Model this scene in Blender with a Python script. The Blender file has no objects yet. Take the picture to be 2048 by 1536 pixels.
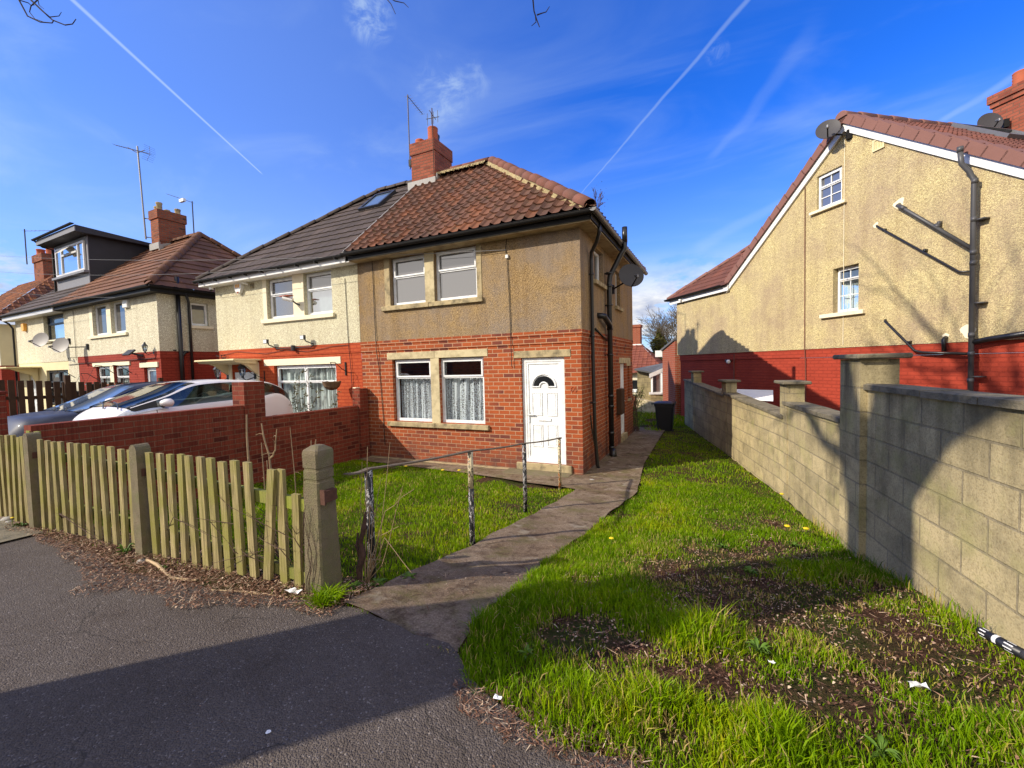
import bpy, math, random
import numpy as np
from mathutils import Vector, Matrix
from math import radians, sin, cos, tan, pi, sqrt, atan2, floor
random.seed(7); rng = np.random.default_rng(11)
SC = bpy.context.scene; COL = SC.collection

# ------------------------------------------------------------------ camera
YAW, PITCH, ROLL = radians(25.38), radians(2.534), radians(1.46)
cam = bpy.data.cameras.new('camera'); co = bpy.data.objects.new('camera', cam); COL.objects.link(co)
fw = Vector((-sin(YAW)*cos(PITCH), cos(YAW)*cos(PITCH), -sin(PITCH)))
rt = Vector((cos(YAW), sin(YAW), 0)); dn = fw.cross(rt)
r2 = cos(ROLL)*rt + sin(ROLL)*dn; d2 = -sin(ROLL)*rt + cos(ROLL)*dn
m = Matrix((r2, -d2, -fw)).transposed().to_4x4(); m.translation = (0, 0, 2.03)
co.matrix_world = m
cam.sensor_width = 36; cam.lens = 859.1/2048*36; cam.clip_end = 5000; cam.clip_start = .05
SC.camera = co

# ------------------------------------------------------------------ light
AZ = radians(45.5); EL = radians(31.6)
sun_dir = Vector((cos(AZ)*cos(EL), sin(AZ)*cos(EL), -sin(EL)))
sl = bpy.data.lights.new('sun', 'SUN'); sl.energy = 4.9; sl.angle = radians(.55); sl.color = (1, .90, .74)
so = bpy.data.objects.new('sun', sl); COL.objects.link(so); so.rotation_euler = sun_dir.to_track_quat('-Z', 'Y').to_euler()
so.location = (-20, -20, 20)
SC.view_settings.view_transform = 'Standard'; SC.view_settings.look = 'None'
SC.view_settings.exposure = .20; SC.view_settings.gamma = 1

def N(nt, t, props=None, **ins):
    n = nt.nodes.new('ShaderNode' + t)
    for k, v in (props or {}).items(): setattr(n, k, v)
    for k, v in ins.items():
        s = n.inputs[int(k[1:])] if k[0] == 'i' and k[1:].isdigit() else n.inputs[k.replace('_', ' ')]
        if isinstance(v, bpy.types.NodeSocket): nt.links.new(v, s)
        elif isinstance(v, bpy.types.Node): nt.links.new(v.outputs[0], s)
        else: s.default_value = v
    return n
def math_(nt, op, a, b=None, c=None):
    k = {'i0': a}
    if b is not None: k['i1'] = b
    if c is not None: k['i2'] = c
    return N(nt, 'Math', {'operation': op}, **k).outputs[0]
def ramp(nt, f, stops, interp='LINEAR'):
    n = nt.nodes.new('ShaderNodeValToRGB'); nt.links.new(f, n.inputs[0]); e = n.color_ramp; e.interpolation = interp
    while len(e.elements) < len(stops): e.elements.new(.5)
    for el, (p, c) in zip(e.elements, stops):
        el.position = p; el.color = (*c, 1) if hasattr(c, '__len__') else (c, c, c, 1)
    return n.outputs[0]
def mix(nt, f, a, b, mode='MIX'):
    n = N(nt, 'Mix', {'data_type': 'RGBA', 'blend_type': mode})
    for i, v in ((0, f), (6, a), (7, b)):
        if isinstance(v, bpy.types.NodeSocket): nt.links.new(v, n.inputs[i])
        else: n.inputs[i].default_value = v if i == 0 else ((*v, 1) if len(v) == 3 else v)
    return n.outputs[2]

w = bpy.data.worlds.new('World'); SC.world = w; w.use_nodes = True
nt = w.node_tree; nt.nodes.clear()
sky = N(nt, 'TexSky', {'sky_type': 'NISHITA', 'sun_disc': False, 'sun_elevation': EL, 'sun_rotation': atan2(-sun_dir.x, -sun_dir.y), 'air_density': 1.0, 'dust_density': .35, 'ozone_density': 3.0})
tc = N(nt, 'TexCoord').outputs['Generated']
sep = N(nt, 'SeparateXYZ', i0=tc)
hs = N(nt, 'HueSaturation', Saturation=1.28, Value=1.0, Color=sky.outputs[0])
tint = mix(nt, 1.0, hs.outputs[0], (.42, .92, 1.85), 'MULTIPLY')
bg = N(nt, 'Background', Color=tint, Strength=.130)
def dot3(v): return N(nt, 'VectorMath', {'operation': 'DOT_PRODUCT'}, i0=tc, i1=v).outputs['Value']
def smooth(v, a, b): return N(nt, 'MapRange', {'interpolation_type': 'SMOOTHSTEP', 'clamp': True}, i0=v, i1=a, i2=b).outputs[0]
def noise(vec, s, d=4, r=.55, dist=0): return N(nt, 'TexNoise', Vector=vec, Scale=s, Detail=d, Roughness=r, Distortion=dist).outputs[0]
# cumulus near the horizon, thin high streaks, small puffs
z = sep.outputs[2]
pl_ = N(nt, 'VectorMath', {'operation': 'MULTIPLY'}, i0=tc, i1=(1, 1, 2.6)).outputs[0]
low = smooth(noise(pl_, 5.2, 8, .62), .37, .50)
low = math_(nt, 'MULTIPLY', low, smooth(z, .25, .12))
def near(d, a, b):
    l = sqrt(sum(c*c for c in d)); return smooth(dot3(tuple(c/l for c in d)), cos(radians(a)), cos(radians(b)))
low = math_(nt, 'MULTIPLY', low, math_(nt, 'MAXIMUM', near((-.12, .98, .10), 19, 7), near((-.96, .22, .15), 15, 5)))
strk = N(nt, 'Mapping', Vector=tc, Rotation=(0, .55, .5), Scale=(1.0, 3.2, 5.0)).outputs[0]
wis = smooth(noise(strk, 1.7, 6, .55, .6), .42, .80)
wis = math_(nt, 'MULTIPLY', wis, math_(nt, 'MULTIPLY', smooth(z, .78, .25), .34))
leftv = math_(nt, 'MULTIPLY', near((-.93, .3, .25), 60, 10), .20)
hz_ = math_(nt, 'MULTIPLY', smooth(z, .48, .0), .46)
def puff(d, r, s, amt):
    return math_(nt, 'MULTIPLY', math_(nt, 'MULTIPLY', near(d, r, r*.02), smooth(noise(tc, s, 6, .62, .8), .40, .66)), amt)
ps = [puff((-.53, .59, .60), 2.8, 19, .55), puff((-.47, .71, .52), 4.0, 15, .45), puff((-.41, .73, .54), 2.4, 19, .25), puff((.005, .85, .53), 1.3, 30, .22)]
def trail(a, b, w0, w1, amt, wob=0, fr=20, fade=.15):
    a, b = Vector(a).normalized(), Vector(b).normalized(); n = a.cross(b).normalized(); u = (b-a).normalized()
    L = (b-a).length; t0 = a.dot(u)
    t = math_(nt, 'DIVIDE', math_(nt, 'SUBTRACT', dot3(tuple(u)), t0), L)
    dd = dot3(tuple(n))
    if wob: dd = math_(nt, 'ADD', dd, math_(nt, 'MULTIPLY', math_(nt, 'SUBTRACT', noise(tc, fr, 3), .5), wob))
    ad = math_(nt, 'ABSOLUTE', dd)
    wd = math_(nt, 'MULTIPLY_ADD', t, w1-w0, w0)
    core = smooth(math_(nt, 'DIVIDE', ad, wd), 1.0, .15)
    ends = math_(nt, 'MULTIPLY', smooth(t, -.35, 0), smooth(t, 1.0, 1-fade))
    return math_(nt, 'MULTIPLY', math_(nt, 'MULTIPLY', core, ends), amt)
tr = [trail((-.80, .30, .52), (-.76, .545, .365), .0038, .0015, .50, 0, 20, .03),
      trail((.05, .82, .58), (-.265, .90, .348), .0058, .0012, .22, .008, 14, .03),
      trail((.11, .86, .50), (-.02, .92, .375), .020, .008, .08, .06, 5, .15),
      trail((.38, .84, .38), (.30, .88, .345), .009, .006, .20, .02, 9),
      trail((.13, .945, .295), (-.05, .975, .22), .010, .02, .14, .02, 6)]
acc = low
rear = math_(nt, 'MULTIPLY', math_(nt, 'MULTIPLY', smooth(dot3(tuple(-fw)), .02, .28), smooth(noise(pl_, 2.1, 6, .6), .30, .46)), .95)   # unseen broken cloud behind the camera, added to lift and neutralise the shade
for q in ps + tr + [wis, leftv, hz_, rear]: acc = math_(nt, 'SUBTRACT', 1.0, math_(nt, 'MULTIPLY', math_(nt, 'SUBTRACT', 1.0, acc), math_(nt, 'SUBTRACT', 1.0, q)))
cshade = ramp(nt, noise(pl_, 9, 6, .6), [(.32, (.42, .50, .72)), (.55, (1, 1, 1))])
lowcol = mix(nt, low, (.62, .80, 1.0), cshade)
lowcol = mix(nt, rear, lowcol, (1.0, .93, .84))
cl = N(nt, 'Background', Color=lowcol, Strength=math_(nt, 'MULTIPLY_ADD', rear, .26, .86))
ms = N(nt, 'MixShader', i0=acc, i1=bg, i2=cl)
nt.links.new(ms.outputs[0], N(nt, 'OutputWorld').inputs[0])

# ------------------------------------------------------------------ materials
MATS = {}
def newmat(name):
    m = bpy.data.materials.new(name); m.use_nodes = True; nt = m.node_tree; nt.nodes.clear()
    out = N(nt, 'OutputMaterial'); MATS[name] = m
    return m, nt, out
def pbsdf(nt, out, col, rough=.8, spec=.3, metal=0., bump=None, bd=.01, coat=0., bs=1.0):
    k = {}
    p = N(nt, 'BsdfPrincipled', Base_Color=(col if isinstance(col, bpy.types.NodeSocket) else (*col, 1)), Roughness=rough, Metallic=metal)
    p.inputs['Specular IOR Level'].default_value = spec; p.inputs['Coat Weight'].default_value = coat
    p.inputs['Coat Roughness'].default_value = .06
    if bump is not None:
        b = N(nt, 'Bump', Height=bump, Distance=bd, Strength=bs); nt.links.new(b.outputs[0], p.inputs['Normal'])
    nt.links.new(p.outputs[0], out.inputs[0]); return p
def oc(nt): return N(nt, 'TexCoord').outputs['Object']
def nz(nt, v, s, d=4, r=.55, dist=0): return N(nt, 'TexNoise', Vector=v, Scale=s, Detail=d, Roughness=r, Distortion=dist).outputs[0]
def plain(name, col, rough=.6, var=.25, vs=6., bump=.0, bscale=60, metal=0, spec=.35, coat=0., dirt=None):
    m, nt, out = newmat(name); v = oc(nt)
    n1 = nz(nt, v, vs, 5, .6); c = mix(nt, n1, tuple(x*(1-var) for x in col), tuple(min(1, x*(1+var)) for x in col))
    if dirt: c = mix(nt, ramp(nt, nz(nt, v, dirt[1], 6, .65), [(.45, 0.), (.7, 1.)]), c, dirt[0])
    b = nz(nt, v, bscale, 4, .6) if bump else None
    pbsdf(nt, out, c, rough, spec, metal, b, bump, coat); return m
def wallvec(nt):
    t = N(nt, 'TexCoord'); s = N(nt, 'SeparateXYZ', i0=t.outputs['Object']); n = N(nt, 'SeparateXYZ', i0=t.outputs['Normal'])
    ax = math_(nt, 'GREATER_THAN', math_(nt, 'ABSOLUTE', n.outputs[0]), .7)
    u = math_(nt, 'ADD', math_(nt, 'MULTIPLY', s.outputs[1], ax), math_(nt, 'MULTIPLY', s.outputs[0], math_(nt, 'SUBTRACT', 1., ax)))
    return N(nt, 'CombineXYZ', i0=u, i1=s.outputs[2]).outputs[0], t.outputs['Object']
def brick(name, c1, c2, mortar, bw=.235, bh=.0825, ms=.011, bump=.006, dark=None, bias=0., paint=False, rowoff=0., grime=None, stretch=False, wob=.0):
    m, nt, out = newmat(name); v, o = wallvec(nt)
    v = N(nt, 'VectorMath', {'operation': 'ADD'}, i0=v, i1=(50.03, 20+rowoff, 0)).outputs[0]
    if wob: v = N(nt, 'VectorMath', {'operation': 'ADD'}, i0=v, i1=N(nt, 'VectorMath', {'operation': 'MULTIPLY'}, i0=N(nt, 'TexNoise', Vector=o, Scale=9, Detail=2).outputs[1], i1=(wob, wob, 0)).outputs[0]).outputs[0]
    b = N(nt, 'TexBrick', {'offset': .5, 'squash': 1.0}, Vector=v, Color1=(*c1, 1), Color2=(*c2, 1), Mortar=(*mortar, 1), Scale=1.0, Mortar_Size=ms, Mortar_Smooth=.25, Bias=bias, Brick_Width=bw, Row_Height=bh)
    col = b.outputs[0]; fine = nz(nt, o, 90, 4, .65)
    if dark is not None:
        b2 = N(nt, 'TexBrick', {'offset': .5}, Vector=v, Color1=(0, 0, 0, 1), Color2=(1, 1, 1, 1), Mortar=(0, 0, 0, 1), Scale=1.0, Mortar_Size=ms, Bias=-.0, Brick_Width=bw, Row_Height=bh)
        f = math_(nt, 'MULTIPLY', ramp(nt, b2.outputs[0], [(.72, 0.), (.84, 1.)]), ramp(nt, nz(nt, o, 1.1, 3), [(.42, .15), (.58, 1.)]))
        col = mix(nt, math_(nt, 'MULTIPLY', f, .75), col, dark)
    col = mix(nt, ramp(nt, fine, [(.35, .5), (.7, 0.)]), col, mix(nt, 1., col, (.55, .5, .5), 'MULTIPLY'))
    col = mix(nt, ramp(nt, nz(nt, o, 1.6, 6, .65), [(.42, 0.), (.75, .45)]), col, mix(nt, 1., col, (.55, .52, .5), 'MULTIPLY'))
    if grime:
        z = N(nt, 'SeparateXYZ', i0=o).outputs[2]
        g = math_(nt, 'MULTIPLY', N(nt, 'MapRange', {'clamp': True}, i0=z, i1=grime[1], i2=grime[2], i3=1., i4=0.).outputs[0], ramp(nt, nz(nt, o, 3.5, 5), [(.35, .25), (.6, .9)]))
        col = mix(nt, g, col, grime[0])
    h = math_(nt, 'MULTIPLY_ADD', b.outputs[1], -1.0, math_(nt, 'MULTIPLY', fine, .35))
    if stretch:
        sv = N(nt, 'VectorMath', {'operation': 'MULTIPLY'}, i0=v, i1=(75, .5, 1)).outputs[0]
        h = math_(nt, 'ADD', h, math_(nt, 'MULTIPLY', nz(nt, sv, 1., 2), 1.2))
        col = mix(nt, ramp(nt, nz(nt, sv, 1., 2), [(.4, .5), (.55, 0.)]), col, mix(nt, 1., col, (.5, .45, .45), 'MULTIPLY'))
    pbsdf(nt, out, col, .88, .2, 0, h, bump); return m
def dash(name, col, dirtcol, amt=.5, scale=95, bump=.012, streak=.5, sc2=1.3):
    """pebbledash render: small stones in several tones"""
    m, nt, out = newmat(name); v = oc(nt)
    vo = N(nt, 'TexVoronoi', Vector=v, Scale=scale*.8); st = vo.outputs['Color']; d = vo.outputs['Distance']
    g = N(nt, 'SeparateColor', i0=st).outputs[0]
    c = mix(nt, g, tuple(x*.55 for x in col), tuple(min(.96, x*1.5) for x in col))
    c = mix(nt, ramp(nt, d, [(.30, 0.), (.85, .65)]), c, tuple(x*.42 for x in col))
    n1 = nz(nt, v, sc2, 7, .65); c = mix(nt, math_(nt, 'MULTIPLY', ramp(nt, n1, [(.40, 0.), (.62, 1.)]), amt), c, mix(nt, .7, dirtcol, c, 'MULTIPLY'))
    sv = N(nt, 'VectorMath', {'operation': 'MULTIPLY'}, i0=v, i1=(3., 3., .25)).outputs[0]
    c = mix(nt, math_(nt, 'MULTIPLY', ramp(nt, nz(nt, sv, 1.5, 5), [(.45, 0.), (.72, 1.)]), streak), c, mix(nt, 1., c, (.62, .56, .5), 'MULTIPLY'))
    h = math_(nt, 'ADD', math_(nt, 'MULTIPLY', d, -.9), nz(nt, v, scale*.5, 3))
    pbsdf(nt, out, c, .93, .15, 0, h, bump); return m
def tilemat(name, cols, tw, cl, moss=None, rough=.85):
    m, nt, out = newmat(name); uv = N(nt, 'TexCoord').outputs['UV']; s = N(nt, 'SeparateXYZ', i0=uv)
    a = math_(nt, 'FLOOR', math_(nt, 'DIVIDE', s.outputs[0], tw)); b = math_(nt, 'FLOOR', math_(nt, 'DIVIDE', s.outputs[1], cl))
    wn = N(nt, 'TexWhiteNoise', {'noise_dimensions': '3D'}, Vector=N(nt, 'CombineXYZ', i0=a, i1=b).outputs[0]).outputs[0]
    c = ramp(nt, wn, [(i/(len(cols)-1), q) for i, q in enumerate(cols)])
    v = oc(nt); n1 = nz(nt, v, 40, 5, .65)
    c = mix(nt, ramp(nt, n1, [(.38, .5), (.62, 0.)]), c, mix(nt, 1., c, (.62, .60, .58), 'MULTIPLY'))
    n2 = nz(nt, v, 1.1, 5, .6)
    c = mix(nt, ramp(nt, n2, [(.40, 0.), (.66, .65)]), c, mix(nt, 1., c, (.55, .56, .55), 'MULTIPLY'))
    if moss: c = mix(nt, ramp(nt, nz(nt, v, 5.5, 6, .7), [(.56, 0.), (.70, .75)]), c, moss)
    pbsdf(nt, out, c, rough, .25, 0, n1, .004); return m
def flake(name, stops, sc=14):
    m, nt, out = newmat(name); v = oc(nt); n1 = nz(nt, N(nt, 'VectorMath', {'operation': 'MULTIPLY'}, i0=v, i1=(1.6, 1.6, .8)).outputs[0], sc, 5, .6, .3)
    pbsdf(nt, out, ramp(nt, n1, stops, 'CONSTANT'), .6, .4, 0, n1, .004); return m
def glass(name, refl=.0, tintc=(.9, .95, .97), rough=.02):
    m, nt, out = newmat(name)
    t = N(nt, 'BsdfTransparent', Color=(*tintc, 1)); g = N(nt, 'BsdfGlossy', Color=(1, 1, 1, 1), Roughness=rough)
    b = N(nt, 'Bump', Height=nz(nt, oc(nt), 1.3, 2), Distance=.02, Strength=.35); nt.links.new(b.outputs[0], g.inputs['Normal'])
    f = N(nt, 'LayerWeight', Blend=.5).outputs['Facing']; ff = math_(nt, 'MINIMUM', math_(nt, 'MULTIPLY_ADD', math_(nt, 'POWER', f, 5.), .8, refl+.035), 1.)
    nt.links.new(N(nt, 'MixShader', i0=ff, i1=t, i2=g).outputs[0], out.inputs[0]); return m
def mirrorpane(name, col, refl):
    m, nt, out = newmat(name); d = N(nt, 'BsdfDiffuse', Color=(*col, 1)); g = N(nt, 'BsdfGlossy', Color=(.92, .90, .88, 1), Roughness=.015)
    b = N(nt, 'Bump', Height=nz(nt, oc(nt), 1.1, 2), Distance=.02, Strength=.2); nt.links.new(b.outputs[0], g.inputs['Normal'])
    nt.links.new(N(nt, 'MixShader', i0=refl, i1=d, i2=g).outputs[0], out.inputs[0]); return m
def darkglass(name, col, rough=.04, spec=.9, bumpy=.3):
    m, nt, out = newmat(name); p = pbsdf(nt, out, col, rough, spec, 0, nz(nt, oc(nt), 1.1, 2), .02, 0, bumpy); return m
def lace(name, col=(.85, .87, .9), hole=.5, sc=55):
    m, nt, out = newmat(name); v = oc(nt)
    vo = nz(nt, v, sc, 3, .5); sv = N(nt, 'VectorMath', {'operation': 'MULTIPLY'}, i0=v, i1=(26, 1, .9)).outputs[0]
    f = math_(nt, 'ADD', ramp(nt, vo, [(.44, 0.), (.56, 1.)]), ramp(nt, nz(nt, sv, 1, 3), [(.50, 0.), (.60, 1.)]))
    f = math_(nt, 'MINIMUM', math_(nt, 'MULTIPLY_ADD', f, 1-hole*.55, hole*.42), 1.)
    d = N(nt, 'BsdfDiffuse', Color=(*col, 1)); tl = N(nt, 'BsdfTranslucent', Color=(*col, 1)); t = N(nt, 'BsdfTransparent')
    dm = N(nt, 'MixShader', i0=.25, i1=d, i2=tl)
    nt.links.new(N(nt, 'MixShader', i0=f, i1=t, i2=dm).outputs[0], out.inputs[0]); return m

brick('brick_orange', (.45, .106, .032), (.33, .074, .029), (.56, .33, .20), dark=(.13, .045, .042), bias=-.05, ms=.0085, grime=((.11, .055, .045), -.1, .75))
brick('brick_painted_orange', (.56, .108, .036), (.50, .092, .032), (.46, .070, .027), bump=.010, paint=True)
brick('brick_painted_red', (.44, .064, .034), (.40, .057, .031), (.37, .053, .030), bump=.012)
brick('brick_painted_dull', (.38, .060, .036), (.35, .054, .034), (.31, .046, .029), bump=.010)
brick('brick_scored', (.29, .062, .034), (.22, .046, .027), (.28, .13, .08), bw=.235, bh=.0825, ms=.008, dark=(.09, .02, .015), stretch=True, bump=.004)
brick('brick_bright', (.44, .10, .045), (.40, .085, .04), (.40, .26, .18), stretch=True)
brick('brick_chimney', (.38, .115, .068), (.31, .085, .052), (.22, .11, .075), dark=(.20, .06, .04), ms=.010)
brick('brick_old', (.38, .11, .05), (.26, .07, .035), (.20, .13, .09), dark=(.08, .035, .025), ms=.012)
def blockmat():
    m, nt, out = newmat('concrete_block'); v, o = wallvec(nt)
    v = N(nt, 'VectorMath', {'operation': 'ADD'}, i0=v, i1=(50.1, 20.09, 0)).outputs[0]
    b = N(nt, 'TexBrick', {'offset': .5}, Vector=v, Color1=(.56, .46, .26, 1), Color2=(.44, .365, .21, 1), Mortar=(.35, .295, .19, 1), Scale=1.0, Mortar_Size=.009, Mortar_Smooth=.3, Brick_Width=.45, Row_Height=.225)
    c = b.outputs[0]; f = nz(nt, o, 70, 5, .7)
    c = mix(nt, ramp(nt, f, [(.32, .75), (.52, 0.)]), c, mix(nt, 1., c, (.45, .42, .36), 'MULTIPLY'))
    c = mix(nt, ramp(nt, nz(nt, o, 2.2, 8, .75), [(.44, 0.), (.66, .8)]), c, (.17, .145, .085))
    z = N(nt, 'SeparateXYZ', i0=o).outputs[2]
    top = math_(nt, 'MULTIPLY', N(nt, 'MapRange', {'clamp': True}, i0=z, i1=.8, i2=1.9, i3=0., i4=1.).outputs[0], ramp(nt, nz(nt, N(nt, 'VectorMath', {'operation': 'MULTIPLY'}, i0=o, i1=(6, 6, .7)).outputs[0], 1, 5), [(.38, .1), (.62, 1.)]))
    c = mix(nt, math_(nt, 'MULTIPLY', top, .75), c, (.095, .08, .05))
    c = mix(nt, ramp(nt, nz(nt, o, 3.1, 5, .6), [(.52, 0.), (.72, .5)]), c, (.36, .34, .13))
    h = math_(nt, 'MULTIPLY_ADD', b.outputs[1], -.8, math_(nt, 'MULTIPLY', f, .8))
    pbsdf(nt, out, c, .95, .1, 0, h, .008)
blockmat()
dash('dash_brown', (.42, .285, .140), (.55, .50, .46), .9, 105, .011, .55)
dash('dash_cream', (.88, .74, .48), (.80, .78, .72), .35, 90, .008, .3)
dash('dash_white', (.88, .77, .53), (.85, .80, .70), .4, 70, .006, .3)
dash('dash_yellow', (.74, .56, .29), (.62, .53, .46), .85, 95, .011, .35, .8)
plain('cream_paint', (.74, .64, .38), .8, .1, 3, .003, 30)
plain('stone_sill', (.44, .35, .20), .9, .25, 4, .004, 90, dirt=((.13, .11, .07), 6))
plain('stone_pale', (.58, .49, .30), .9, .15, 4, .003, 90, dirt=((.32, .26, .15), 5))
plain('stone_painted', (.82, .74, .54), .8, .08, 4, .002, 60)
plain('concrete_post', (.18, .145, .09), .95, .4, 12, .010, 110, dirt=((.16, .15, .07), 7))
plain('coping', (.20, .17, .115), .95, .4, 7, .010, 70, dirt=((.08, .075, .05), 9))
plain('upvc', (.86, .88, .90), .3, .03, 3, dirt=((.70, .70, .69), 5))
plain('upvc_grey', (.62, .61, .60), .4, .05, 3)
plain('frame_dark', (.035, .038, .045), .4, .1, 3)
plain('gutter_black', (.012, .011, .011), .6, .3, 5, spec=.22)
plain('pipe_black', (.012, .011, .012), .35, .4, 9, .002, 30, spec=.6)
plain('pipe_grey', (.065, .065, .07), .45, .25, 6, spec=.5)
plain('soffit', (.42, .33, .19), .8, .2, 3, dirt=((.2, .14, .08), 4))
plain('soffit_white', (.80, .80, .80), .5, .05, 3)
plain('lead', (.32, .31, .30), .6, .3, 10, .003, 40)
plain('mortar_bed', (.42, .33, .17), .95, .25, 20, .02, 60, dirt=((.25, .21, .12), 14))
plain('terracotta', (.42, .11, .055), .85, .2, 7, .003, 60)
plain('terracotta_dark', (.17, .065, .045), .85, .3, 7, .004, 60)
plain('ridge_red', (.19, .078, .055), .85, .35, 3, .003, 60, dirt=((.13, .07, .055), 2))
plain('ridge_plum', (.22, .105, .085), .8, .12, 5, .002, 60)
plain('metal_grey', (.20, .20, .21), .4, .2, 8, metal=.6)
plain('aerial_metal', (.10, .085, .075), .5, .3, 8, metal=.3)
plain('dish_grey', (.055, .052, .058), .5, .15, 5)
plain('dish_pale', (.25, .235, .23), .5, .15, 5)
plain('plastic_black', (.012, .013, .018), .42, .3, 5, spec=.5)
plain('plastic_white', (.80, .80, .78), .5, .05, 5)
plain('alarm_amber', (.85, .42, .08), .5, .1, 5)
plain('rubber', (.02, .02, .02), .8, .2, 8)
plain('alloy', (.5, .5, .52), .3, .1, 8, metal=.8)
plain('paint_white', (.84, .81, .81), .35, .02, 2, spec=.3, coat=.35)
plain('paint_bluegrey', (.052, .058, .085), .5, .05, 2, spec=.2, coat=.10)
plain('trim_black', (.012, .012, .013), .35, .2, 4)
plain('seat_grey', (.10, .11, .11), .8, .2, 5)
plain('rust', (.095, .042, .028), .8, .5, 25, .003, 60)
plain('bark', (.11, .085, .055), .95, .4, 9, .02, 25)
plain('bark_dark', (.045, .034, .028), .9, .3, 9)
plain('twig', (.30, .21, .12), .9, .35, 12)
plain('twig_dark', (.085, .05, .035), .9, .35, 12)
plain('rust_stump', (.07, .038, .03), .95, .5, 14, .01, 40)
plain('dormer_slate', (.038, .038, .045), .7, .2, 3)
plain('dormer_grey', (.20, .20, .22), .6, .1, 3)
plain('timber_dark', (.060, .030, .015), .9, .35, 5, .003, 60)
plain('petal', (.85, .62, .02), .7, .08, 20)
plain('weed_leaf', (.085, .16, .012), .6, .35, 15)
plain('paper', (.82, .82, .80), .7, .05, 20)
plain('stick', (.46, .33, .19), .85, .3, 20)
plain('rose_leaf', (.11, .10, .035), .6, .5, 25)
plain('rose_stem', (.15, .12, .07), .8, .3, 12)
plain('cable', (.02, .018, .017), .7, .2, 4)
plain('wire_pale', (.17, .17, .18), .5, .1, 4)
plain('shed_wall', (.42, .44, .50), .5, .1, 3)
plain('shed_roof', (.80, .80, .80), .45, .1, 3)
plain('felt', (.12, .12, .12), .9, .3, 8, .003, 60)
plain('far_cream', (.72, .66, .50), .9, .1, 2)
plain('far_roof_tile', (.26, .10, .065), .9, .3, 6)
plain('basket', (.16, .10, .055), .95, .5, 50, .01, 70)
plain('terracotta_pot', (.42, .13, .07), .8, .2, 7)
plain('stone_grey', (.33, .31, .28), .9, .3, 15, .005, 50)
def woodmat(name, c1, c2, c3):
    m, nt, out = newmat(name); v = oc(nt)
    oi = N(nt, 'ObjectInfo').outputs['Random']
    v2 = N(nt, 'VectorMath', {'operation': 'ADD'}, i0=v, i1=N(nt, 'CombineXYZ', i0=math_(nt, 'MULTIPLY', oi, 40.), i1=oi, i2=math_(nt, 'MULTIPLY', oi, 17.)).outputs[0]).outputs[0]
    sv = N(nt, 'VectorMath', {'operation': 'MULTIPLY'}, i0=v2, i1=(60, 60, 3)).outputs[0]
    g = nz(nt, sv, 1, 5, .6, .4); c = mix(nt, ramp(nt, g, [(.35, 0.), (.65, 1.)]), c1, c2)
    c = mix(nt, ramp(nt, nz(nt, v2, 3.5, 5, .6), [(.42, 0.), (.66, .85)]), c, c3)
    c = mix(nt, math_(nt, 'MULTIPLY', oi, .4), c, mix(nt, 1., c, (.6, .62, .5), 'MULTIPLY'))
    pbsdf(nt, out, c, .9, .15, 0, g, .004)
woodmat('picket_wood', (.44, .355, .18), (.16, .13, .06), (.24, .225, .055))
woodmat('rail_wood', (.30, .28, .09), (.15, .15, .05), (.26, .30, .04))
flake('flaking_paint', [(0, (.012, .012, .014)), (.50, (.42, .40, .39)), (.545, (.012, .012, .014)), (.62, (.14, .055, .03))], 17)
flake('flaking_cream', [(0, (.62, .52, .33)), (.50, (.012, .012, .014)), (.56, (.62, .52, .33)), (.60, (.36, .12, .03))], 17)
plain('rail_rust', (.13, .10, .07), .8, .35, 20, .003, 60)
glass('glass_clear', .02); glass('glass_pale', .20); glass('glass_car', .05, (.34, .42, .42)); glass('glass_skyish', .45, (.7, .8, .85))
mirrorpane('glass_grey', (.075, .072, .07), .30); darkglass('glass_dark', (.015, .017, .02)); mirrorpane('glass_blind', (.10, .10, .105), .24)
darkglass('glass_sky', (.10, .15, .24), .05); darkglass('glass_screen', (.01, .02, .035), .05, 1.)
lace('lace'); lace('net', (.78, .83, .78), .95, 4); plain('curtain_cloth', (.60, .62, .60), .9, .3, 6)
plain('headlight', (.55, .6, .68), .12, .5, 14, spec=.8, coat=1.)
tilemat('pantile', [(.205, .090, .056), (.165, .083, .057), (.25, .10, .052), (.175, .090, .062), (.145, .078, .056), (.21, .092, .058)], .235, .30, (.10, .085, .05))
tilemat('tile_charcoal', [(.105, .080, .072), (.080, .063, .058), (.12, .09, .08)], .33, .335)
tilemat('tile_brown', [(.22, .105, .06), (.16, .078, .05), (.26, .12, .07)], .33, .33, (.14, .10, .05))
tilemat('tile_rust', [(.42, .16, .06), (.18, .07, .045), (.32, .12, .05), (.10, .05, .04)], .25, .30, (.10, .07, .045))
tilemat('tile_red', [(.26, .085, .055), (.22, .07, .05), (.30, .10, .06)], .30, .33)
tilemat('tile_plum', [(.19, .078, .06), (.15, .065, .055), (.23, .085, .06)], .25, .30)
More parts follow.
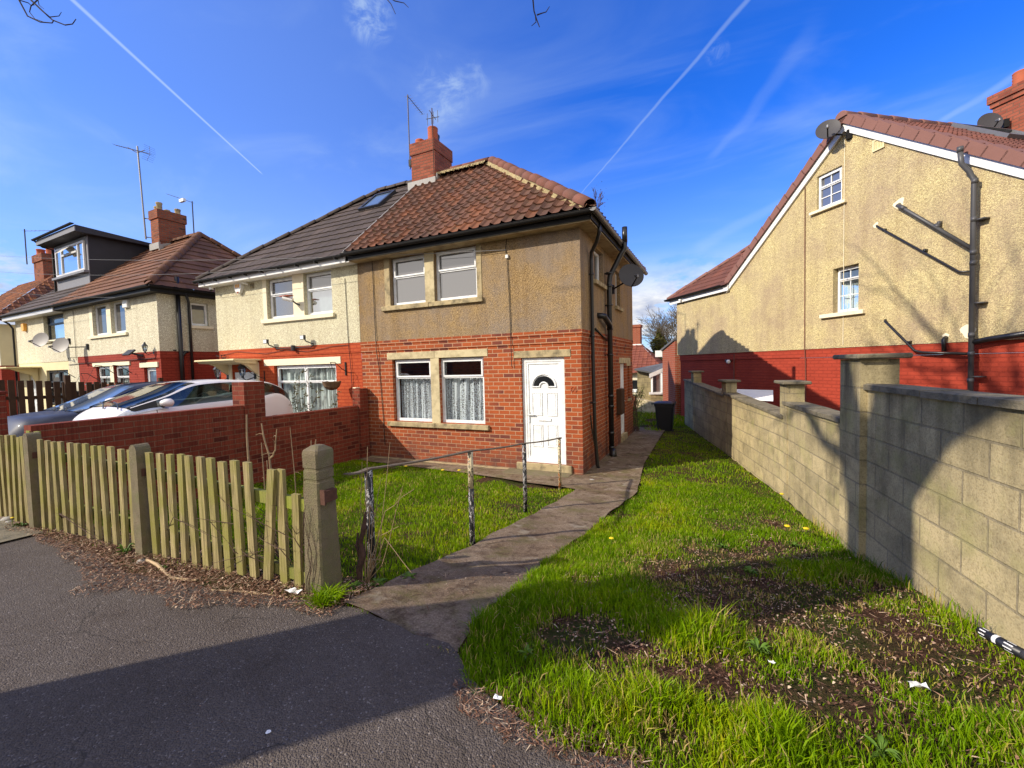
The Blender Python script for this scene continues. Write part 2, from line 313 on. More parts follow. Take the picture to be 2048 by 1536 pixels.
def groundmats():
    m, nt, out = newmat('asphalt'); v = oc(nt)
    vo = N(nt, 'TexVoronoi', Vector=v, Scale=130); g = N(nt, 'SeparateColor', i0=vo.outputs['Color']).outputs[0]
    c = ramp(nt, g, [(0, (.085, .070, .060)), (.7, (.118, .097, .083)), (.965, (.135, .113, .10)), (.992, (.24, .21, .19))])
    c = mix(nt, ramp(nt, nz(nt, v, 1.2, 6, .65), [(.4, 0.), (.7, .55)]), c, mix(nt, 1., c, (.62, .57, .52), 'MULTIPLY'))
    c = mix(nt, ramp(nt, nz(nt, v, 4.5, 6, .7), [(.50, 0.), (.68, .5)]), c, mix(nt, 1., c, (.70, .66, .62), 'MULTIPLY'))
    wv = N(nt, 'VectorMath', {'operation': 'ADD'}, i0=v, i1=N(nt, 'VectorMath', {'operation': 'SCALE'}, i0=N(nt, 'TexNoise', Vector=v, Scale=3., Detail=4).outputs[1], Scale=.35).outputs[0]).outputs[0]
    cr = N(nt, 'TexVoronoi', {'feature': 'DISTANCE_TO_EDGE'}, Vector=wv, Scale=.75).outputs['Distance']
    crk = math_(nt, 'MULTIPLY', ramp(nt, cr, [(0., 1.), (.006, 0.)]), ramp(nt, nz(nt, v, .9, 3), [(.48, 0.), (.56, .8)]))
    c = mix(nt, crk, c, (.03, .026, .022))
    pbsdf(nt, out, c, .92, .2, 0, math_(nt, 'ADD', math_(nt, 'MULTIPLY', vo.outputs[0], -.8), nz(nt, v, 60, 3)), .007)
    m, nt, out = newmat('path_concrete'); v = oc(nt); f = nz(nt, v, 75, 5, .7)
    c = ramp(nt, f, [(.3, (.12, .085, .058)), (.5, (.24, .18, .125)), (.68, (.36, .28, .20))])
    c = mix(nt, ramp(nt, nz(nt, v, 1.7, 7, .68), [(.45, 0.), (.66, .7)]), c, mix(nt, 1., c, (.48, .38, .30), 'MULTIPLY'))
    c = mix(nt, ramp(nt, nz(nt, v, 2.9, 6, .7), [(.50, 0.), (.68, .75)]), c, (.12, .11, .035)); c = mix(nt, ramp(nt, nz(nt, v, 6.5, 6, .75), [(.50, 0.), (.62, .7)]), c, (.07, .042, .028))
    c = mix(nt, ramp(nt, nz(nt, v, 3.3, 4, .6), [(.60, 0.), (.70, .5)]), c, (.42, .37, .28))
    pbsdf(nt, out, c, .93, .15, 0, math_(nt, 'ADD', f, nz(nt, v, 9, 4)), .012)
    m, nt, out = newmat('soil'); v = oc(nt); f = nz(nt, v, 38, 6, .75)
    c = ramp(nt, f, [(.3, (.030, .015, .009)), (.48, (.085, .042, .026)), (.60, (.16, .080, .050)), (.74, (.26, .155, .10))])
    g = ramp(nt, nz(nt, v, 2.4, 5), [(.40, 0.), (.6, .7)]); c = mix(nt, g, c, mix(nt, f, (.018, .04, .006), (.08, .12, .02)))
    pbsdf(nt, out, c, .97, .1, 0, math_(nt, 'ADD', f, nz(nt, v, 130, 4)), .03)
    m, nt, out = newmat('far_ground'); v = oc(nt)
    c = ramp(nt, nz(nt, v, .35, 6), [(.35, (.05, .085, .018)), (.65, (.10, .11, .04))]); pbsdf(nt, out, c, .97, .1)
    # grass: uv.x random per blade, uv.y along blade
    m, nt, out = newmat('grass_blade'); uv = N(nt, 'SeparateXYZ', i0=N(nt, 'TexCoord').outputs['UV'])
    c = ramp(nt, uv.outputs[0], [(0, (.085, .175, .003)), (.32, (.15, .28, .003)), (.66, (.26, .38, .004)), (.87, (.42, .40, .010)), (.94, (.55, .42, .15)), (1., (.42, .28, .12))])
    pb = N(nt, 'BsdfDiffuse', Color=c); tl = N(nt, 'BsdfTranslucent', Color=c); gl = N(nt, 'BsdfGlossy', Color=(.6, .6, .5, 1), Roughness=.45)
    a = N(nt, 'MixShader', i0=.32, i1=pb, i2=tl); nt.links.new(N(nt, 'MixShader', i0=.012, i1=a, i2=gl).outputs[0], out.inputs[0])
    m, nt, out = newmat('leaf_litter'); uv = N(nt, 'SeparateXYZ', i0=N(nt, 'TexCoord').outputs['UV'])
    c = ramp(nt, uv.outputs[0], [(0, (.05, .024, .014)), (.4, (.15, .072, .044)), (.72, (.30, .17, .11)), (.92, (.46, .32, .22)), (1., (.58, .46, .32))])
    pbsdf(nt, out, c, .9, .15)
    m, nt, out = newmat('conifer_leaf'); c = ramp(nt, nz(nt, oc(nt), 1.4, 4), [(.35, (.035, .045, .008)), (.65, (.16, .15, .035))]); pbsdf(nt, out, c, .9, .1)
groundmats()
# ------------------------------------------------------------------ mesh helpers
SPLIT = {'sill', 'cable', 'pillar_trim', 'side_window', 'mullion', 'lintel', 'window_jamb', 'lead_flashing', 'door_surround', 'waste_pipe', 'downpipe', 'bracket', 'gutter', 'fascia', 'soffit', 'bargeboard', 'seat', 'stem', 'house_number'}
class MB:
    def __init__(s): s.v = []; s.f = []; s.mi = []; s.uv = None; s.m = 0
    def add(s, vs, fs, uv=None):
        o = len(s.v); s.v.extend([tuple(p) for p in vs]); s.f.extend([tuple(i+o for i in f) for f in fs]); s.mi.extend([s.m]*len(fs))
        if uv is not None:
            if s.uv is None: s.uv = []
            s.uv.extend(uv)
        return s
    def box(s, x0, x1, y0, y1, z0, z1, T=None, bev=0.):
        if bev:
            b = bev; vs = []; 
            for zz, k in ((z0, b), (z0+b, 0), (z1-b, 0), (z1, b)):
                c = [(x0+k+b*(k == 0)*1, y0+k), (x1-k-b*(k == 0), y0+k), (x1-k, y0+k+b*(k == 0)), (x1-k, y1-k-b*(k == 0)), (x1-k-b*(k == 0), y1-k), (x0+k+b*(k == 0), y1-k), (x0+k, y1-k-b*(k == 0)), (x0+k, y0+k+b*(k == 0))]
                vs += [(px, py, zz) for px, py in c]
            fs = [tuple(range(7, -1, -1)), tuple(range(24, 32))]
            for r in range(3):
                for i in range(8): fs.append((r*8+i, r*8+(i+1) % 8, r*8+8+(i+1) % 8, r*8+8+i))
        else:
            vs = [(x, y, z) for z in (z0, z1) for x, y in ((x0, y0), (x1, y0), (x1, y1), (x0, y1))]
            fs = [(3, 2, 1, 0), (4, 5, 6, 7), (0, 1, 5, 4), (1, 2, 6, 5), (2, 3, 7, 6), (3, 0, 4, 7)]
        if T: vs = [T(*p) for p in vs]
        return s.add(vs, fs)
    def tube(s, pts, r, n=8, cap=True, r1=None):
        P = [Vector(p) for p in pts]; k = len(P); R = r if hasattr(r, '__len__') else [r+(((r1 if r1 is not None else r)-r)*i/max(1, k-1)) for i in range(k)]
        vs = []; prev = None
        for i in range(k):
            t = (P[min(i+1, k-1)]-P[max(i-1, 0)]); t = t.normalized() if t.length > 1e-9 else Vector((0, 0, 1))
            if prev is None: a = t.orthogonal().normalized()
            else:
                a = prev - t*prev.dot(t); a = a.normalized() if a.length > 1e-6 else t.orthogonal().normalized()
            prev = a; b = t.cross(a)
            for j in range(n):
                q = 2*pi*j/n; vs.append(P[i]+(a*cos(q)+b*sin(q))*R[i])
        fs = [(i*n+j, i*n+(j+1) % n, (i+1)*n+(j+1) % n, (i+1)*n+j) for i in range(k-1) for j in range(n)]
        if cap: fs += [tuple(range(n-1, -1, -1)), tuple((k-1)*n+j for j in range(n))]
        return s.add(vs, fs)
    def quad(s, a, b, c, d): return s.add([a, b, c, d], [(0, 1, 2, 3)])
    def poly(s, pts): return s.add(pts, [tuple(range(len(pts)))])
    def prism(s, pts, off):
        n = len(pts); off = Vector(off); vs = [Vector(p) for p in pts]; vs += [p+off for p in vs]
        return s.add(vs, [tuple(range(n-1, -1, -1)), tuple(range(n, 2*n))]+[(i, (i+1) % n, n+(i+1) % n, n+i) for i in range(n)])
    def grid(s, rows, uv=None, close=False):
        n = len(rows[0]); vs = [p for r in rows for p in r]; k = n if close else n-1
        fs = [(i*n+j, i*n+(j+1) % n, (i+1)*n+(j+1) % n, (i+1)*n+j) for i in range(len(rows)-1) for j in range(k)]
        return s.add(vs, fs, [q for r in uv for q in r] if uv else None)
    def pieces(s, gap=.012):
        par = list(range(len(s.v)))
        def fd(a):
            while par[a] != a: par[a] = par[par[a]]; a = par[a]
            return a
        for f in s.f:
            for a in f[1:]: par[fd(a)] = fd(f[0])
        bb = {}
        for i, p in enumerate(s.v):
            r = fd(i); b = bb.setdefault(r, [list(p), list(p)])
            for k in range(3): b[0][k] = min(b[0][k], p[k]); b[1][k] = max(b[1][k], p[k])
        ks = list(bb); gp = {k: k for k in ks}
        def fg(a):
            while gp[a] != a: a = gp[a]
            return a
        for i, a in enumerate(ks):
            for b in ks[:i]:
                if all(bb[a][0][k]-gap < bb[b][1][k] and bb[b][0][k]-gap < bb[a][1][k] for k in range(3)): gp[fg(a)] = fg(b)
        out = {}
        for f, mi in zip(s.f, s.mi): out.setdefault(fg(fd(f[0])), []).append((f, mi))
        res = []
        for fs in out.values():
            m = MB(); mp = {}
            for f, mi in fs:
                for a in f:
                    if a not in mp: mp[a] = len(m.v); m.v.append(s.v[a])
                m.f.append(tuple(mp[a] for a in f)); m.mi.append(mi)
            if s.uv: m.uv = [None]*len(m.v); [m.uv.__setitem__(j, s.uv[a]) for a, j in mp.items()]
            res.append(m)
        return res
    def build(s, name, mats, parent=None, smooth=False, label=None, cat=None, group=None, kind=None):
        if parent is not None and name in SPLIT and len(s.v) < 60000:
            ps = s.pieces()
            if 1 < len(ps) < 12: return [p._build(name, mats, parent, smooth, label, cat, group, kind) for p in ps][0]
        return s._build(name, mats, parent, smooth, label, cat, group, kind)
    def _build(s, name, mats, parent=None, smooth=False, label=None, cat=None, group=None, kind=None):
        me = bpy.data.meshes.new(name); me.from_pydata(s.v, [], s.f)
        for q in ([mats] if isinstance(mats, str) else mats): me.materials.append(MATS[q])
        me.polygons.foreach_set('material_index', s.mi)
        if s.uv:
            ul = me.uv_layers.new(name='UVMap'); li = np.zeros(len(me.loops), dtype=np.int32); me.loops.foreach_get('vertex_index', li)
            ul.data.foreach_set('uv', np.array(s.uv, dtype=np.float32)[li].ravel())
        if smooth: me.polygons.foreach_set('use_smooth', [True]*len(me.polygons))
        me.update(); o = bpy.data.objects.new(name, me); COL.objects.link(o)
        if parent is not None:
            o.parent = parent
            if parent.type == 'EMPTY' and parent.get('_w'): o.location = -Vector(parent.location)
        tag(o, label, cat, group, kind); return o
def tag(o, label=None, cat=None, group=None, kind=None):
    for k, v in (('label', label), ('category', cat), ('group', group), ('kind', kind)):
        if v: o[k] = v
    return o
def thing(name, label, cat, loc=(0, 0, 0), rz=0, group=None, world=True):
    o = bpy.data.objects.new(name, None); COL.objects.link(o); o.location = loc; o.rotation_euler = (0, 0, rz); o.empty_display_size = .2
    if world and rz == 0: o['_w'] = 1
    return tag(o, label, cat, group)
def copy_tree(o, parent=None):
    c = o.copy(); COL.objects.link(c); c.parent = parent
    for ch in [q for q in bpy.data.objects if q.parent == o]: copy_tree(ch, c)
    return c
FACE = {'F': lambda p: (lambda u, d, z: (u, p+d, z)), 'R': lambda p: (lambda u, d, z: (p-d, u, z)),
        'L': lambda p: (lambda u, d, z: (p+d, u, z)), 'B': lambda p: (lambda u, d, z: (u, p-d, z))}
def wall(mb, face, pos, u0, u1, z0, z1, holes=(), dep=.11):
    T = FACE[face](pos); H = [h for h in holes if h[3] > z0+1e-4 and h[2] < z1-1e-4]
    us = sorted({u0, u1, *[min(max(q, u0), u1) for h in H for q in h[:2]]}); zs = sorted({z0, z1, *[min(max(q, z0), z1) for h in H for q in h[2:4]]})
    for a, b in zip(us, us[1:]):
        for c, d in zip(zs, zs[1:]):
            cu, cz = (a+b)/2, (c+d)/2
            if any(h[0] < cu < h[1] and h[2] < cz < h[3] for h in H): continue
            mb.quad(T(a, 0, c), T(b, 0, c), T(b, 0, d), T(a, 0, d))
    for h in H:
        a, b, c, d = h[0], h[1], max(h[2], z0), min(h[3], z1)
        mb.quad(T(a, 0, c), T(a, dep, c), T(a, dep, d), T(a, 0, d)); mb.quad(T(b, 0, c), T(b, dep, c), T(b, dep, d), T(b, 0, d))
        if h[2] >= z0: mb.quad(T(a, 0, c), T(b, 0, c), T(b, dep, c), T(a, dep, c))
        if h[3] <= z1: mb.quad(T(a, 0, d), T(b, 0, d), T(b, dep, d), T(a, dep, d))
def ring(mb, T, u0, u1, z0, z1, w, d0, d1, wb=None):
    wb = wb or w
    mb.box(u0, u0+w, d0, d1, z0, z1, T); mb.box(u1-w, u1, d0, d1, z0, z1, T); mb.box(u0+w, u1-w, d0, d1, z0, z0+wb, T); mb.box(u0+w, u1-w, d0, d1, z1-w, z1, T)
def window(parent, face, pos, u0, u1, z0, z1, frame='upvc', gl='glass_grey', gltop=None, trans=None, dep=.085, cols=1, bars=None, net=None, fw_=.055, topopen=False, mull=None, sash=True):
    """trans = z of transom; upper light above it. bars = georgian glazing"""
    T = FACE[face](pos); mb = MB(); d = dep
    ring(mb, T, u0, u1, z0, z1, fw_, d, d+.06, fw_*1.1)
    ms = mull or [u0+(u1-u0)*i/cols for i in range(1, cols)]; cells = []
    edges = [u0]+list(ms)+[u1]
    for q in ms: mb.box(q-fw_*.5, q+fw_*.5, d-.002, d+.058, z0+fw_, z1-fw_, T)
    for a, b in zip(edges, edges[1:]):
        a2 = a+(fw_ if a == u0 else fw_*.5); b2 = b-(fw_ if b == u1 else fw_*.5)
        if trans:
            mb.box(a2, b2, d, d+.06, trans-fw_*.35, trans+fw_*.35, T)
            e = .012 if sash else 0
            if sash: ring(mb, T, a2-e, b2+e, trans+fw_*.2, z1-fw_+e, fw_*.62, d-.02, d+.02)
            cells += [(a2, b2, z0+fw_, trans-fw_*.3, gl), (a2+fw_*.4, b2-fw_*.4, trans+fw_*.7, z1-fw_*1.4, gltop or gl)]
        else: cells.append((a2, b2, z0+fw_, z1-fw_, gl))
    if bars:
        for (a, b, c, e, _), nb in zip(cells, bars):
            for i in range(1, nb[0]): u = a+(b-a)*i/nb[0]; mb.box(u-.009, u+.009, d+.012, d+.03, c, e, T)
            for i in range(1, nb[1]): q = c+(e-c)*i/nb[1]; mb.box(a, b, d+.0135, d+.0285, q-.009, q+.009, T)
    o = mb.build('window', frame, parent)
    for a, b, c, e, g in cells:
        MB().add([T(a, d+.034, c), T(b, d+.034, c), T(b, d+.034, e), T(a, d+.034, e)], [(0, 1, 2, 3)]).build('pane', g, o)
    if net:
        mat, c0, c1, amp = net; nb = MB(); n = int((u1-u0)/.012); rows = []
        for zz in np.linspace(c0, c1, 9):
            row = []
            for i in range(n+1):
                u = u0+.03+(u1-u0-.06)*i/n; ph = u*31+1.3*sin(u*7)+.5*sin(zz*3+u*4); row.append(T(u, d+.13+amp*sin(ph)+amp*.5*sin(ph*2.3+1), zz))
            rows.append(row)
        nb.grid(rows).build('curtain', mat, o, smooth=True)
    return o
def slope(mb, e0, a, b, V, ul, ur, tw, cl, amp=.035, step=.03, prof='pan', n=8):
    """tiled slope: e0 eave origin, a along the eave, b up the slope (unit), V length; ul/ur(v) clip"""
    e0, a, b = Vector(e0), Vector(a).normalized(), Vector(b).normalized(); nn = a.cross(b).normalized()
    if nn.z < 0: nn = -nn
    umin = min(ul(0), ul(V)); umax = max(ur(0), ur(V)); k = max(2, int((umax-umin)/tw*n)); us = [umin+(umax-umin)*i/k for i in range(k+1)]
    vs = []; v = 0
    while v < V-1e-6: v2 = min(v+cl, V); vs += [(v, step, v+1e-3), (v2-.002, step*(1-(v2-v)/cl), v2-2e-3)]; v = v2
    rows = []; uvs = []
    for v, h0, vu in vs:
        l, r = ul(v), ur(v); row = []; uv = []
        for u in us:
            q = min(max(u, l), r); p = (q/tw) % 1.0
            if prof == 'pan': h = amp*math.exp(-((p-.22)/.13)**2)+amp*math.exp(-((p-1.22)/.13)**2)+.25*amp*((p-.7)*2)**2*(p > .35)
            elif prof == 'roll': h = amp*(.5+.5*cos(4*pi*p))**2
            else: h = amp*(abs(p-.5) > .46)
            jit = .006*sin(floor(q/tw)*12.9+floor(v/cl+.01)*78.2)
            row.append(e0+a*q+b*v+nn*(h+h0+jit)); uv.append((q+.001, vu))
        rows.append(row); uvs.append(uv)
    mb.grid(rows, uvs)
def ridge(mb, A, B, r=.12, L=.42, half=True, up=None):
    A, B = Vector(A), Vector(B); t = (B-A); n = max(1, round(t.length/L)); t.normalize(); side = t.cross(Vector((0, 0, 1))).normalized(); upv = side.cross(t).normalized(); L = (B-A).length/n
    for i in range(n):
        rows = []
        for s_, rr in ((i*L-.02, r*.90), (i*L-.02, r*1.06), (i*L+.03, r*1.05), ((i+1)*L-.02, r*.97), ((i+1)*L-.02, r*.9)):
            c = A+t*s_; rows.append([c+side*cos(q)*rr+upv*(sin(q)*rr*.85+(.010 if i % 2 else 0)+.006*sin(i*7.3)) for q in np.linspace(-.25, pi+.25, 11)])
        mb.grid(rows); mb.poly(list(rows[0]))
def gutter(mb, pts, r=.055):
    P = [Vector(p) for p in pts]
    for A, B in zip(P, P[1:]):
        t = (B-A).normalized(); side = t.cross(Vector((0, 0, 1))).normalized(); rows = []
        for rr in (r, r*.9):
            rows += [[c+side*cos(q)*rr+Vector((0, 0, sin(q)*rr)) for q in np.linspace(pi, 2*pi, 9)] for c in (A, B)]
        mb.grid(rows[:2]); mb.grid(rows[2:])
        for e in (rows[0], rows[1]): mb.poly(e)
        for sgn in (-1, 1): mb.tube([A+side*sgn*r, B+side*sgn*r], .006, 5)
def disc_dish(parent, c, nrm, rx, rz, mat, arm=True, wallpt=None, prt='dish'):
    """offset satellite dish: shallow bowl, feed arm with LNB, wall bracket"""
    c, n = Vector(c), Vector(nrm).normalized(); s = n.cross(Vector((0, 0, 1))).normalized(); u = s.cross(n).normalized(); mb = MB(); rows = []
    for i in range(7):
        q = i/6; rows.append([c+s*cos(a)*rx*q+u*sin(a)*rz*q+n*(.10*rx*(q*q)-.0) for a in np.linspace(0, 2*pi, 28, endpoint=False)])
    mb.grid(rows, close=True); rows2 = [[p-n*.012 for p in r] for r in rows]; mb.grid(rows2, close=True); mb.grid([rows[-1], rows2[-1]], close=True)
    mb.build('reflector', mat, parent, smooth=True)
    a0 = c-u*rz*.95; a1 = c+n*rx*1.25-u*rz*.62
    mb = MB(); mb.tube([a0-n*.02, a1], .014, 6); mb.build('feed_arm', 'gutter_black', parent)
    MB().tube([a1, a1+u*.05-n*.10], .032, 8).tube([a1-u*.03, a1+u*.03], .026, 8).build('receiver_head', 'metal_grey', parent)
    if wallpt is not None:
        w_ = Vector(wallpt); MB().tube([c-n*.01, c-n*.10-u*.05, w_-Vector((0, 0, 0))], .019, 7).box(w_.x-.05, w_.x+.05, w_.y-.05, w_.y+.05, w_.z-.1, w_.z+.1).build('bracket', 'gutter_black', parent)

# ------------------------------------------------------------------ terrain
def lerp_tab(t, tab):
    if t <= tab[0][0]: return tab[0][1]
    for (a, b), (c, d) in zip(tab, tab[1:]):
        if t <= c: f = (t-a)/(c-a); f = f*f*(3-2*f)*.35+f*.65; return b+(d-b)*f
    return tab[-1][1]
YT = [(-30, .75), (-6, .52), (-2, .46), (1.2, .445), (2.1, .43), (2.6, .355), (3.7, .205), (5.1, .075), (6.6, -.03), (7.7, -.08), (14, -.10), (20, -.16), (60, -.5)]
def tz(x, y):
    z = lerp_tab(y, YT); k = .035 if x < -2.3 else .038
    f = 1 if y < 3.4 else max(0, 1-(y-3.4)/2.6)
    z += k*max(-6.5, min(x+2.3, 5))*f
    if x < -7.5:   # the neighbours' drives
        d = lerp_tab(y, [(1.9, z), (2.6, .30), (7.5, .28), (14, .1)]); z = z+(d-z)*min(1, (-7.5-x)/.4)
    return z
def sheet(name, mat, xs, yfun, off=.0, label=None, kind='structure', n=40, parent=None):
    """xs: list of x; yfun(x) -> (y0,y1)"""
    mb = MB(); rows = []
    for x in xs:
        y0, y1 = yfun(x); rows.append([(x, y, tz(x, y)+off) for y in np.linspace(y0, y1, n)])
    mb.grid(rows); return mb.build(name, mat, parent, smooth=True, kind=kind)
def bnd(x):   # rear edge of the tarmac pavement
    tab = [(-14, 2.0), (-7.6, 2.02), (-6.9, 1.98), (-5.6, 1.93), (-4.4, 1.80), (-3.3, 1.88), (-2.6, 2.0), (-2.27, 2.06), (-1.28, 1.92), (-1.0, 1.68), (-.62, 1.57), (-.2, 1.56), (2, 1.5), (12, 1.5)]
    return lerp_tab(x, tab)
# ground: one sheet to the horizon (fine near the houses)
mb = MB(); gx = list(np.linspace(-44, 14, 233)); gy = list(np.linspace(-14, 34, 241))
gx = [-900, -300, -120, -70]+gx+[25, 60, 150, 400, 900]; gy = [-900, -300, -100, -40]+gy+[45, 80, 200, 500, 1500]
def gz(x, y):
    z = tz(x, y)
    return z-(.03 if y < bnd(x)-.1 and x < 6 else 0)
def gfine(x, y): return .012*sin(x*9+y*4)+.010*sin(y*13-x*5)+.008*sin(x*23+y*19)
mb.grid([[(x, y, gz(x, y)+(gfine(x, y)-.012 if -8 < x < 2 and y > 2 else -.01)) for y in gy] for x in gx]); mb.build('ground', 'soil', smooth=True, kind='structure')
PX0 = lambda y: lerp_tab(y, [(1.9, -2.28), (2.8, -2.24), (4, -2.20), (5, -2.12), (6.5, -2.05), (7, -2.05)])
PX1 = lambda y: lerp_tab(y, [(1.8, -1.27), (2.6, -1.37), (3.7, -1.36), (5.1, -1.28), (6.8, -1.14), (9.2, -1.34), (13, -1.40), (17, -1.4)])
sheet('pavement', 'asphalt', [-44+.5*i for i in range(50)]+[-19+.12*i for i in range(158)]+list(np.linspace(0.1, 12, 40)), lambda x: (-1.6, bnd(x)+.015*sin(x*17)+.01*sin(x*41)), .014, n=34)
sheet('road', 'asphalt', [-44+2*i for i in range(34)], lambda x: (-9.5, -1.75), -.10, n=10)
mb = MB(); mb.grid([[(x, yy, tz(x, -1.6)+zz) for yy, zz in ((-1.76, -.14), (-1.76, .02), (-1.6, .02), (-1.6, -.1))] for x in np.linspace(-44, 24, 35)]); mb.build('kerb', 'concrete_post', kind='structure')
# garden path: tapering concrete strip to the door, then along the side of the house
mb = MB(); rows = []
for y in np.linspace(1.86, 7.0, 60):
    l, r = PX0(y), PX1(y)
    y_ = y; rows.append([(l+(r-l)*t+.012*sin(y*9+t*5), max(y_, bnd(l+(r-l)*t)-.0) if y < 2.2 else y_, tz(l, y_)+.030-.0*t+(.006*sin(t*9+y*3))) for t in np.linspace(0, 1, 12)])
mb.grid(rows)
mb.box(-1.9, -1.15, 6.9, 7.0, -.12, -.035)
mb.build('garden_path', 'path_concrete', smooth=True, kind='structure')
mb = MB(); rows = [[(x, y, tz(x, y)+.028+.004*sin(x*7+y*5)+(.035*max(0, 1-abs(x+2.35)/.45)*(y < 7.72) if x < -1.9 else 0)) for x in np.linspace(lo, hi, 14)] for y, lo, hi in [(6.60, -2.3, -1.14), (6.72, -2.9, -1.13), (6.86, -3.5, -1.12), (7.0, -4.4, -1.14), (7.22, -7.4, -1.17), (7.72, -7.4, -1.2)]]
mb.grid(rows); rows = [[(x, y, tz(x, y)+.026) for x in np.linspace(-2.24, PX1(y), 8)] for y in np.linspace(7.70, 14.2, 30)]; mb.grid(rows)
mb.build('side_path', 'path_concrete', smooth=True, kind='structure')
sheet('driveway', 'path_concrete', list(np.linspace(-14.2, -7.62, 24)), lambda x: (2.0, 7.7), .03, n=20)
mb = MB(); mb.grid([[(x, y, tz(x, y)+.035) for y in (1.55, 1.7, 1.85, 2.0)] for x in np.linspace(-10.5, -6.75, 12)]); mb.build('driveway_apron', 'coping', kind='structure')
# ------------------------------------------------------------------ our house (right half of the pair)
H = thing('house', 'brown pebbledash and orange brick house with white front door and pantiled roof', 'house', (-4.9, 10.4, -.08))
X0, X1, Y0, Y1 = -7.6, -2.24, 7.73, 13.13
lowh = [(-6.69, -5.63, .81, 2.22), (-5.40, -4.30, .81, 2.22), (-3.46, -2.57, .10, 2.16)]
uph = [(-6.64, -5.68, 3.43, 4.50), (-5.43, -4.39, 3.43, 4.50)]
sideh = [(11.30, 12.02, .08, 2.0), (12.35, 12.62, 1.0, 1.92)]
sideu = [(8.72, 9.48, 3.72, 4.40), (10.75, 11.32, 3.42, 4.30)]
mb = MB(); wall(mb, 'F', Y0, X0, X1, -.5, 2.42, lowh); wall(mb, 'R', X1, Y0, Y1, -.5, 2.42, sideh); wall(mb, 'B', Y1, X0, X1, -.5, 2.42)
mb.box(X0, X1+.018, Y0-.018, Y1, 2.42, 2.575); mb.box(X0, X1+.032, Y0-.032, Y1, 2.577, 2.66)
mb.build('brick_wall', 'brick_orange', H)
mb = MB(); wall(mb, 'F', Y0-.022, X0, X1+.022, 2.66, 4.56, uph, .13); wall(mb, 'R', X1+.022, Y0-.022, Y1, 2.66, 4.56, sideu, .13); wall(mb, 'B', Y1, X0, X1, 2.66, 4.56)
mb.build('render_wall', 'dash_brown', H)
MB().quad((-7.62, 7.8, -.1), (-7.62, 13, -.1), (-7.62, 13, 7.2), (-7.62, 7.8, 4.6)).build('party_wall', 'brick_old', H)
mb = MB(); mb.box(-6.83, -5.515, Y0-.012, Y0+.1, 2.222, 2.376, bev=.004).box(-5.51, -4.2, Y0-.010, Y0+.1, 2.222, 2.378, bev=.004); mb.build('lintel', 'stone_pale', H)
MB().box(-3.61, -2.44, Y0-.012, Y0+.1, 2.162, 2.30, bev=.005).build('lintel', 'stone_sill', H)
MB().box(-5.628, -5.402, Y0-.006, Y0+.17, .80, 2.22, bev=.006).build('mullion', 'stone_pale', H)
MB().box(-5.678, -5.432, Y0-.036, Y0+.15, 3.43, 4.52, bev=.006).build('mullion', 'stone_pale', H)
MB().box(-6.80, -6.642, Y0-.034, Y0+.13, 3.43, 4.535, bev=.006).box(-4.388, -4.27, Y0-.034, Y0+.13, 3.43, 4.53, bev=.006).build('window_jamb', 'stone_sill', H)
MB().box(-6.85, -5.52, Y0-.065, Y0+.14, .70, .806, bev=.008).box(-5.515, -4.2, Y0-.063, Y0+.14, .702, .804, bev=.008).build('sill', 'stone_sill', H)
MB().box(-6.89, -5.57, Y0-.085, Y0+.14, 3.325, 3.43, bev=.008).box(-5.566, -4.25, Y0-.083, Y0+.14, 3.327, 3.428, bev=.008).build('sill', 'stone_sill', H)
window(H, 'F', Y0, -6.67, -5.63, .815, 2.21, 'upvc', 'glass_clear', 'glass_pale', trans=1.80, net=('lace', .86, 1.80, .028))
window(H, 'F', Y0, -5.40, -4.32, .815, 2.21, 'upvc', 'glass_clear', 'glass_pale', trans=1.80, net=('lace', .86, 1.80, .028))
window(H, 'F', Y0-.02, -6.62, -5.68, 3.44, 4.49, 'upvc', 'glass_grey', 'glass_blind', trans=4.06)
window(H, 'F', Y0-.02, -5.43, -4.40, 3.44, 4.49, 'upvc', 'glass_grey', 'glass_blind', trans=4.06)
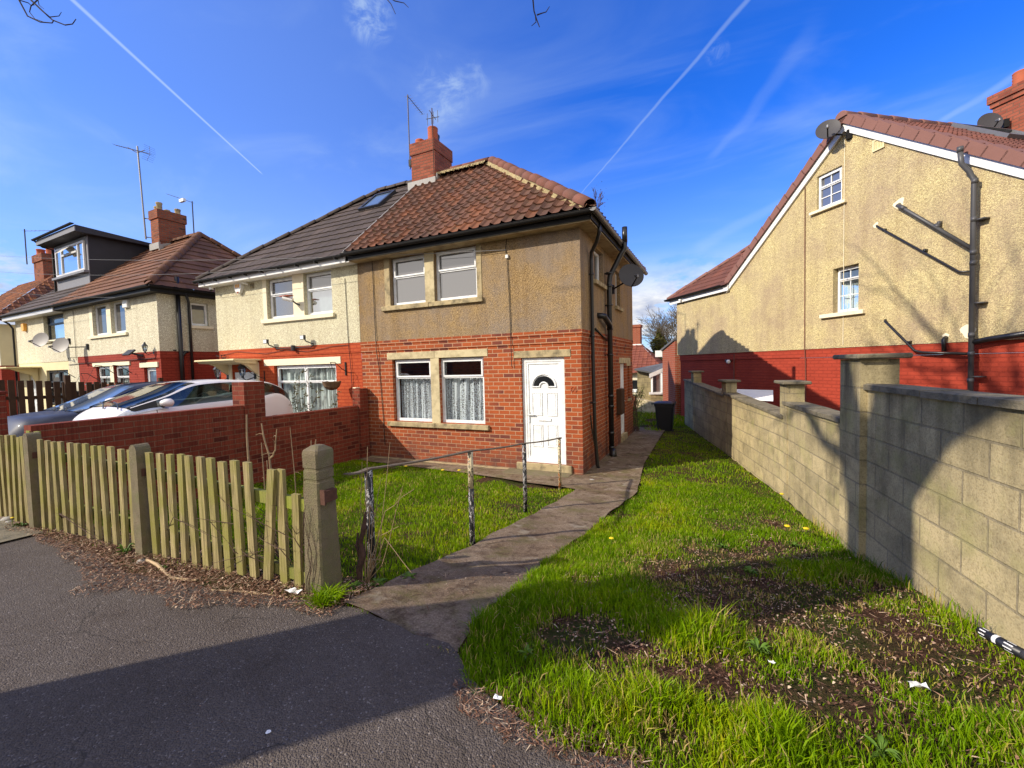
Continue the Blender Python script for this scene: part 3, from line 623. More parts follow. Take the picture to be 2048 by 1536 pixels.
def panel_door(parent, face, pos, u0, u1, z0, z1, fan=True, name='door', fwid=.075, handle_left=True):
    T = FACE[face](pos); mb = MB(); ring(mb, T, u0, u1, z0, z1, fwid, .05, .12, .06)
    a, b, c, d = u0+fwid, u1-fwid, z0+.06, z1-fwid
    mb.box(a+.004, b-.004, .075, .115, c+.004, d-.004, T); ring(mb, T, a, b, c, d, .045, .060, .08)
    o = mb.build(name, 'upvc', parent); W_ = b-a; Hh = d-c; mp = MB()
    px = [(a+.14*W_, a+.44*W_), (a+.56*W_, a+.86*W_)]
    for p, q in px:
        for r, s_ in ((.10, .33), (.42, .655)):
            zz0, zz1 = c+r*Hh+.06, c+s_*Hh+.06; ring(mp, T, p, q, zz0, zz1, .018, .062, .078); mp.box(p+.035, q-.035, .066, .078, zz0+.035, zz1-.035, T, )
    mp.build('panel', 'upvc', o)
    if fan:
        cx_, cz = (a+b)/2, c+.745*Hh; R1, R0 = .34*W_, .11*W_; mg = MB(); mo = MB(); qs = np.linspace(0, pi, 19)
        mg.grid([[T(cx_+r*cos(q)*.86+0*r, .066, cz+.012+r*sin(q)*.80) for q in qs] for r in (R0, R1)]); mg.build('fanlight', 'glass_dark', o)
        for r in (R1, R0*1.1): mo.tube([T(cx_+r*cos(q), .064, cz+r*sin(q)) for q in qs], .014, 6)
        mo.tube([T(cx_-R1, .064, cz), T(cx_-R0, .064, cz)], .013, 6).tube([T(cx_+R0, .064, cz), T(cx_+R1, .064, cz)], .013, 6)
        mo.build('fanlight_frame', 'upvc', o)
    MB().box(cx_-.11*1.2 if fan else a+.3, cx_+.11*1.2 if fan else b-.3, .055, .078, c+.40*Hh, c+.425*Hh, T, ).build('letterbox', 'upvc', o)
    hu = a+.035 if handle_left else b-.035
    MB().box(hu-.014, hu+.014, .048, .062, c+.38*Hh, c+.49*Hh, T).box(hu, hu+.12, .022, .04, c+.455*Hh, c+.468*Hh, T).box(hu-.008, hu+.008, .03, .05, c+.452*Hh, c+.471*Hh, T).build('handle', 'upvc', o)
    return o
panel_door(H, 'F', Y0, -3.455, -2.575, .10, 2.155)
MB().box(-3.59, -2.45, Y0-.045, Y0+.1, -.06, .098, bev=.006).build('threshold', 'stone_sill', H)
MB().box(-3.75, -2.42, 7.28, Y0-.046, -.16, -.03, bev=.012).build('doorstep', 'concrete_post', H)
# side door, slit window, meter box, side windows
panel_door(H, 'R', X1, 11.31, 12.01, .10, 1.99, fan=False, name='side_door', handle_left=False)
MB().box(X1-.1, X1+.012, 11.18, 12.14, 2.0, 2.15, bev=.004).box(X1-.1, X1+.01, 12.2, 12.75, 1.92, 2.15, bev=.004).build('lintel', 'stone_pale', H)
MB().box(X1-.1, X1+.03, 11.25, 12.07, -.08, .098).box(X1-.08, X1+.05, 12.28, 12.68, .93, .998).build('sill', 'stone_sill', H)
MB().quad((X1-.08, 12.35, 1.0), (X1-.08, 12.62, 1.0), (X1-.08, 12.62, 1.92), (X1-.08, 12.35, 1.92)).build('pane', 'glass_dark', H)
MB().box(X1, X1+.13, 10.78, 11.18, .72, 1.36, bev=.01).build('meter_box', 'timber_dark', H)
window(H, 'R', X1+.02, 8.74, 9.46, 3.73, 4.39, 'upvc', 'glass_grey', trans=None, cols=1)
window(H, 'R', X1+.02, 10.76, 11.31, 3.43, 4.29, 'upvc_grey', 'glass_grey')
MB().box(X1, X1+.09, 8.62, 9.58, 3.63, 3.718, bev=.006).box(X1, X1+.09, 10.65, 11.42, 3.33, 3.418, bev=.006).build('sill', 'stone_sill', H)
# soffit, fascia, gutters
mb = MB(); mb.box(X0, -1.98, 7.47, Y0-.02, 4.50, 4.525).box(X1+.02, -1.98, Y0-.02, 13.35, 4.502, 4.523); mb.box(X0, -1.98, 7.445, 7.47, 4.50, 4.66).box(-1.98, -1.955, 7.445, 13.38, 4.501, 4.66).box(X0, X1, Y1, 13.38, 4.5, 4.52)
mb.build('soffit', 'soffit', H)
mb = MB(); mb.box(X0, -1.94, 7.42, 7.444, 4.52, 4.66).box(-1.954, -1.93, 7.42, 13.38, 4.523, 4.663); mb.build('fascia', 'gutter_black', H)
mb = MB(); gutter(mb, [(-7.72, 7.36, 4.665), (-1.88, 7.36, 4.655)], .062); mb.build('gutter', 'gutter_black', H)
mb = MB(); gutter(mb, [(-1.868, 7.30, 4.665), (-1.868, 13.5, 4.665)], .058); mb.build('gutter', 'metal_grey', H)
# roof
RZ, EZ, RY = 7.42, 4.68, 10.43
V1 = sqrt(3.05**2+(RZ-EZ)**2); AX = -5.40; EX = -1.88
mb = MB(); slope(mb, (-7.66, 7.38, EZ), (1, 0, 0), (0, 3.05, RZ-EZ), V1, lambda v: 0, lambda v: (EX+7.66)+(AX-EX)*v/V1, .235, .30, .052, .032)
V2 = sqrt((EX-AX)**2+(RZ-EZ)**2); slope(mb, (EX, 7.38, EZ), (0, 1, 0), (AX-EX, 0, RZ-EZ), V2, lambda v: 3.05*v/V2, lambda v: 6.1-3.05*v/V2, .235, .30, .052, .032)
slope(mb, (-7.66, 13.48, EZ), (1, 0, 0), (0, -3.05, RZ-EZ), V1, lambda v: 0, lambda v: (EX+7.66)+(AX-EX)*v/V1, .235, .30, .052, .032, n=3)
rf = mb.build('roof', 'pantile', H, smooth=False)
mb = MB(); ridge(mb, (AX+.05, RY, RZ+.05), (EX-.05, 7.42, EZ+.06), .135, .40); ridge(mb, (AX, RY, RZ+.05), (EX-.05, 13.44, EZ+.06), .13, .42); ridge(mb, (-7.0, RY, RZ+.045), (AX-.02, RY, RZ+.06), .13, .44); mb.build('ridge_tiles', 'ridge_red', rf, smooth=True)
mb = MB()
for A, B in (((AX, RY-.02, RZ), (EX-.12, 7.5, EZ+.03)), ((-7.0, RY-.12, RZ-.02), (AX-.05, RY-.10, RZ-.02))):
    A, B = Vector(A), Vector(B); t = (B-A).normalized(); n = 46; dv = (t.cross(Vector((0, 0, 1)))).normalized(); dv = dv if dv.y < 0 else -dv; rows = []
    for i in range(n+1):
        c = A+(B-A)*(i/n); wv = .16+.05*sin(i*2.1)*cos(i*.7)+random.uniform(-.02, .02)
        rows.append([c+dv*.03+Vector((0, 0, .085)), c+dv*wv*.7+Vector((0, 0, .035)), c+dv*wv+Vector((0, 0, -.04))])
    mb.grid(rows)
mb.build('ridge_mortar', 'mortar_bed', rf)
# chimney
ch = MB(); ch.box(-7.80, -7.0, 10.13, 11.0, 6.4, 8.03); ch.box(-7.822, -6.978, 10.108, 11.022, 8.032, 8.36)
chm = ch.build('chimney', 'brick_chimney', H)
mb = MB(); mb.box(-7.90, -6.95, 10.06, 10.128, 7.02, 7.28); mb.prism([(-6.97, 10.12, 7.2), (-6.97, 10.95, 7.55), (-6.97, 10.95, 7.62), (-6.97, 10.12, 7.38)], (.04, 0, 0)); mb.build('lead_flashing', 'lead', chm)
def pot(parent, x, y, z, r, h, mat='terracotta', ribs=0):
    mb = MB(); pr_ = [(r*1.06, 0), (r*1.06, .04), (r, .06), (r*.97, h-.08), (r*1.1, h-.06), (r*1.1, h-.01), (r, h), (r*.8, h), (r*.78, h-.1)]
    if ribs: pr_ = [(r*1.06, 0)]+[(r*(1.08 if i % 2 else .98), .04+(h-.08)*i/(ribs*2)) for i in range(ribs*2+1)]+[(r*1.1, h-.02), (r, h), (r*.8, h), (r*.78, h-.1)]
    mb.grid([[(x+q*cos(a), y+q*sin(a), z+k) for a in np.linspace(0, 2*pi, 20, endpoint=False)] for q, k in pr_], close=True)
    mb.poly([(x+r*.78*cos(a), y+r*.78*sin(a), z+h-.1) for a in np.linspace(0, 2*pi, 20, endpoint=False)]); return mb.build('chimney_pot', mat, parent, smooth=True)
pot(chm, -7.63, 10.35, 8.385, .125, .14, 'terracotta'); pot(chm, -7.17, 10.33, 8.385, .135, .36, 'terracotta', 4); pot(chm, -7.28, 10.62, 8.385, .11, .32, 'pipe_black'); pot(chm, -7.65, 10.7, 8.385, .12, .2)
# pipes on the side wall
def clip(mb, x, y, z, r, out=(1, 0)): mb.tube([(x, y, z-.02), (x, y, z+.02)], r*1.25, 10); mb.box(x-abs(out[0])*.12-.015, x+.015, y-.02, y+.02, z-.012, z+.012)
mb = MB(); mb.tube([(-1.93, 8.0, 4.60), (-1.93, 8.0, 4.45), (-2.0, 8.08, 4.30), (-2.15, 8.25, 4.16), (-2.165, 8.28, 4.02), (-2.165, 8.30, 1.6), (-2.16, 8.33, 0.6), (-2.13, 8.36, .0), (-2.10, 8.36, -.09)], .036, 10)
for z in (3.75, 2.55, 1.25): clip(mb, -2.165, 8.29, z, .036)
mb.build('downpipe', 'pipe_black', H, smooth=True)
mb = MB(); mb.tube([(-2.12, 9.62, -.12), (-2.12, 9.62, 3.78), (-2.10, 9.64, 3.95), (-1.88, 9.72, 4.40), (-1.80, 9.74, 4.52), (-1.79, 9.74, 4.68)], .057, 12); mb.tube([(-1.79, 9.74, 4.66), (-1.79, 9.74, 4.99)], .058, 12)
for z in (.12, .45, 1.05, 1.28, 2.78, 3.72): mb.tube([(-2.12, 9.62, z-.03), (-2.12, 9.62, z+.03)], .066, 12)
mb.tube([(-2.05, 9.52, -.12), (-2.1, 9.6, .08)], .075, 10); mb.tube([(-2.25, 8.92, 3.02), (-2.10, 9.0, 3.0), (-2.10, 9.5, 2.86), (-2.12, 9.62, 2.80)], .062, 10); mb.tube([(-2.19, 8.62, 2.72), (-2.19, 9.6, 2.52)], .020, 8)
for z in (2.2, 3.3, 4.0): clip(mb, -2.12, 9.62, z, .057)
mb.build('soil_pipe', 'pipe_black', H, smooth=True)
MB().tube([(-2.19, 8.12, 1.02), (-2.18, 8.16, .8), (-2.15, 8.25, .4)], .016, 6).build('waste_pipe', 'pipe_black', H)
# cables and junction box on the front
mb = MB(); mb.tube([(-3.68, 7.69, 4.5), (-3.72, 7.69, 4.3), (-3.69, 7.69, 4.12), (-3.66, 7.69, 3.4), (-3.65, 7.69, 2.62), (-3.645, 7.69, 2.0), (-3.63, 7.71, 1.98)], .007, 5)
mb.tube([(-7.13, 7.69, 4.5), (-7.12, 7.69, 3.2), (-7.10, 7.68, 2.45), (-7.06, 7.715, 2.0), (-7.0, 7.715, .9), (-6.98, 7.715, .25)], .008, 5)
mb.build('cable', 'cable', H)
MB().box(-3.715, -3.655, 7.665, 7.71, 4.12, 4.19, bev=.005).build('junction_box', 'plastic_white', H)
MB().box(-4.4, -3.95, 7.45, 7.71, -.10, -.065).box(-4.36, -3.99, 7.47, 7.69, -.068, -.06).build('drain_cover', 'coping', H)
MB().box(-7.4, -3.62, 7.60, 7.728, -.16, -.045).build('footing', 'stone_sill', H)
mb = MB()
for i, chx in enumerate('60'):
    x = -2.455+.07*i; zz = 1.50
    if chx == '6': mb.tube([(x+.045, 7.722, zz+.09), (x+.012, 7.722, zz+.075), (x+.003, 7.722, zz+.03), (x+.015, 7.722, zz), (x+.04, 7.722, zz+.008), (x+.046, 7.722, zz+.035), (x+.02, 7.722, zz+.05), (x+.005, 7.722, zz+.04)], .006, 5)
    else: mb.tube([(x+.025+.022*cos(a), 7.722, zz+.045+.045*sin(a)) for a in np.linspace(0, 2*pi, 13)], .006, 5)
mb.build('house_number', 'terracotta', H)

# ------------------------------------------------------------------ attached neighbour (left half)
H2 = thing('house', 'cream rendered and bright painted brick house with charcoal tiled roof and skylight', 'house', (-10.3, 10.4, .0))
A0, A1 = -13.09, -7.6
lw = [(-10.75, -8.46, .80, 2.17), (-12.53, -11.51, .05, 2.03)]; uw = [(-10.86, -9.84, 3.42, 4.48), (-9.43, -8.46, 3.42, 4.48)]
mb = MB(); wall(mb, 'F', Y0-.002, A0, A1-.002, -.4, 2.42, lw, .12); wall(mb, 'L', A0, Y0, Y1, -.4, 2.42); wall(mb, 'B', Y1, A0, A1, -.4, 2.42)
mb.box(A0, A1-.002, Y0-.020, Y0+.1, 2.42, 2.66); mb.build('brick_wall', 'brick_painted_orange', H2)
mb = MB(); wall(mb, 'F', Y0-.026, A0-.02, A1-.002, 2.661, 4.56, uw, .13); wall(mb, 'L', A0-.02, Y0-.02, Y1, 2.66, 4.56); wall(mb, 'B', Y1, A0, A1, 2.66, 4.56); mb.build('render_wall', 'dash_cream', H2)
MB().box(-11.13, -8.28, Y0-.02, Y0+.1, 2.172, 2.345, bev=.005).build('lintel', 'stone_painted', H2)
MB().box(-9.838, -9.432, Y0-.040, Y0+.15, 3.42, 4.52, bev=.006).build('mullion', 'stone_painted', H2)
MB().box(-11.02, -10.862, Y0-.036, Y0+.13, 3.42, 4.53, bev=.006).build('window_jamb', 'stone_painted', H2)
MB().box(-11.08, -8.38, Y0-.09, Y0+.14, 3.31, 3.416, bev=.008).build('sill', 'stone_painted', H2)
window(H2, 'F', Y0, -10.74, -8.47, .81, 2.16, 'upvc', 'glass_clear', 'glass_clear', trans=1.72, cols=2, net=('net', .85, 2.1, .03))
window(H2, 'F', Y0-.02, -10.84, -9.84, 3.43, 4.47, 'upvc', 'glass_grey', 'glass_blind', trans=4.04)
window(H2, 'F', Y0-.02, -9.43, -8.47, 3.43, 4.47, 'upvc', 'glass_skyish', 'glass_blind', trans=4.04)
MB().quad((-9.4, 7.95, 3.4), (-8.4, 7.95, 3.4), (-8.4, 7.95, 4.5), (-9.4, 7.95, 4.5)).build('blind', 'curtain_cloth', H2)
panel_door(H2, 'F', Y0, -12.52, -11.52, .06, 2.02, fan=False)
MB().box(-11.50, -11.36, Y0-.03, Y0+.02, .0, 2.28).box(-12.70, -12.55, Y0-.03, Y0+.02, .0, 2.28).build('door_surround', 'stone_painted', H2)
mb = MB(); mb.box(-12.95, -11.22, 6.95, Y0-.02, 2.33, 2.375, bev=.01)
for x in (-12.78, -11.45): mb.prism([(x, Y0-.03, 2.33), (x, Y0-.03, 1.95), (x, Y0-.18, 2.05), (x, Y0-.35, 2.20), (x, 7.05, 2.33)], (.09, 0, 0))
mb.prism([(-12.9, 6.99, 2.33), (-12.9, 7.6, 2.33), (-12.9, 7.6, 2.24), (-12.9, 7.05, 2.28)], (1.63, 0, 0)); mb.build('door_canopy', 'cream_paint', H2)
mb = MB(); mb.box(-13.4, A1, 7.45, Y0-.02, 4.49, 4.515); mb.box(-13.4, A1-.10, 7.425, 7.45, 4.49, 4.63); mb.build('soffit', 'soffit_white', H2)
mb = MB(); gutter(mb, [(-13.5, 7.37, 4.645), (-7.73, 7.37, 4.645)], .055)
for i in range(9): x = -13.2+.66*i; mb.box(x-.015, x+.015, 7.31, 7.43, 4.57, 4.60)
mb.build('gutter', 'gutter_black', H2)
BX, BE = -9.35, -13.48
mb = MB(); slope(mb, (BE, 7.38, EZ-.03), (1, 0, 0), (0, 3.05, RZ-EZ), V1, lambda v: (BX-BE)*v/V1, lambda v: -7.70-BE, .33, .335, .012, .026, 'flat', 6)
V3 = sqrt((BX-BE)**2+(RZ-EZ)**2); slope(mb, (BE, 7.38, EZ-.03), (0, 1, 0), (BX-BE, 0, RZ-EZ), V3, lambda v: 3.05*v/V3, lambda v: 6.1-3.05*v/V3, .33, .335, .012, .026, 'flat', 4)
slope(mb, (BE, 13.48, EZ-.03), (1, 0, 0), (0, -3.05, RZ-EZ), V1, lambda v: (BX-BE)*v/V1, lambda v: -7.70-BE, .33, .335, .012, .026, 'flat', 2)
rf2 = mb.build('roof', 'tile_charcoal', H2)
mb = MB(); ridge(mb, (BX, RY, RZ+.0), (BE+.05, 7.42, EZ+.0), .10, .40); ridge(mb, (BX, RY, RZ+.0), (BE+.05, 13.4, EZ+.0), .10, .40); ridge(mb, (-7.83, RY, RZ+.02), (BX, RY, RZ+.02), .10, .42); mb.build('ridge_tiles', 'tile_charcoal', rf2, smooth=True)
MB().box(-7.735, -7.685, 7.36, 7.40, EZ, EZ+.02).tube([(-7.70, 7.38, EZ+.03), (-7.70, RY-.35, RZ-.28)], .022, 6).build('verge_strip', 'lead', rf2)
# skylight on the front slope
bb = Vector((0, 3.05, RZ-EZ)).normalized(); nn = Vector((1, 0, 0)).cross(bb)
def onslope(x, v, h): return Vector((x, 7.38, EZ-.03))+bb*v+nn*h
mb = MB(); T = lambda u, d, z: onslope(u, z, .10-d)
mb2 = MB(); ring(mb2, T, -9.12, -8.36, 2.72, 3.70, .07, 0., .09); sk = mb2.build('skylight', 'frame_dark', H2)
MB().add([onslope(-9.06, 2.78, .07), onslope(-8.42, 2.78, .07), onslope(-8.42, 3.64, .07), onslope(-9.06, 3.64, .07)], [(0, 1, 2, 3)]).build('pane', 'glass_sky', sk)
mb = MB(); mb.tube([(-8.0, 7.69, 4.2), (-7.98, 7.69, 3.0), (-7.97, 7.69, 2.6), (-7.93, 7.70, 2.0), (-7.9, 7.70, .5)], .007, 5)
mb.tube([(-13.0, 7.695, 2.52), (-12.2, 7.69, 2.60), (-11.0, 7.69, 2.50), (-10.2, 7.69, 2.58), (-9.4, 7.69, 2.50), (-8.5, 7.69, 2.60), (-8.0, 7.69, 2.61)], .006, 5)
for k in range(9): a = random.uniform(0, 6); mb.tube([(-13.0+.3*random.random(), 7.68, 2.42), (-12.9+.2*cos(a), 7.62, 2.52+.08*sin(a)), (-12.8+.25*cos(a+1), 7.66, 2.44+.1*random.random())], .004, 4)
mb.build('cable', 'cable', H2)
MB().box(-11.52, -11.36, Y0-.04, Y0-.02, 4.30, 4.44).box(-11.50, -11.38, Y0-.045, Y0-.04, 4.35, 4.36).build('air_vent', 'stone_sill', H2)

# ------------------------------------------------------------------ fittings on the pair (hung on the walls, so things of their own)
t = thing('burglar_alarm', 'white shield shaped alarm box on the cream wall of the attached house', 'alarm', (-11.95, 7.70, 4.3))
MB().prism([(-12.10, 7.62, 4.50), (-11.80, 7.62, 4.50), (-11.79, 7.62, 4.38), (-11.86, 7.62, 4.24), (-11.95, 7.62, 4.18), (-12.04, 7.62, 4.24), (-12.11, 7.62, 4.38)], (0, .085, 0)).build('case', 'plastic_white', t)
mb = MB()
for i in range(3): mb.box(-12.05+.07*i, -12.01+.07*i, 7.612, 7.619, 4.36, 4.45)
mb.build('lettering', 'alarm_amber', t)
MB().prism([(-12.0, 7.612, 4.245), (-11.9, 7.612, 4.245), (-11.95, 7.612, 4.19)], (0, .007, 0)).build('lens', 'terracotta', t)
t = thing('security_camera', 'bullet camera on the stone mullion between the upper windows of the attached house', 'camera', (-9.64, 7.69, 3.72))
MB().tube([(-9.82, 7.40, 3.86), (-9.60, 7.50, 3.80)], .055, 10).build('camera_body', 'plastic_white', t); MB().box(-9.92, -9.58, 7.36, 7.52, 3.90, 3.915).build('sun_shield', 'terracotta', t); MB().tube([(-9.62, 7.50, 3.79), (-9.60, 7.6, 3.72), (-9.60, 7.69, 3.70)], .02, 6).build('bracket', 'frame_dark', t)
t = thing('security_camera', 'small white dome camera under the eaves at the far corner of the attached house', 'camera', (-13.02, 7.5, 4.4))
MB().tube([(-13.02, 7.55, 4.48), (-13.02, 7.55, 4.40)], .055, 12).build('camera_body', 'plastic_white', t); MB().tube([(-13.02, 7.55, 4.40), (-13.02, 7.55, 4.37), (-13.02, 7.55, 4.35)], [.05, .04, .01], 12).build('lens', 'glass_dark', t)
t = thing('security_camera', 'tiny white camera under the eaves beside the air vent and alarm box', 'camera', (-11.62, 7.6, 4.46))
MB().tube([(-11.66, 7.55, 4.47), (-11.58, 7.68, 4.42)], .03, 8).build('camera_body', 'plastic_white', t)
def flood(x, z, lab):
    t = thing('floodlight', lab, 'lamp', (x, 7.7, z), group='floodlights over the front window of the attached house')
    MB().box(x-.09, x+.05, 7.50, 7.56, z+.0, z+.11).build('lamp_head', 'frame_dark', t); MB().quad((x-.08, 7.495, z+.01), (x+.04, 7.495, z+.01), (x+.04, 7.495, z+.10), (x-.08, 7.495, z+.10)).build('lens', 'plastic_white', t)
    MB().tube([(x, 7.55, z+.03), (x+.03, 7.58, z-.04), (x+.10, 7.66, z-.09), (x+.16, 7.70, z-.11)], .014, 6).build('bracket', 'frame_dark', t)
flood(-10.72, 2.76, 'left floodlight of the two above the wide front window')
flood(-9.32, 2.80, 'right floodlight of the two above the wide front window')
tag(MB().tube([(-10.55, 7.68, 2.65), (-10.5, 7.66, 2.62), (-9.2, 7.66, 2.62), (-9.15, 7.68, 2.66)], .016, 6).tube([(-9.85, 7.64, 2.68), (-9.85, 7.64, 2.55)], .05, 8).build('light_bar', 'frame_dark'), 'black bar with a central sensor running between the two floodlights', 'light bar')
def lantern(x, y, z, lab, s=1., wall_y=7.72, grp=None):
    t = thing('wall_lantern', lab, 'lamp', (x, wall_y, z), group=grp); hx = [(cos(a), sin(a)) for a in np.linspace(0, 2*pi, 6, endpoint=False)]
    MB().grid([[(x+.045*s*c, y+.045*s*q, z) for c, q in hx], [(x+.085*s*c, y+.085*s*q, z+.20*s) for c, q in hx]], close=True).build('glass_panes', 'glass_skyish', t)
    mb = MB(); mb.grid([[(x+r*s*c, y+r*s*q, z+h*s) for c, q in hx] for r, h in ((.105, .20), (.06, .26), (.035, .30), (.012, .36))], close=True); mb.tube([(x, y, z-.06*s), (x, y, z)], .03*s, 6)
    for c, q in hx: mb.tube([(x+.045*s*c, y+.045*s*q, z), (x+.085*s*c, y+.085*s*q, z+.2*s)], .008*s, 4)
    mb.build('lantern_frame', 'frame_dark', t)
    MB().tube([(x, y, z-.05*s), (x+.06*s, y+.05, z-.12*s), (x+.10*s, wall_y-.03, z-.05*s), (x+.10*s, wall_y, z)], .014*s, 6).box(x+.05*s, x+.15*s, wall_y-.02, wall_y, z-.1*s, z+.06*s).build('bracket', 'frame_dark', t)
lantern(-12.85, 7.50, 1.90, 'black lantern left of the door under the canopy', 1.1); lantern(-11.62, 7.42, 1.93, 'black lantern right of the door, just above the tall brick pillar', 1.1)
t = thing('hanging_basket', 'brown wicker basket hanging in front of the attached house window', 'basket', (-8.15, 7.72, 1.4))
mb = MB(); c = (-8.17, 7.32); mb.grid([[(c[0]+r*cos(a), c[1]+r*sin(a), z+random.uniform(-.01, .01)) for a in np.linspace(0, 2*pi, 24, endpoint=False)] for r, z in ((.01, 1.55), (.10, 1.565), (.17, 1.62), (.205, 1.72), (.21, 1.75), (.19, 1.73), (.01, 1.72))], close=True); mb.build('bowl', 'basket', t)
mb = MB()
for a in (0, 2.1, 4.2): mb.tube([(c[0]+.2*cos(a), c[1]+.2*sin(a), 1.74), (c[0], c[1], 2.17)], .003, 4)
mb.build('chain', 'cable', t)
MB().tube([(c[0], c[1], 2.17), (c[0], c[1]-.02, 2.20), (c[0]+.02, 7.42, 2.20), (c[0]+.03, 7.6, 2.05), (-8.12, 7.71, 1.98)], .009, 6).box(-8.14, -8.11, 7.70, 7.73, 1.88, 2.2).build('bracket', 'cable', t)
MB().tube([(-11.14, 7.71, 2.05), (-11.14, 7.71, 1.75)], .012, 6).tube([(-11.14, 7.7, 1.83), (-11.25, 7.45, 1.97), (-11.32, 7.3, 2.1)], .009, 6).build('hanging_bracket', 'cable', None, label='empty black plant bracket between the canopy and the wide front window', cat='bracket')
t = thing('satellite_dish', 'dark dish on the shaded side wall of the pebbledash house by the soil pipe', 'satellite dish', (-2.24, 10.2, 3.9))
disc_dish(t, (-1.72, 10.05, 3.98), (.50, -.85, .20), .29, .27, 'dish_grey', wallpt=(-2.2, 10.3, 3.75))
def yagi(parent, A, B, n, el, mat='aerial_metal', refl=True, vert=False):
    A, B = Vector(A), Vector(B); t = (B-A).normalized(); s = t.cross(Vector((0, 0, 1))).normalized(); s = Vector((0, 0, 1)) if vert else s
    mb = MB(); mb.tube([A, B], .010, 5)
    for i in range(n): c = A+(B-A)*(i/(n-1)); L = el*(1-.35*i/n); mb.tube([c-s*L/2, c+s*L/2], .004, 4)
    mb.build('boom', mat, parent)
    if refl:
        mb = MB(); u = s.cross(t).normalized()
        for k in (-1, 1):
            for j in range(4): c = A+u*k*(.05+.07*j)+t*.03*j; mb.tube([c-s*el*.7, c+s*el*.7], .004, 4)
            mb.tube([A, A+u*k*.28+t*.1], .006, 4)
        mb.build('reflector', mat, parent)
t = thing('tv_aerial', 'tall thin aerial mast on the left side of the red brick chimney', 'aerial', (-7.86, 10.25, 7.9))
MB().tube([(-7.90, 10.2, 7.72), (-7.90, 10.2, 9.80)], .016, 6).build('mast', 'aerial_metal', t); yagi(t, (-7.90, 10.2, 9.76), (-8.02, 11.05, 9.72), 9, .20, refl=False)
MB().box(-7.93, -7.84, 10.17, 10.24, 7.80, 7.98).tube([(-7.90, 10.2, 7.86), (-7.82, 10.14, 7.74)], .02, 5).build('bracket', 'gutter_black', t)
t = thing('tv_aerial', 'short rusty aerial rising above the ribbed pot of the red brick chimney', 'aerial', (-6.98, 10.1, 8.0))
MB().tube([(-7.0, 10.08, 7.3), (-7.0, 10.08, 9.12)], .014, 6).build('mast', 'rust', t)
mb = MB(); mb.tube([(-7.18, 10.05, 8.86), (-6.80, 10.12, 8.86)], .010, 5).tube([(-7.0, 9.95, 9.0), (-7.0, 10.25, 8.9)], .010, 5)
for x in (-7.16, -7.03, -6.96, -6.82): mb.tube([(x, 10.08, 8.70), (x, 10.08, 9.02)], .008, 5)
mb.build('element', 'metal_grey', t)
# ------------------------------------------------------------------ right-hand house (gable end, local frame)
R_ = thing('house', 'yellow pebbledash and red brick house with a tall gable end, white bargeboards and black pipes', 'house', (4.12, 10.45, 0), radians(-53), world=False)
def gable(mb, y, us, g, z0, holes, dep=.12):
    us = sorted(set(us) | {h[0] for h in holes} | {h[1] for h in holes})
    for a, b in zip(us, us[1:]):
        hs_ = sorted([h for h in holes if h[0] < (a+b)/2 < h[1]], key=lambda h: h[2]); z = z0
        for h in hs_: mb.quad((a, y, z), (b, y, z), (b, y, h[2]), (a, y, h[2])); z = h[3]
        mb.quad((a, y, z), (b, y, z), (b, y, g(b)), (a, y, g(a)))
    for h in holes:
        a, b, c, d = h; mb.quad((a, y, c), (a, y+dep, c), (a, y+dep, d), (a, y, d)); mb.quad((b, y, c), (b, y+dep, c), (b, y+dep, d), (b, y, d)); mb.quad((a, y, c), (b, y, c), (b, y+dep, c), (a, y+dep, c)); mb.quad((a, y, d), (b, y, d), (b, y+dep, d), (a, y+dep, d))
gr = lambda u: (4.36 if u < -6.03 else 7.28-.77*abs(u+2.35))
rh = [(-3.07, -2.43, 5.60, 6.42), (-2.63, -2.02, 3.06, 4.10)]
mb = MB(); gable(mb, -.02, [-9.02, -6.04, -6.02, -5, -2.35, 1.5], gr, 2.24, rh, .15); wall(mb, 'R', 1.5, -.02, 9, 2.24, 4.3); wall(mb, 'L', -9.02, -.02, 5.4, 2.24, 4.36); wall(mb, 'B', 9, -6.0, 1.5, 2.2, 4.3); mb.build('render_wall', 'dash_yellow', R_)
mb = MB(); wall(mb, 'F', .02, -8.86, 1.46, -1., 2.02); wall(mb, 'F', 0, -8.88, 1.48, 2.022, 2.24); mb.quad((-8.88, 0, 2.021), (1.48, 0, 2.021), (1.48, .02, 2.021), (-8.88, .02, 2.021)); wall(mb, 'L', -8.86, 0.02, 5.4, -1, 2.24); wall(mb, 'R', 1.46, 0, 9, -1, 2.24)
mb.build('brick_wall', 'brick_painted_red', R_)
window(R_, 'F', -.02, -3.06, -2.44, 5.61, 6.41, 'upvc', 'glass_blind', 'glass_blind', trans=6.10, dep=.05, bars=[(2, 2), (2, 1)], fw_=.05)
window(R_, 'F', -.02, -2.62, -2.03, 3.07, 4.09, 'upvc', 'glass_clear', 'glass_sky', trans=3.80, dep=.13, bars=[(2, 2), (2, 1)], fw_=.05, net=('net', 3.1, 3.8, .02))
MB().box(-3.22, -2.30, -.10, .1, 5.53, 5.597, bev=.006).box(-2.92, -1.86, -.10, .12, 2.965, 3.055, bev=.006).build('sill', 'stone_painted', R_)
mb = MB()
for s_, x_end, zz in ((-1, -6.22, 0), (1, 1.7, 0)):
    ax, ex = -2.35, x_end; za = 7.42; ze = za-.77*abs(ex-ax)
    mb.prism([(ax, -.075, za-.29), (ax, -.075, za-.01), (ex, -.075, ze-.01), (ex, -.075, ze-.29)], (0, .052, 0))
mb.box(-9.35, -6.1, -.12, -.095, 4.20, 4.36); mb.build('bargeboard', 'soffit_white', R_)
MB().box(-9.3, -6.05, -.095, -.02, 4.34, 4.355).build('soffit', 'soffit_white', R_)
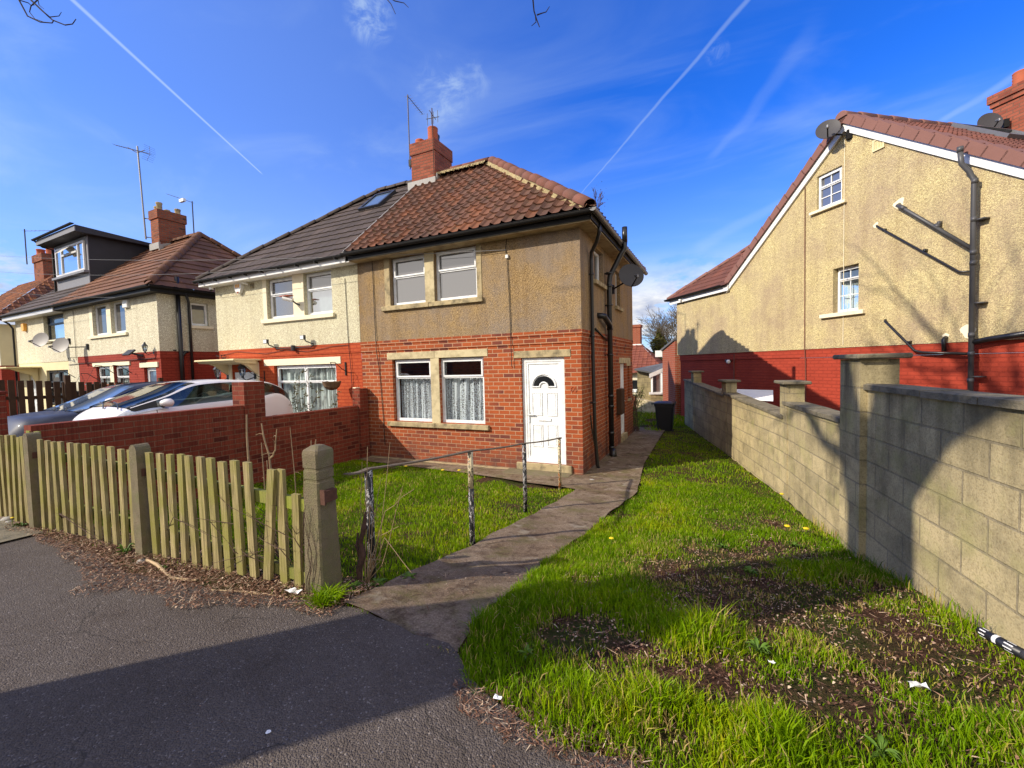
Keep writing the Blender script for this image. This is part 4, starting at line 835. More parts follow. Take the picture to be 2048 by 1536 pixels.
mb = MB(); n_ = Vector((.77, 0, 1)).normalized(); VL = sqrt(1+.77**2)*4.15
slope(mb, (-2.35+4.15, -.06, 7.47-.77*4.15), (0, 1, 0), (-1, 0, .77), VL, lambda v: 0, lambda v: 8.3, .25, .30, .036, .022, 'roll', 8)
slope(mb, (-2.35-3.95, -.06, 7.47-.77*3.95), (0, 1, 0), (1, 0, .77), sqrt(1+.77**2)*3.95, lambda v: 0, lambda v: 8.3, .25, .30, .036, .022, 'roll', 3)
VH = sqrt(2.85**2+2.2**2)
slope(mb, (-9.42, -.22, 4.36), (1, 0, 0), (0, 2.85, 2.2), VH, lambda v: 2.85*v/VH, lambda v: 3.3+1.8*v/VH, .25, .30, .036, .022, 'roll', 4)
slope(mb, (-9.42, -.22, 4.36), (0, 1, 0), (2.85, 0, 2.2), VH, lambda v: 2.85*v/VH, lambda v: 5.7-2.85*v/VH, .25, .30, .036, .022, 'roll', 3)
rr = mb.build('roof', 'tile_plum', R_)
mb = MB()   # cloaked verge tiles
for sg, cnt, L in ((1, 16, .335), (-1, 15, .335)):
    t = Vector((sg, 0, -.77)).normalized(); up = Vector((sg*.77, 0, 1)).normalized(); A = Vector((-2.35, 0, 7.47))
    for i in range(cnt):
        a = A+t*(i*L*.97-.01); b = a+t*(L+.02); hh = .045 if True else 0
        for p, q, r, s_, o in (((a, .055), (b, .02), (b, -.13), (a, -.13+.0), 0),):
            P = [Vector((c.x, -.13, c.z))+up*h for c, h in (p, q, r, s_)]; mb.prism(P, (0, .03, 0))
        mb.prism([Vector((a.x, -.13, a.z))+up*.055, Vector((b.x, -.13, b.z))+up*.02, Vector((b.x, .16, b.z))+up*.035, Vector((a.x, .16, a.z))+up*.07], up*.012)
mb.build('verge_tiles', 'ridge_plum', rr)
mb = MB(); ridge(mb, (-2.35, -.14, 7.44), (-2.35, 8.2, 7.44), .13, .44); mb.build('ridge_tiles', 'ridge_plum', rr, smooth=True); mb = MB(); ridge(mb, (-6.57, 2.63, 6.58), (-9.38, -.2, 4.40), .10, .4); mb.build('ridge_tiles', 'ridge_plum', rr, smooth=True)
mb = MB(); gutter(mb, [(-9.5, -.22, 4.40), (-6.28, -.22, 4.40)], .055); gutter(mb, [(-9.48, -.2, 4.398), (-9.48, 5.5, 4.398)], .055); mb.build('gutter', 'gutter_black', R_)
mb = MB(); sn = Vector((.77, 0, 1)).normalized(); st = Vector((1, 0, -.77)).normalized()
def rs(v, y, h): return Vector((-2.35, 0, 7.50))+st*v+Vector((0, y, 0))+sn*h
ring(mb, lambda u, d, z: rs(z, u, .10-d), 2.6, 4.4, .35, 1.6, .09, 0, .09); sk = mb.build('skylight', 'metal_grey', R_)
MB().add([rs(.44, 2.69, .06), rs(.44, 4.31, .06), rs(1.51, 4.31, .06), rs(1.51, 2.69, .06)], [(0, 1, 2, 3)]).build('pane', 'glass_dark', sk)
chm = MB().box(-2.72, -1.75, 5.0, 5.9, 6.3, 8.30).box(-2.76, -1.71, 4.96, 5.94, 8.302, 8.42).box(-2.80, -1.67, 4.92, 5.98, 8.422, 8.62).build('chimney', 'brick_chimney', R_)
pot(chm, -2.35, 5.3, 8.62, .15, .40, 'terracotta', 4); pot(chm, -1.98, 5.6, 8.62, .14, .3, 'terracotta')
MB().prism([(-2.8, 4.93, 6.95), (-2.8, 4.93, 7.35), (-1.7, 4.93, 6.9), (-1.7, 4.93, 6.5)], (0, .06, 0)).build('lead_flashing', 'lead', chm)
mb = MB(); mb.tube([(.10, -.14, -.5), (.08, -.14, 5.02), (.03, -.17, 5.18), (-.03, -.26, 5.34), (-.04, -.28, 5.56)], .040, 14)
for z in (1.55, 2.35, 2.02, 3.78, 3.60, 4.35, 5.0): mb.tube([(.09, -.14, z-.04), (.09, -.14, z+.04)], .047, 14)
for z in (1.62, 2.9, 4.33): mb.box(.08, .24, -.155, -.02, z-.012, z+.012)
mb.tube([(-.04, -.28, 5.54), (-.04, -.28, 5.63)], .046, 14); mb.tube([(-1.20, -.02, 5.08), (-1.17, -.11, 5.04), (-1.08, -.12, 4.97), (.06, -.14, 3.86)], .034, 12)
mb.tube([(-1.12, -.12, 5.01), (-1.02, -.12, 4.92)], .041, 12); mb.tube([(-.50, -.12, 4.44), (-.44, -.12, 4.38)], .043, 10); mb.box(-.49, -.45, -.1, -.02, 4.42, 4.5)
mb.build('soil_pipe', 'pipe_grey', R_, smooth=True)
mb = MB(); mb.tube([(-1.64, -.02, 4.80), (-1.6, -.07, 4.77), (-.15, -.08, 3.50), (.05, -.10, 3.46)], .021, 8); mb.tube([(-1.44, -.02, 2.78), (-1.41, -.07, 2.75), (-.84, -.08, 2.11), (-.70, -.08, 2.07), (.05, -.10, 2.02)], .026, 8); mb.tube([(-.36, -.02, 2.34), (-.36, -.08, 2.30), (-.35, -.08, 2.08)], .036, 8)
mb.tube([(.10, -.12, 2.22), (.3, -.12, 2.26), (1.48, -.12, 2.42)], .05, 10)
for x, z in ((-1.45, 4.62), (-.7, 4.0), (-.95, 2.26)): mb.box(x-.02, x+.02, -.09, -.02, z, z+.05)
mb.build('waste_pipe', 'pipe_black', R_, smooth=True)
for x, z, r in ((-1.20, 5.10, .10), (-1.65, 4.81, .055), (-.36, 2.36, .05), (-.03, 2.42, .11)):
    pts = [(x+r*cos(a)*(1+.25*sin(3*a+x)), -.0235, z+r*sin(a)*(1+.2*cos(2*a+z))) for a in np.linspace(0, 2*pi, 16, endpoint=False)]; MB().prism(pts, (0, -.004, 0)).build('mortar_patch', 'stone_painted', R_)
mb = MB(); mb.tube([(-3.39, -.035, 6.3), (-3.385, -.035, 4), (-3.38, -.035, 2.3), (-3.38, -.01, 1.9), (-3.37, .01, .3)], .010, 5); mb.tube([(-5.95, .0, 2.2), (-5.97, .0, 1.9), (-5.97, .0, 0.2)], .016, 5); mb.build('cable', 'terracotta_dark', R_)
MB().tube([(-2.36, -.032, 7.0), (-2.36, -.032, 2.3)], .007, 5).build('cable', 'stone_painted', R_)
mb = MB(); ring(mb, FACE['F'](-.02), -1.73, -1.49, 6.36, 6.60, .03, -.03, 0); mb.box(-1.70, -1.52, -.03, -.025, 6.39, 6.57)
for i in range(6): mb.box(-1.69+.03*i, -1.678+.03*i, -.045, -.03, 6.39, 6.57)
mb.build('air_vent', 'cream_paint', R_)
# fittings on it: things of their own, in world space
def RW(x, y, z): return Vector((4.12+.6018*x+.7986*y, 10.45-.7986*x+.6018*y, z))
t = thing('satellite_dish', 'large black dish at the peak of the yellow gable', 'satellite dish', RW(-2.4, 0, 7.1))
disc_dish(t, RW(-2.50, -.34, 7.22), (-.20, -.93, .25), .235, .235, 'dish_grey', wallpt=RW(-2.25, -.04, 7.0))
t = thing('satellite_dish', 'grey dish fixed to the brick chimney at the right edge', 'satellite dish', RW(-2.5, 4.9, 7.7))
disc_dish(t, RW(-2.55, 4.62, 7.82), (.1, -.96, .22), .25, .27, 'dish_grey', wallpt=RW(-2.4, 4.9, 7.75))
t = thing('security_camera', 'white motion sensor under the low eaves at the far corner of the yellow house', 'sensor', RW(-8.5, 0, 4.25))
MB().tube([RW(-8.62, -.02, 4.22), RW(-8.60, -.12, 4.24)], .05, 8).tube([RW(-8.66, -.14, 4.30), RW(-8.52, -.16, 4.24)], .045, 10).build('sensor_head', 'plastic_white', t)
t = thing('wall_light', 'small black and white round light on the red brick wall', 'lamp', RW(-6.12, 0, 1.97))
MB().tube([RW(-6.12, .01, 1.98), RW(-6.12, -.06, 1.98), RW(-6.16, -.16, 1.99)], [.03, .04, .05], 10).build('lamp_base', 'frame_dark', t, smooth=True)
mb = MB(); mb.grid([[RW(-6.06, -.13, 1.96)+Vector((cos(a)*r, sin(a)*r, h)) for a in np.linspace(0, 2*pi, 14, endpoint=False)] for r, h in ((.005, -.065), (.045, -.05), (.065, 0), (.045, .05), (.005, .065))], close=True).build('globe', 'plastic_white', t, smooth=True)

# ------------------------------------------------------------------ left-hand pair (local frame, origin at its near front corner)
LZ = radians(-1.97); LO = (-15.09, 7.19, 0)
HA = thing('house', 'cream house with brown tiled hipped roof and dull red brick base', 'house', LO, LZ, world=False)
uh = [(-4.36, -3.29, 3.40, 4.44), (-2.98, -2.0, 3.40, 4.44)]; lh = [(-4.40, -3.35, .85, 2.34), (-3.1, -2.05, .85, 2.34), (-1.06, -.32, .2, 2.24)]
mb = MB(); wall(mb, 'F', .002, -5.80, 0, -.4, 2.50, lh); wall(mb, 'R', 0, 0, 5.4, -.4, 2.50); mb.box(-5.80, .02, -.02, .1, 2.50, 2.72).box(-.1, .02, .1, 5.4, 2.502, 2.718); mb.build('brick_wall', 'brick_painted_dull', HA)
mb = MB(); wall(mb, 'F', -.022, -6.67, .02, 2.721, 4.47, uh, .13); wall(mb, 'F', -.002, -6.67, -5.801, -.4, 2.721); wall(mb, 'R', .02, -.022, 5.4, 2.719, 4.47, [(.88, 1.39, 3.55, 4.28)], .10); wall(mb, 'B', 5.4, -6.67, 0, -.4, 4.47); mb.build('render_wall', 'dash_white', HA)
MB().box(-4.60, -3.12, -.035, .1, 2.342, 2.46).box(-3.115, -1.90, -.034, .1, 2.343, 2.461).box(-1.25, -.15, -.034, .1, 2.245, 2.40).build('lintel', 'stone_painted', HA)
MB().box(-4.62, -1.88, -.085, .1, 3.305, 3.395).build('sill', 'stone_painted', HA); MB().box(-3.288, -2.982, -.034, .15, 3.40, 4.46).box(-3.348, -3.102, -.01, .15, .85, 2.34).box(-4.6, -4.362, -.03, .13, 3.40, 4.46).build('mullion', 'stone_painted', HA)
MB().box(.0, .07, .78, 1.50, 3.46, 3.545).build('sill', 'stone_painted', HA)
for a, b in ((-4.34, -3.30), (-2.97, -2.02)): window(HA, 'F', -.02, a, b, 3.41, 4.43, 'upvc', 'glass_blind')
for a, b in ((-4.38, -3.36), (-3.09, -2.07)): window(HA, 'F', 0, a, b, .9, 2.33, 'upvc', 'glass_clear', 'glass_dark', trans=1.95, net=('net', .95, 2.0, .02))
window(HA, 'R', .02, .89, 1.38, 3.56, 4.27, 'upvc', 'glass_blind')
window(HA, 'F', 0, -1.05, -.33, .22, 2.23, 'upvc', 'glass_sky', fw_=.10)
mb = MB(); mb.tube([(.10, .50, .2), (.10, .50, 5.0)], .06, 10); mb.tube([(.30, .62, 4.5), (.12, .78, 4.25), (.08, .80, 4.0), (.08, .80, .2)], .04, 8); mb.tube([(.1, .5, 2.5), (.1, .62, 2.7), (.02, .72, 2.7)], .04, 8); mb.tube([(.05, .40, 2.75), (.02, .32, 2.75)], .02, 6); mb.build('downpipe', 'pipe_black', HA, smooth=True)
mb = MB(); mb.box(-6.67, .30, -.28, -.02, 4.44, 4.46).box(.02, .30, -.02, 5.7, 4.441, 4.459).box(-6.67, .32, -.30, -.281, 4.44, 4.60).box(.301, .32, -.28, 5.7, 4.441, 4.60); mb.build('fascia', 'gutter_black', HA)
mb = MB(); gutter(mb, [(-6.65, -.36, 4.60), (.38, -.36, 4.60)], .06); gutter(mb, [(.38, -.36, 4.60), (.38, 5.7, 4.60)], .06); mb.build('gutter', 'gutter_black', HA)
EL_, RL_, AL = 4.60, 7.27, -2.75
VV = sqrt(3.05**2+(RL_-EL_)**2); VS = sqrt((.38-AL)**2+(RL_-EL_)**2)
mb = MB(); slope(mb, (-6.67, -.36, EL_), (1, 0, 0), (0, 3.05, RL_-EL_), VV, lambda v: 0, lambda v: 7.05+(AL-.38)*v/VV, .33, .33, .012, .035, 'flat', 4)
slope(mb, (.38, -.36, EL_), (0, 1, 0), (AL-.38, 0, RL_-EL_), VS, lambda v: 3.05*v/VS, lambda v: 6.1-3.05*v/VS, .33, .33, .012, .035, 'flat', 4)
slope(mb, (-6.67, 5.74, EL_), (1, 0, 0), (0, -3.05, RL_-EL_), VV, lambda v: 0, lambda v: 7.05+(AL-.38)*v/VV, .33, .33, .012, .035, 'flat', 2)
rf = mb.build('roof', 'tile_brown', HA)
mb = MB(); ridge(mb, (AL, 2.69, RL_+.03), (.36, -.34, EL_+.05), .12, .42); ridge(mb, (AL, 2.69, RL_+.03), (.36, 5.7, EL_+.05), .12, .42); ridge(mb, (-5.0, 2.69, RL_+.03), (AL, 2.69, RL_+.03), .12, .42); mb.build('ridge_tiles', 'tile_brown', rf, smooth=True)
chm = MB().box(-5.32, -4.72, 2.25, 3.20, 6.5, 8.15).box(-5.36, -4.68, 2.21, 3.24, 8.152, 8.50).build('chimney', 'brick_old', HA)
for x, y, h in ((-5.2, 2.45, .22), (-4.92, 2.4, .32), (-5.1, 2.75, .16), (-4.95, 3.05, .26)): pot(chm, x, y, 8.5, .10, h, 'stone_sill')
MB().box(-5.38, -4.66, 2.19, 2.252, 6.95, 7.2).prism([(-4.7, 2.2, 6.85), (-4.7, 3.2, 7.3), (-4.7, 3.2, 7.5), (-4.7, 2.2, 7.1)], (.05, 0, 0)).build('lead_flashing', 'lead', chm)
mb = MB(); mb.tube([(-6.6, -.03, 2.45), (-5.8, -.03, 2.47), (-3.5, -.04, 2.49), (-1, -.04, 2.50), (-.2, -.05, 2.52)], .010, 5); mb.tube([(-5.82, -.05, 4.4), (-5.83, -.05, 2.6)], .007, 4); mb.build('cable', 'cable', HA)
HB = thing('house', 'cream house with dark box dormer and amber alarm box at the far left', 'house', LO, LZ, world=False)
uh = [(-8.75, -6.80, 3.44, 4.42)]; lh = [(-8.85, -6.78, .9, 2.28), (-10.75, -9.9, .2, 2.2)]
mb = MB(); wall(mb, 'F', 0, -11.8, -6.672, -.4, 2.60, lh); wall(mb, 'L', -11.8, 0, 5.4, -.4, 2.6); wall(mb, 'B', 5.4, -11.8, -6.67, -.4, 4.4); mb.build('lower_wall', 'cream_paint', HB)
mb = MB(); wall(mb, 'F', -.015, -11.8, -6.672, 2.60, 4.47, uh, .16); wall(mb, 'L', -11.8, 0, 5.4, 2.6, 4.47); mb.build('render_wall', 'dash_white', HB)
window(HB, 'F', -.01, -8.74, -6.81, 3.45, 4.41, 'frame_dark', 'glass_skyish', 'glass_sky', trans=4.05, dep=.12, cols=1)
MB().quad((-8.7, .3, 3.4), (-6.9, .3, 3.4), (-6.9, .3, 4.0), (-8.7, .3, 4.0)).build('blind', 'curtain_cloth', HB)
window(HB, 'F', 0, -8.84, -6.80, .95, 2.27, 'frame_dark', 'glass_dark', 'glass_blind', trans=1.8, cols=2)
MB().box(-9.0, -6.675, -.08, .1, 3.345, 3.435).build('sill', 'stone_painted', HB)
mb = MB(); mb.box(-12.6, -9.3, -.95, -.02, 2.40, 2.45); mb.prism([(-9.75, -.02, 2.40), (-9.75, -.02, 1.6), (-9.75, -.2, 2.1), (-9.75, -.8, 2.38)], (.12, 0, 0)); mb.build('door_canopy', 'cream_paint', HB)
panel_door(HB, 'F', 0, -10.74, -9.91, .21, 2.19, fan=False)
mb = MB(); mb.box(-12.1, -6.672, -.30, -.02, 4.40, 4.42).box(-12.1, -6.672, -.33, -.30, 4.40, 4.58); mb.build('fascia', 'upvc_grey', HB)
mb = MB(); gutter(mb, [(-12.2, -.38, 4.60), (-6.68, -.38, 4.60)], .055); mb.tube([(-12.1, -.36, 4.5), (-11.95, -.15, 4.3), (-11.85, -.08, 4.1), (-11.85, -.08, .2)], .035, 8); mb.build('gutter', 'gutter_black', HB)
AB = -9.2; VW = sqrt((AB+12.15)**2+(RL_-EL_)**2)
mb = MB(); slope(mb, (-12.15, -.36, EL_), (1, 0, 0), (0, 3.05, RL_-EL_), VV, lambda v: (AB+12.15)*v/VV, lambda v: 5.48, .33, .33, .010, .028, 'flat', 4)
slope(mb, (-12.15, -.36, EL_), (0, 1, 0), (AB+12.15, 0, RL_-EL_), VW, lambda v: 3.05*v/VW, lambda v: 6.1-3.05*v/VW, .33, .33, .010, .028, 'flat', 3)
slope(mb, (-12.15, 5.74, EL_), (1, 0, 0), (0, -3.05, RL_-EL_), VV, lambda v: (AB+12.15)*v/VV, lambda v: 5.48, .33, .33, .01, .028, 'flat', 2)
mb.build('roof', 'tile_charcoal', HB)
# box dormer
dm = MB().box(-9.75, -6.70, .78, 2.75, 5.4, 7.42).build('dormer', 'dormer_slate', HB)
MB().box(-9.78, -6.68, .755, .782, 5.55, 7.40).build('dormer_front', 'dormer_grey', dm)
MB().prism([(-10.15, .35, 7.42), (-10.15, .35, 7.66), (-10.15, 3.0, 7.50), (-10.15, 3.0, 7.40)], (3.75, 0, 0)).build('dormer_roof', 'dormer_slate', dm)
MB().box(-10.16, -6.39, .325, .352, 7.43, 7.60).build('dormer_fascia', 'dormer_grey', dm)
mb = MB(); gutter(mb, [(-10.25, .27, 7.66), (-6.38, .27, 7.70)], .055); mb.tube([(-10.18, .3, 7.62), (-10.1, .5, 7.4), (-9.85, .72, 7.3), (-9.82, .72, 5.5)], .04, 8); mb.build('dormer_gutter', 'gutter_black', dm)
wd = window(HB, 'F', .755-.15, -9.55, -6.85, 6.10, 7.24, 'upvc_grey', 'glass_skyish', cols=3, dep=.08, mull=[-8.95, -7.40], fw_=.08)
MB().box(-8.9, -7.45, .66, .70, 6.86, 6.93).build('transom', 'upvc_grey', wd)
MB().prism([(-8.72, .66, 7.16), (-8.0, .66, 7.16), (-8.0, .42, 6.90), (-8.72, .42, 6.90)], (0, .02, .02)).build('open_sash', 'upvc_grey', wd)
MB().quad((-9.5, .775, 6.1), (-6.9, .775, 6.1), (-6.9, .775, 7.2), (-9.5, .775, 7.2)).build('dormer_inside', 'glass_sky', dm)
MB().box(-9.75, -6.66, .60, .76, 6.0, 6.08).build('dormer_sill', 'dormer_grey', dm)
def LW(u, v, z): return Vector((-15.09+u*cos(LZ)-v*sin(LZ), 7.19+u*sin(LZ)+v*cos(LZ), z))
t = thing('satellite_dish', 'pale grey dish on the far left cream house wall, under the dark framed window', 'satellite dish', LW(-6.4, 0, 3.3))
disc_dish(t, LW(-7.12, -.55, 3.38), (.42, -.90, .25), .30, .27, 'dish_pale', wallpt=LW(-6.35, -.02, 3.32))
t = thing('satellite_dish', 'pale grey dish just above the start of the red brick band', 'satellite dish', LW(-5.0, 0, 3.0))
disc_dish(t, LW(-5.55, -.5, 3.12), (.42, -.90, .25), .30, .27, 'dish_pale', wallpt=LW(-4.85, -.02, 3.05))
t = thing('burglar_alarm', 'amber alarm box on the far left cream wall', 'alarm', LW(-10.6, 0, 4.1))
MB().prism([LW(-10.75, -.12, 4.24), LW(-10.48, -.12, 4.24), LW(-10.48, -.12, 3.98), LW(-10.6, -.12, 3.92), LW(-10.75, -.12, 3.98)], (0, .1, 0)).build('case', 'alarm_amber', t)
t = thing('burglar_alarm', 'narrow white alarm box high beside the twin windows of the brown roofed house', 'alarm', LW(-1.8, 0, 4.3))
MB().box(LW(-1.95, 0, 0).x, LW(-1.65, 0, 0).x, 7.15, 7.24, 4.15, 4.40, bev=.015).build('case', 'plastic_white', t)
lantern(LW(-.42, -.22, 0).x, 7.0, 2.72, 'black lantern at the corner of the brown roofed house', .8, 7.2)
t = thing('floodlight', 'black floodlight over the glazed door of the brown roofed house', 'lamp', LW(-1.2, 0, 2.6))
MB().prism([LW(-1.55, -.32, 2.62), LW(-1.1, -.32, 2.62), LW(-1.1, -.15, 2.78), LW(-1.55, -.15, 2.78)], (0, -.03, .03)).build('lamp_head', 'frame_dark', t); MB().tube([LW(-1.3, -.2, 2.7), LW(-1.0, -.02, 2.6)], .03, 6).build('bracket', 'frame_dark', t)
for i, (u, z, mt, lb) in enumerate([(-6.2, 1.62, 'plastic_black', 'black bowl hanging above the end of the dark fence, left of the red brick'), (-4.25, 1.50, 'plastic_black', 'lowest black hanging bowl, in front of the twin ground floor windows'), (-3.15, 1.74, 'plastic_black', 'black hanging bowl between the twin ground floor windows'), (-1.9, 1.72, 'terracotta_pot', 'terracotta hanging pot beside the glazed door')]):
    t = thing('hanging_basket', lb, 'basket', LW(u, 0, z), group='hanging baskets on the brown roofed house'); c = LW(u, -.45, z)
    mb = MB(); mb.grid([[c+Vector((r*cos(a), r*sin(a), h)) for a in np.linspace(0, 2*pi, 20, endpoint=False)] for r, h in ((.02, -.20), (.13, -.19), (.20, -.08), (.24, .0), (.27, .01), (.26, .03), (.22, .02), (.01, .0))], close=True).build('bowl', mt, t)
    mb = MB()
    for a in (0, 2.1, 4.2): mb.tube([c+Vector((.25*cos(a), .25*sin(a), .02)), c+Vector((0, 0, .62))], .004, 4)
    mb.tube([c+Vector((0, 0, .62)), LW(u+.05, -.3, z+.60), LW(u+.2, -.05, z+.35)], .012, 5).build('chain', 'cable', t)
t = thing('tv_aerial', 'very tall grey mast with a big aerial beside the old brick chimney at left', 'aerial', LW(-5.6, 2.3, 7.5))
MB().tube([LW(-5.64, 2.2, 7.45), LW(-5.86, 2.2, 11.15)], .032, 8).build('mast', 'metal_grey', t)
yagi(t, LW(-5.15, 2.3, 10.72), LW(-6.95, 1.9, 11.35), 16, .30, 'aerial_metal'); MB().tube([LW(-5.5, 2.28, 10.95), LW(-5.9, 2.2, 10.9), LW(-6.4, 2.1, 11.2)], .015, 5).build('brace', 'aerial_metal', t)
MB().tube([LW(-5.75, 2.2, 8.3), LW(-5.4, 2.35, 8.24)], .02, 5).tube([LW(-5.72, 2.2, 7.55), LW(-5.38, 2.35, 7.5)], .02, 5).build('bracket', 'aerial_metal', t)
t = thing('tv_aerial', 'short aerial on the right side of the old brick chimney at left', 'aerial', LW(-4.6, 3.4, 8))
MB().tube([LW(-4.62, 3.45, 7.7), LW(-4.62, 3.45, 9.15)], .022, 6).build('mast', 'aerial_metal', t); yagi(t, LW(-4.62, 3.45, 9.10), LW(-5.75, 3.1, 9.55), 8, .2, 'aerial_metal', refl=False); MB().box(LW(-4.9, 3.4, 0).x, LW(-4.6, 3.4, 0).x, 10.45, 10.55, 9.05, 9.17).build('amplifier', 'plastic_white', t)
# ------------------------------------------------------------------ third house, far left
HC = thing('house', 'yellow walled house with mossy rust coloured roof at the left edge', 'house', (-29.6, 7.8, 0), radians(-2), world=False)
mb = MB(); wall(mb, 'F', 0, -8, 0, -.4, 2.6); wall(mb, 'R', 0, 0, 5.6, -.4, 2.6); mb.build('brick_wall', 'brick_painted_dull', HC)
mb = MB(); wall(mb, 'F', -.01, -8, .01, 2.6, 4.5); wall(mb, 'R', .01, 0, 5.6, 2.6, 4.5); mb.build('render_wall', 'cream_paint', HC)
mb = MB(); slope(mb, (-8, -.4, 4.6), (1, 0, 0), (0, 3.2, 2.9), 4.32, lambda v: 0, lambda v: 8.4-3.3*v/4.32, .25, .30, .03, .03, 'pan', 5)
slope(mb, (.4, -.4, 4.6), (0, 1, 0), (-3.3, 0, 2.9), 4.39, lambda v: 3.2*v/4.39, lambda v: 6.4-3.2*v/4.39, .25, .30, .03, .03, 'pan', 5); mb.build('roof', 'tile_rust', HC)
chm = MB().box(-4.5, -3.2, 2.5, 3.4, 6.9, 8.3).box(-4.55, -3.15, 2.45, 3.45, 8.302, 8.7).build('chimney', 'brick_old', HC); pot(chm, -4.1, 2.7, 8.7, .17, .35); pot(chm, -3.5, 2.9, 8.7, .17, .5)
MB().tube([(-.5, -.1, .3), (-.5, -.1, 4.5)], .06, 8).build('downpipe', 'pipe_black', HC); mb = MB(); gutter(mb, [(-8, -.42, 4.6), (.45, -.42, 4.6)], .06); mb.build('gutter', 'gutter_black', HC)
t = thing('tv_aerial', 'small aerial on the chimney nearest the left edge', 'aerial', (-33.6, 10.4, 8.5)); MB().tube([(-34.0, 10.2, 8.2), (-34.0, 10.2, 10.1)], .03, 6).build('mast', 'aerial_metal', t); yagi(t, (-34.0, 10.2, 10.0), (-32.6, 10.9, 10.0), 8, .3, refl=False)

# ------------------------------------------------------------------ behind, seen in the gap
B1 = thing('house', 'distant low house with a brown tiled roof and brick chimney, seen in the gap', 'house', (-6.5, 33, -.4))
mb = MB(); wall(mb, 'F', 30.9, -10, -3.4, -.6, 1.35); wall(mb, 'R', -3.4, 30.9, 36, -.6, 1.35); mb.build('wall', 'far_cream', B1)
mb = MB(); slope(mb, (-10.4, 30.5, 1.25), (1, 0, 0), (0, 2.8, 2.25), 3.59, lambda v: 0, lambda v: 7.5-2.3*v/3.59, .30, .30, .03, .03, 'flat', 4); slope(mb, (-2.9, 30.5, 1.25), (0, 1, 0), (-2.3, 0, 2.25), 3.2, lambda v: 2.8*v/3.2, lambda v: 5.6-2.8*v/3.2, .3, .3, .03, .03, 'flat', 3); mb.build('roof', 'tile_red', B1)
chm = MB().box(-6.3, -5.05, 33.1, 33.9, 2.8, 4.6).box(-6.35, -5.0, 33.05, 33.95, 4.602, 4.8).build('chimney', 'brick_bright', B1); MB().box(-6.4, -4.95, 33.0, 34.0, 3.1, 3.35).build('lead_flashing', 'soffit_white', chm)
MB().box(-5.9, -4.9, 30.84, 30.92, -.1, .12).build('sill', 'soffit_white', B1); MB().box(-5.9, -4.9, 30.86, 30.92, .12, .75).build('window', 'glass_dark', B1)
B2 = thing('outbuilding', 'grey blockwork outbuilding with white window beyond the wheelie bin', 'outbuilding', (-2.8, 20.9, -.2))
mb = MB(); mb.prism([(-3.30, 20.6, -.6), (-2.62, 20.75, -.6), (-2.62, 20.75, 1.45), (-3.30, 20.6, 1.62)], (.6, 3.0, 0)); mb.prism([(-2.62, 19.9, -.6), (-1.9, 20.2, -.6), (-1.9, 20.2, .62), (-2.62, 19.9, .62)], (.3, 2.0, 0)); mb.build('block_wall', 'concrete_block', B2)
MB().prism([(-3.4, 20.4, 1.64), (-2.55, 20.5, 1.46), (-1.6, 21.0, 1.75), (-2.2, 23, 1.9), (-3.3, 23, 1.7)], (0, 0, .07)).build('roof', 'felt', B2)
mb = MB(); mb.prism([(-2.66, 19.82, 1.30), (-1.8, 20.16, 1.68), (-1.8, 20.16, 1.86), (-2.66, 19.82, 1.48)], (.05, .1, 0)); mb.box(-2.60, -2.52, 19.9, 20.0, .62, 1.36).box(-2.2, -2.12, 20.0, 20.1, .62, 1.5).prism([(-2.68, 19.85, .56), (-1.8, 20.15, .56), (-1.8, 20.15, .66), (-2.68, 19.85, .66)], (0, .1, 0)).build('window', 'upvc', B2)
MB().prism([(-2.52, 20.0, .66), (-1.9, 20.2, .66), (-1.9, 20.2, 1.55), (-2.52, 20.0, 1.38)], (.01, .02, 0)).build('pane', 'glass_blind', B2)
B3 = thing('extension', 'orange red brick lean-to at the far end of the yellow house', 'extension', (-1.8, 19, -.2))
a_, b_ = Vector((-2.10, 19.9, 0)), Vector((-1.42, 17.85, 0)); o_ = Vector((1.5, .5, 0))
mb = MB(); mb.prism([(a_.x, a_.y, -.8), (b_.x, b_.y, -.8), (b_.x, b_.y, 2.80), (a_.x, a_.y, 2.45)], o_); mb.build('brick_wall', 'brick_bright', B3)
MB().prism([(a_.x-.1, a_.y+.1, 2.46), (b_.x-.05, b_.y, 2.82), (b_.x-.05, b_.y, 2.90), (a_.x-.1, a_.y+.1, 2.54)], o_).build('roof', 'felt', B3); MB().box(a_.x-.3, a_.x+.0, a_.y-.05, a_.y+.1, 2.22, 2.5).build('fascia', 'soffit_white', B3)
t = thing('garden_wall', 'low rendered wall stepping down beside the outbuilding', 'wall', (-2.8, 18.8, -.2)); MB().prism([(-3.15, 19.1, -.5), (-1.9, 18.3, -.5), (-1.9, 18.3, .28), (-3.15, 19.1, .45)], (.12, .15, 0)).build('wall_body', 'stone_pale', t); MB().box(-3.35, -3.15, 19.0, 19.25, -.5, .55).build('pier', 'brick_old', t)
sh = thing('shed', 'small grey metal shed with white corrugated roof behind the block wall', 'shed', (1.1, 11.5, .1))
c0, c1, cb = Vector((.62, 10.35, 0)), Vector((1.15, 9.85, 0)), Vector((1.45, 1.9, 0))
c0, c1, c2, c3 = Vector((.33, 10.9, 0)), Vector((.98, 10.45, 0)), Vector((1.15, 12.1, 0)), Vector((.02, 12.5, 0))
mb = MB()
for A, B in ((c0, c1), (c0, c3)):
    n = 26; rows = [[], []]
    for i in range(n+1): 
        p = A+(B-A)*i/n; o2 = Vector((-.012, -.012, 0)) if i % 2 else Vector((0, 0, 0)); rows[0].append(p+o2+Vector((0, 0, -.1))); rows[1].append(p+o2+Vector((0, 0, 1.09)))
    mb.grid(rows)
mb.build('shed_wall', 'shed_wall', sh)
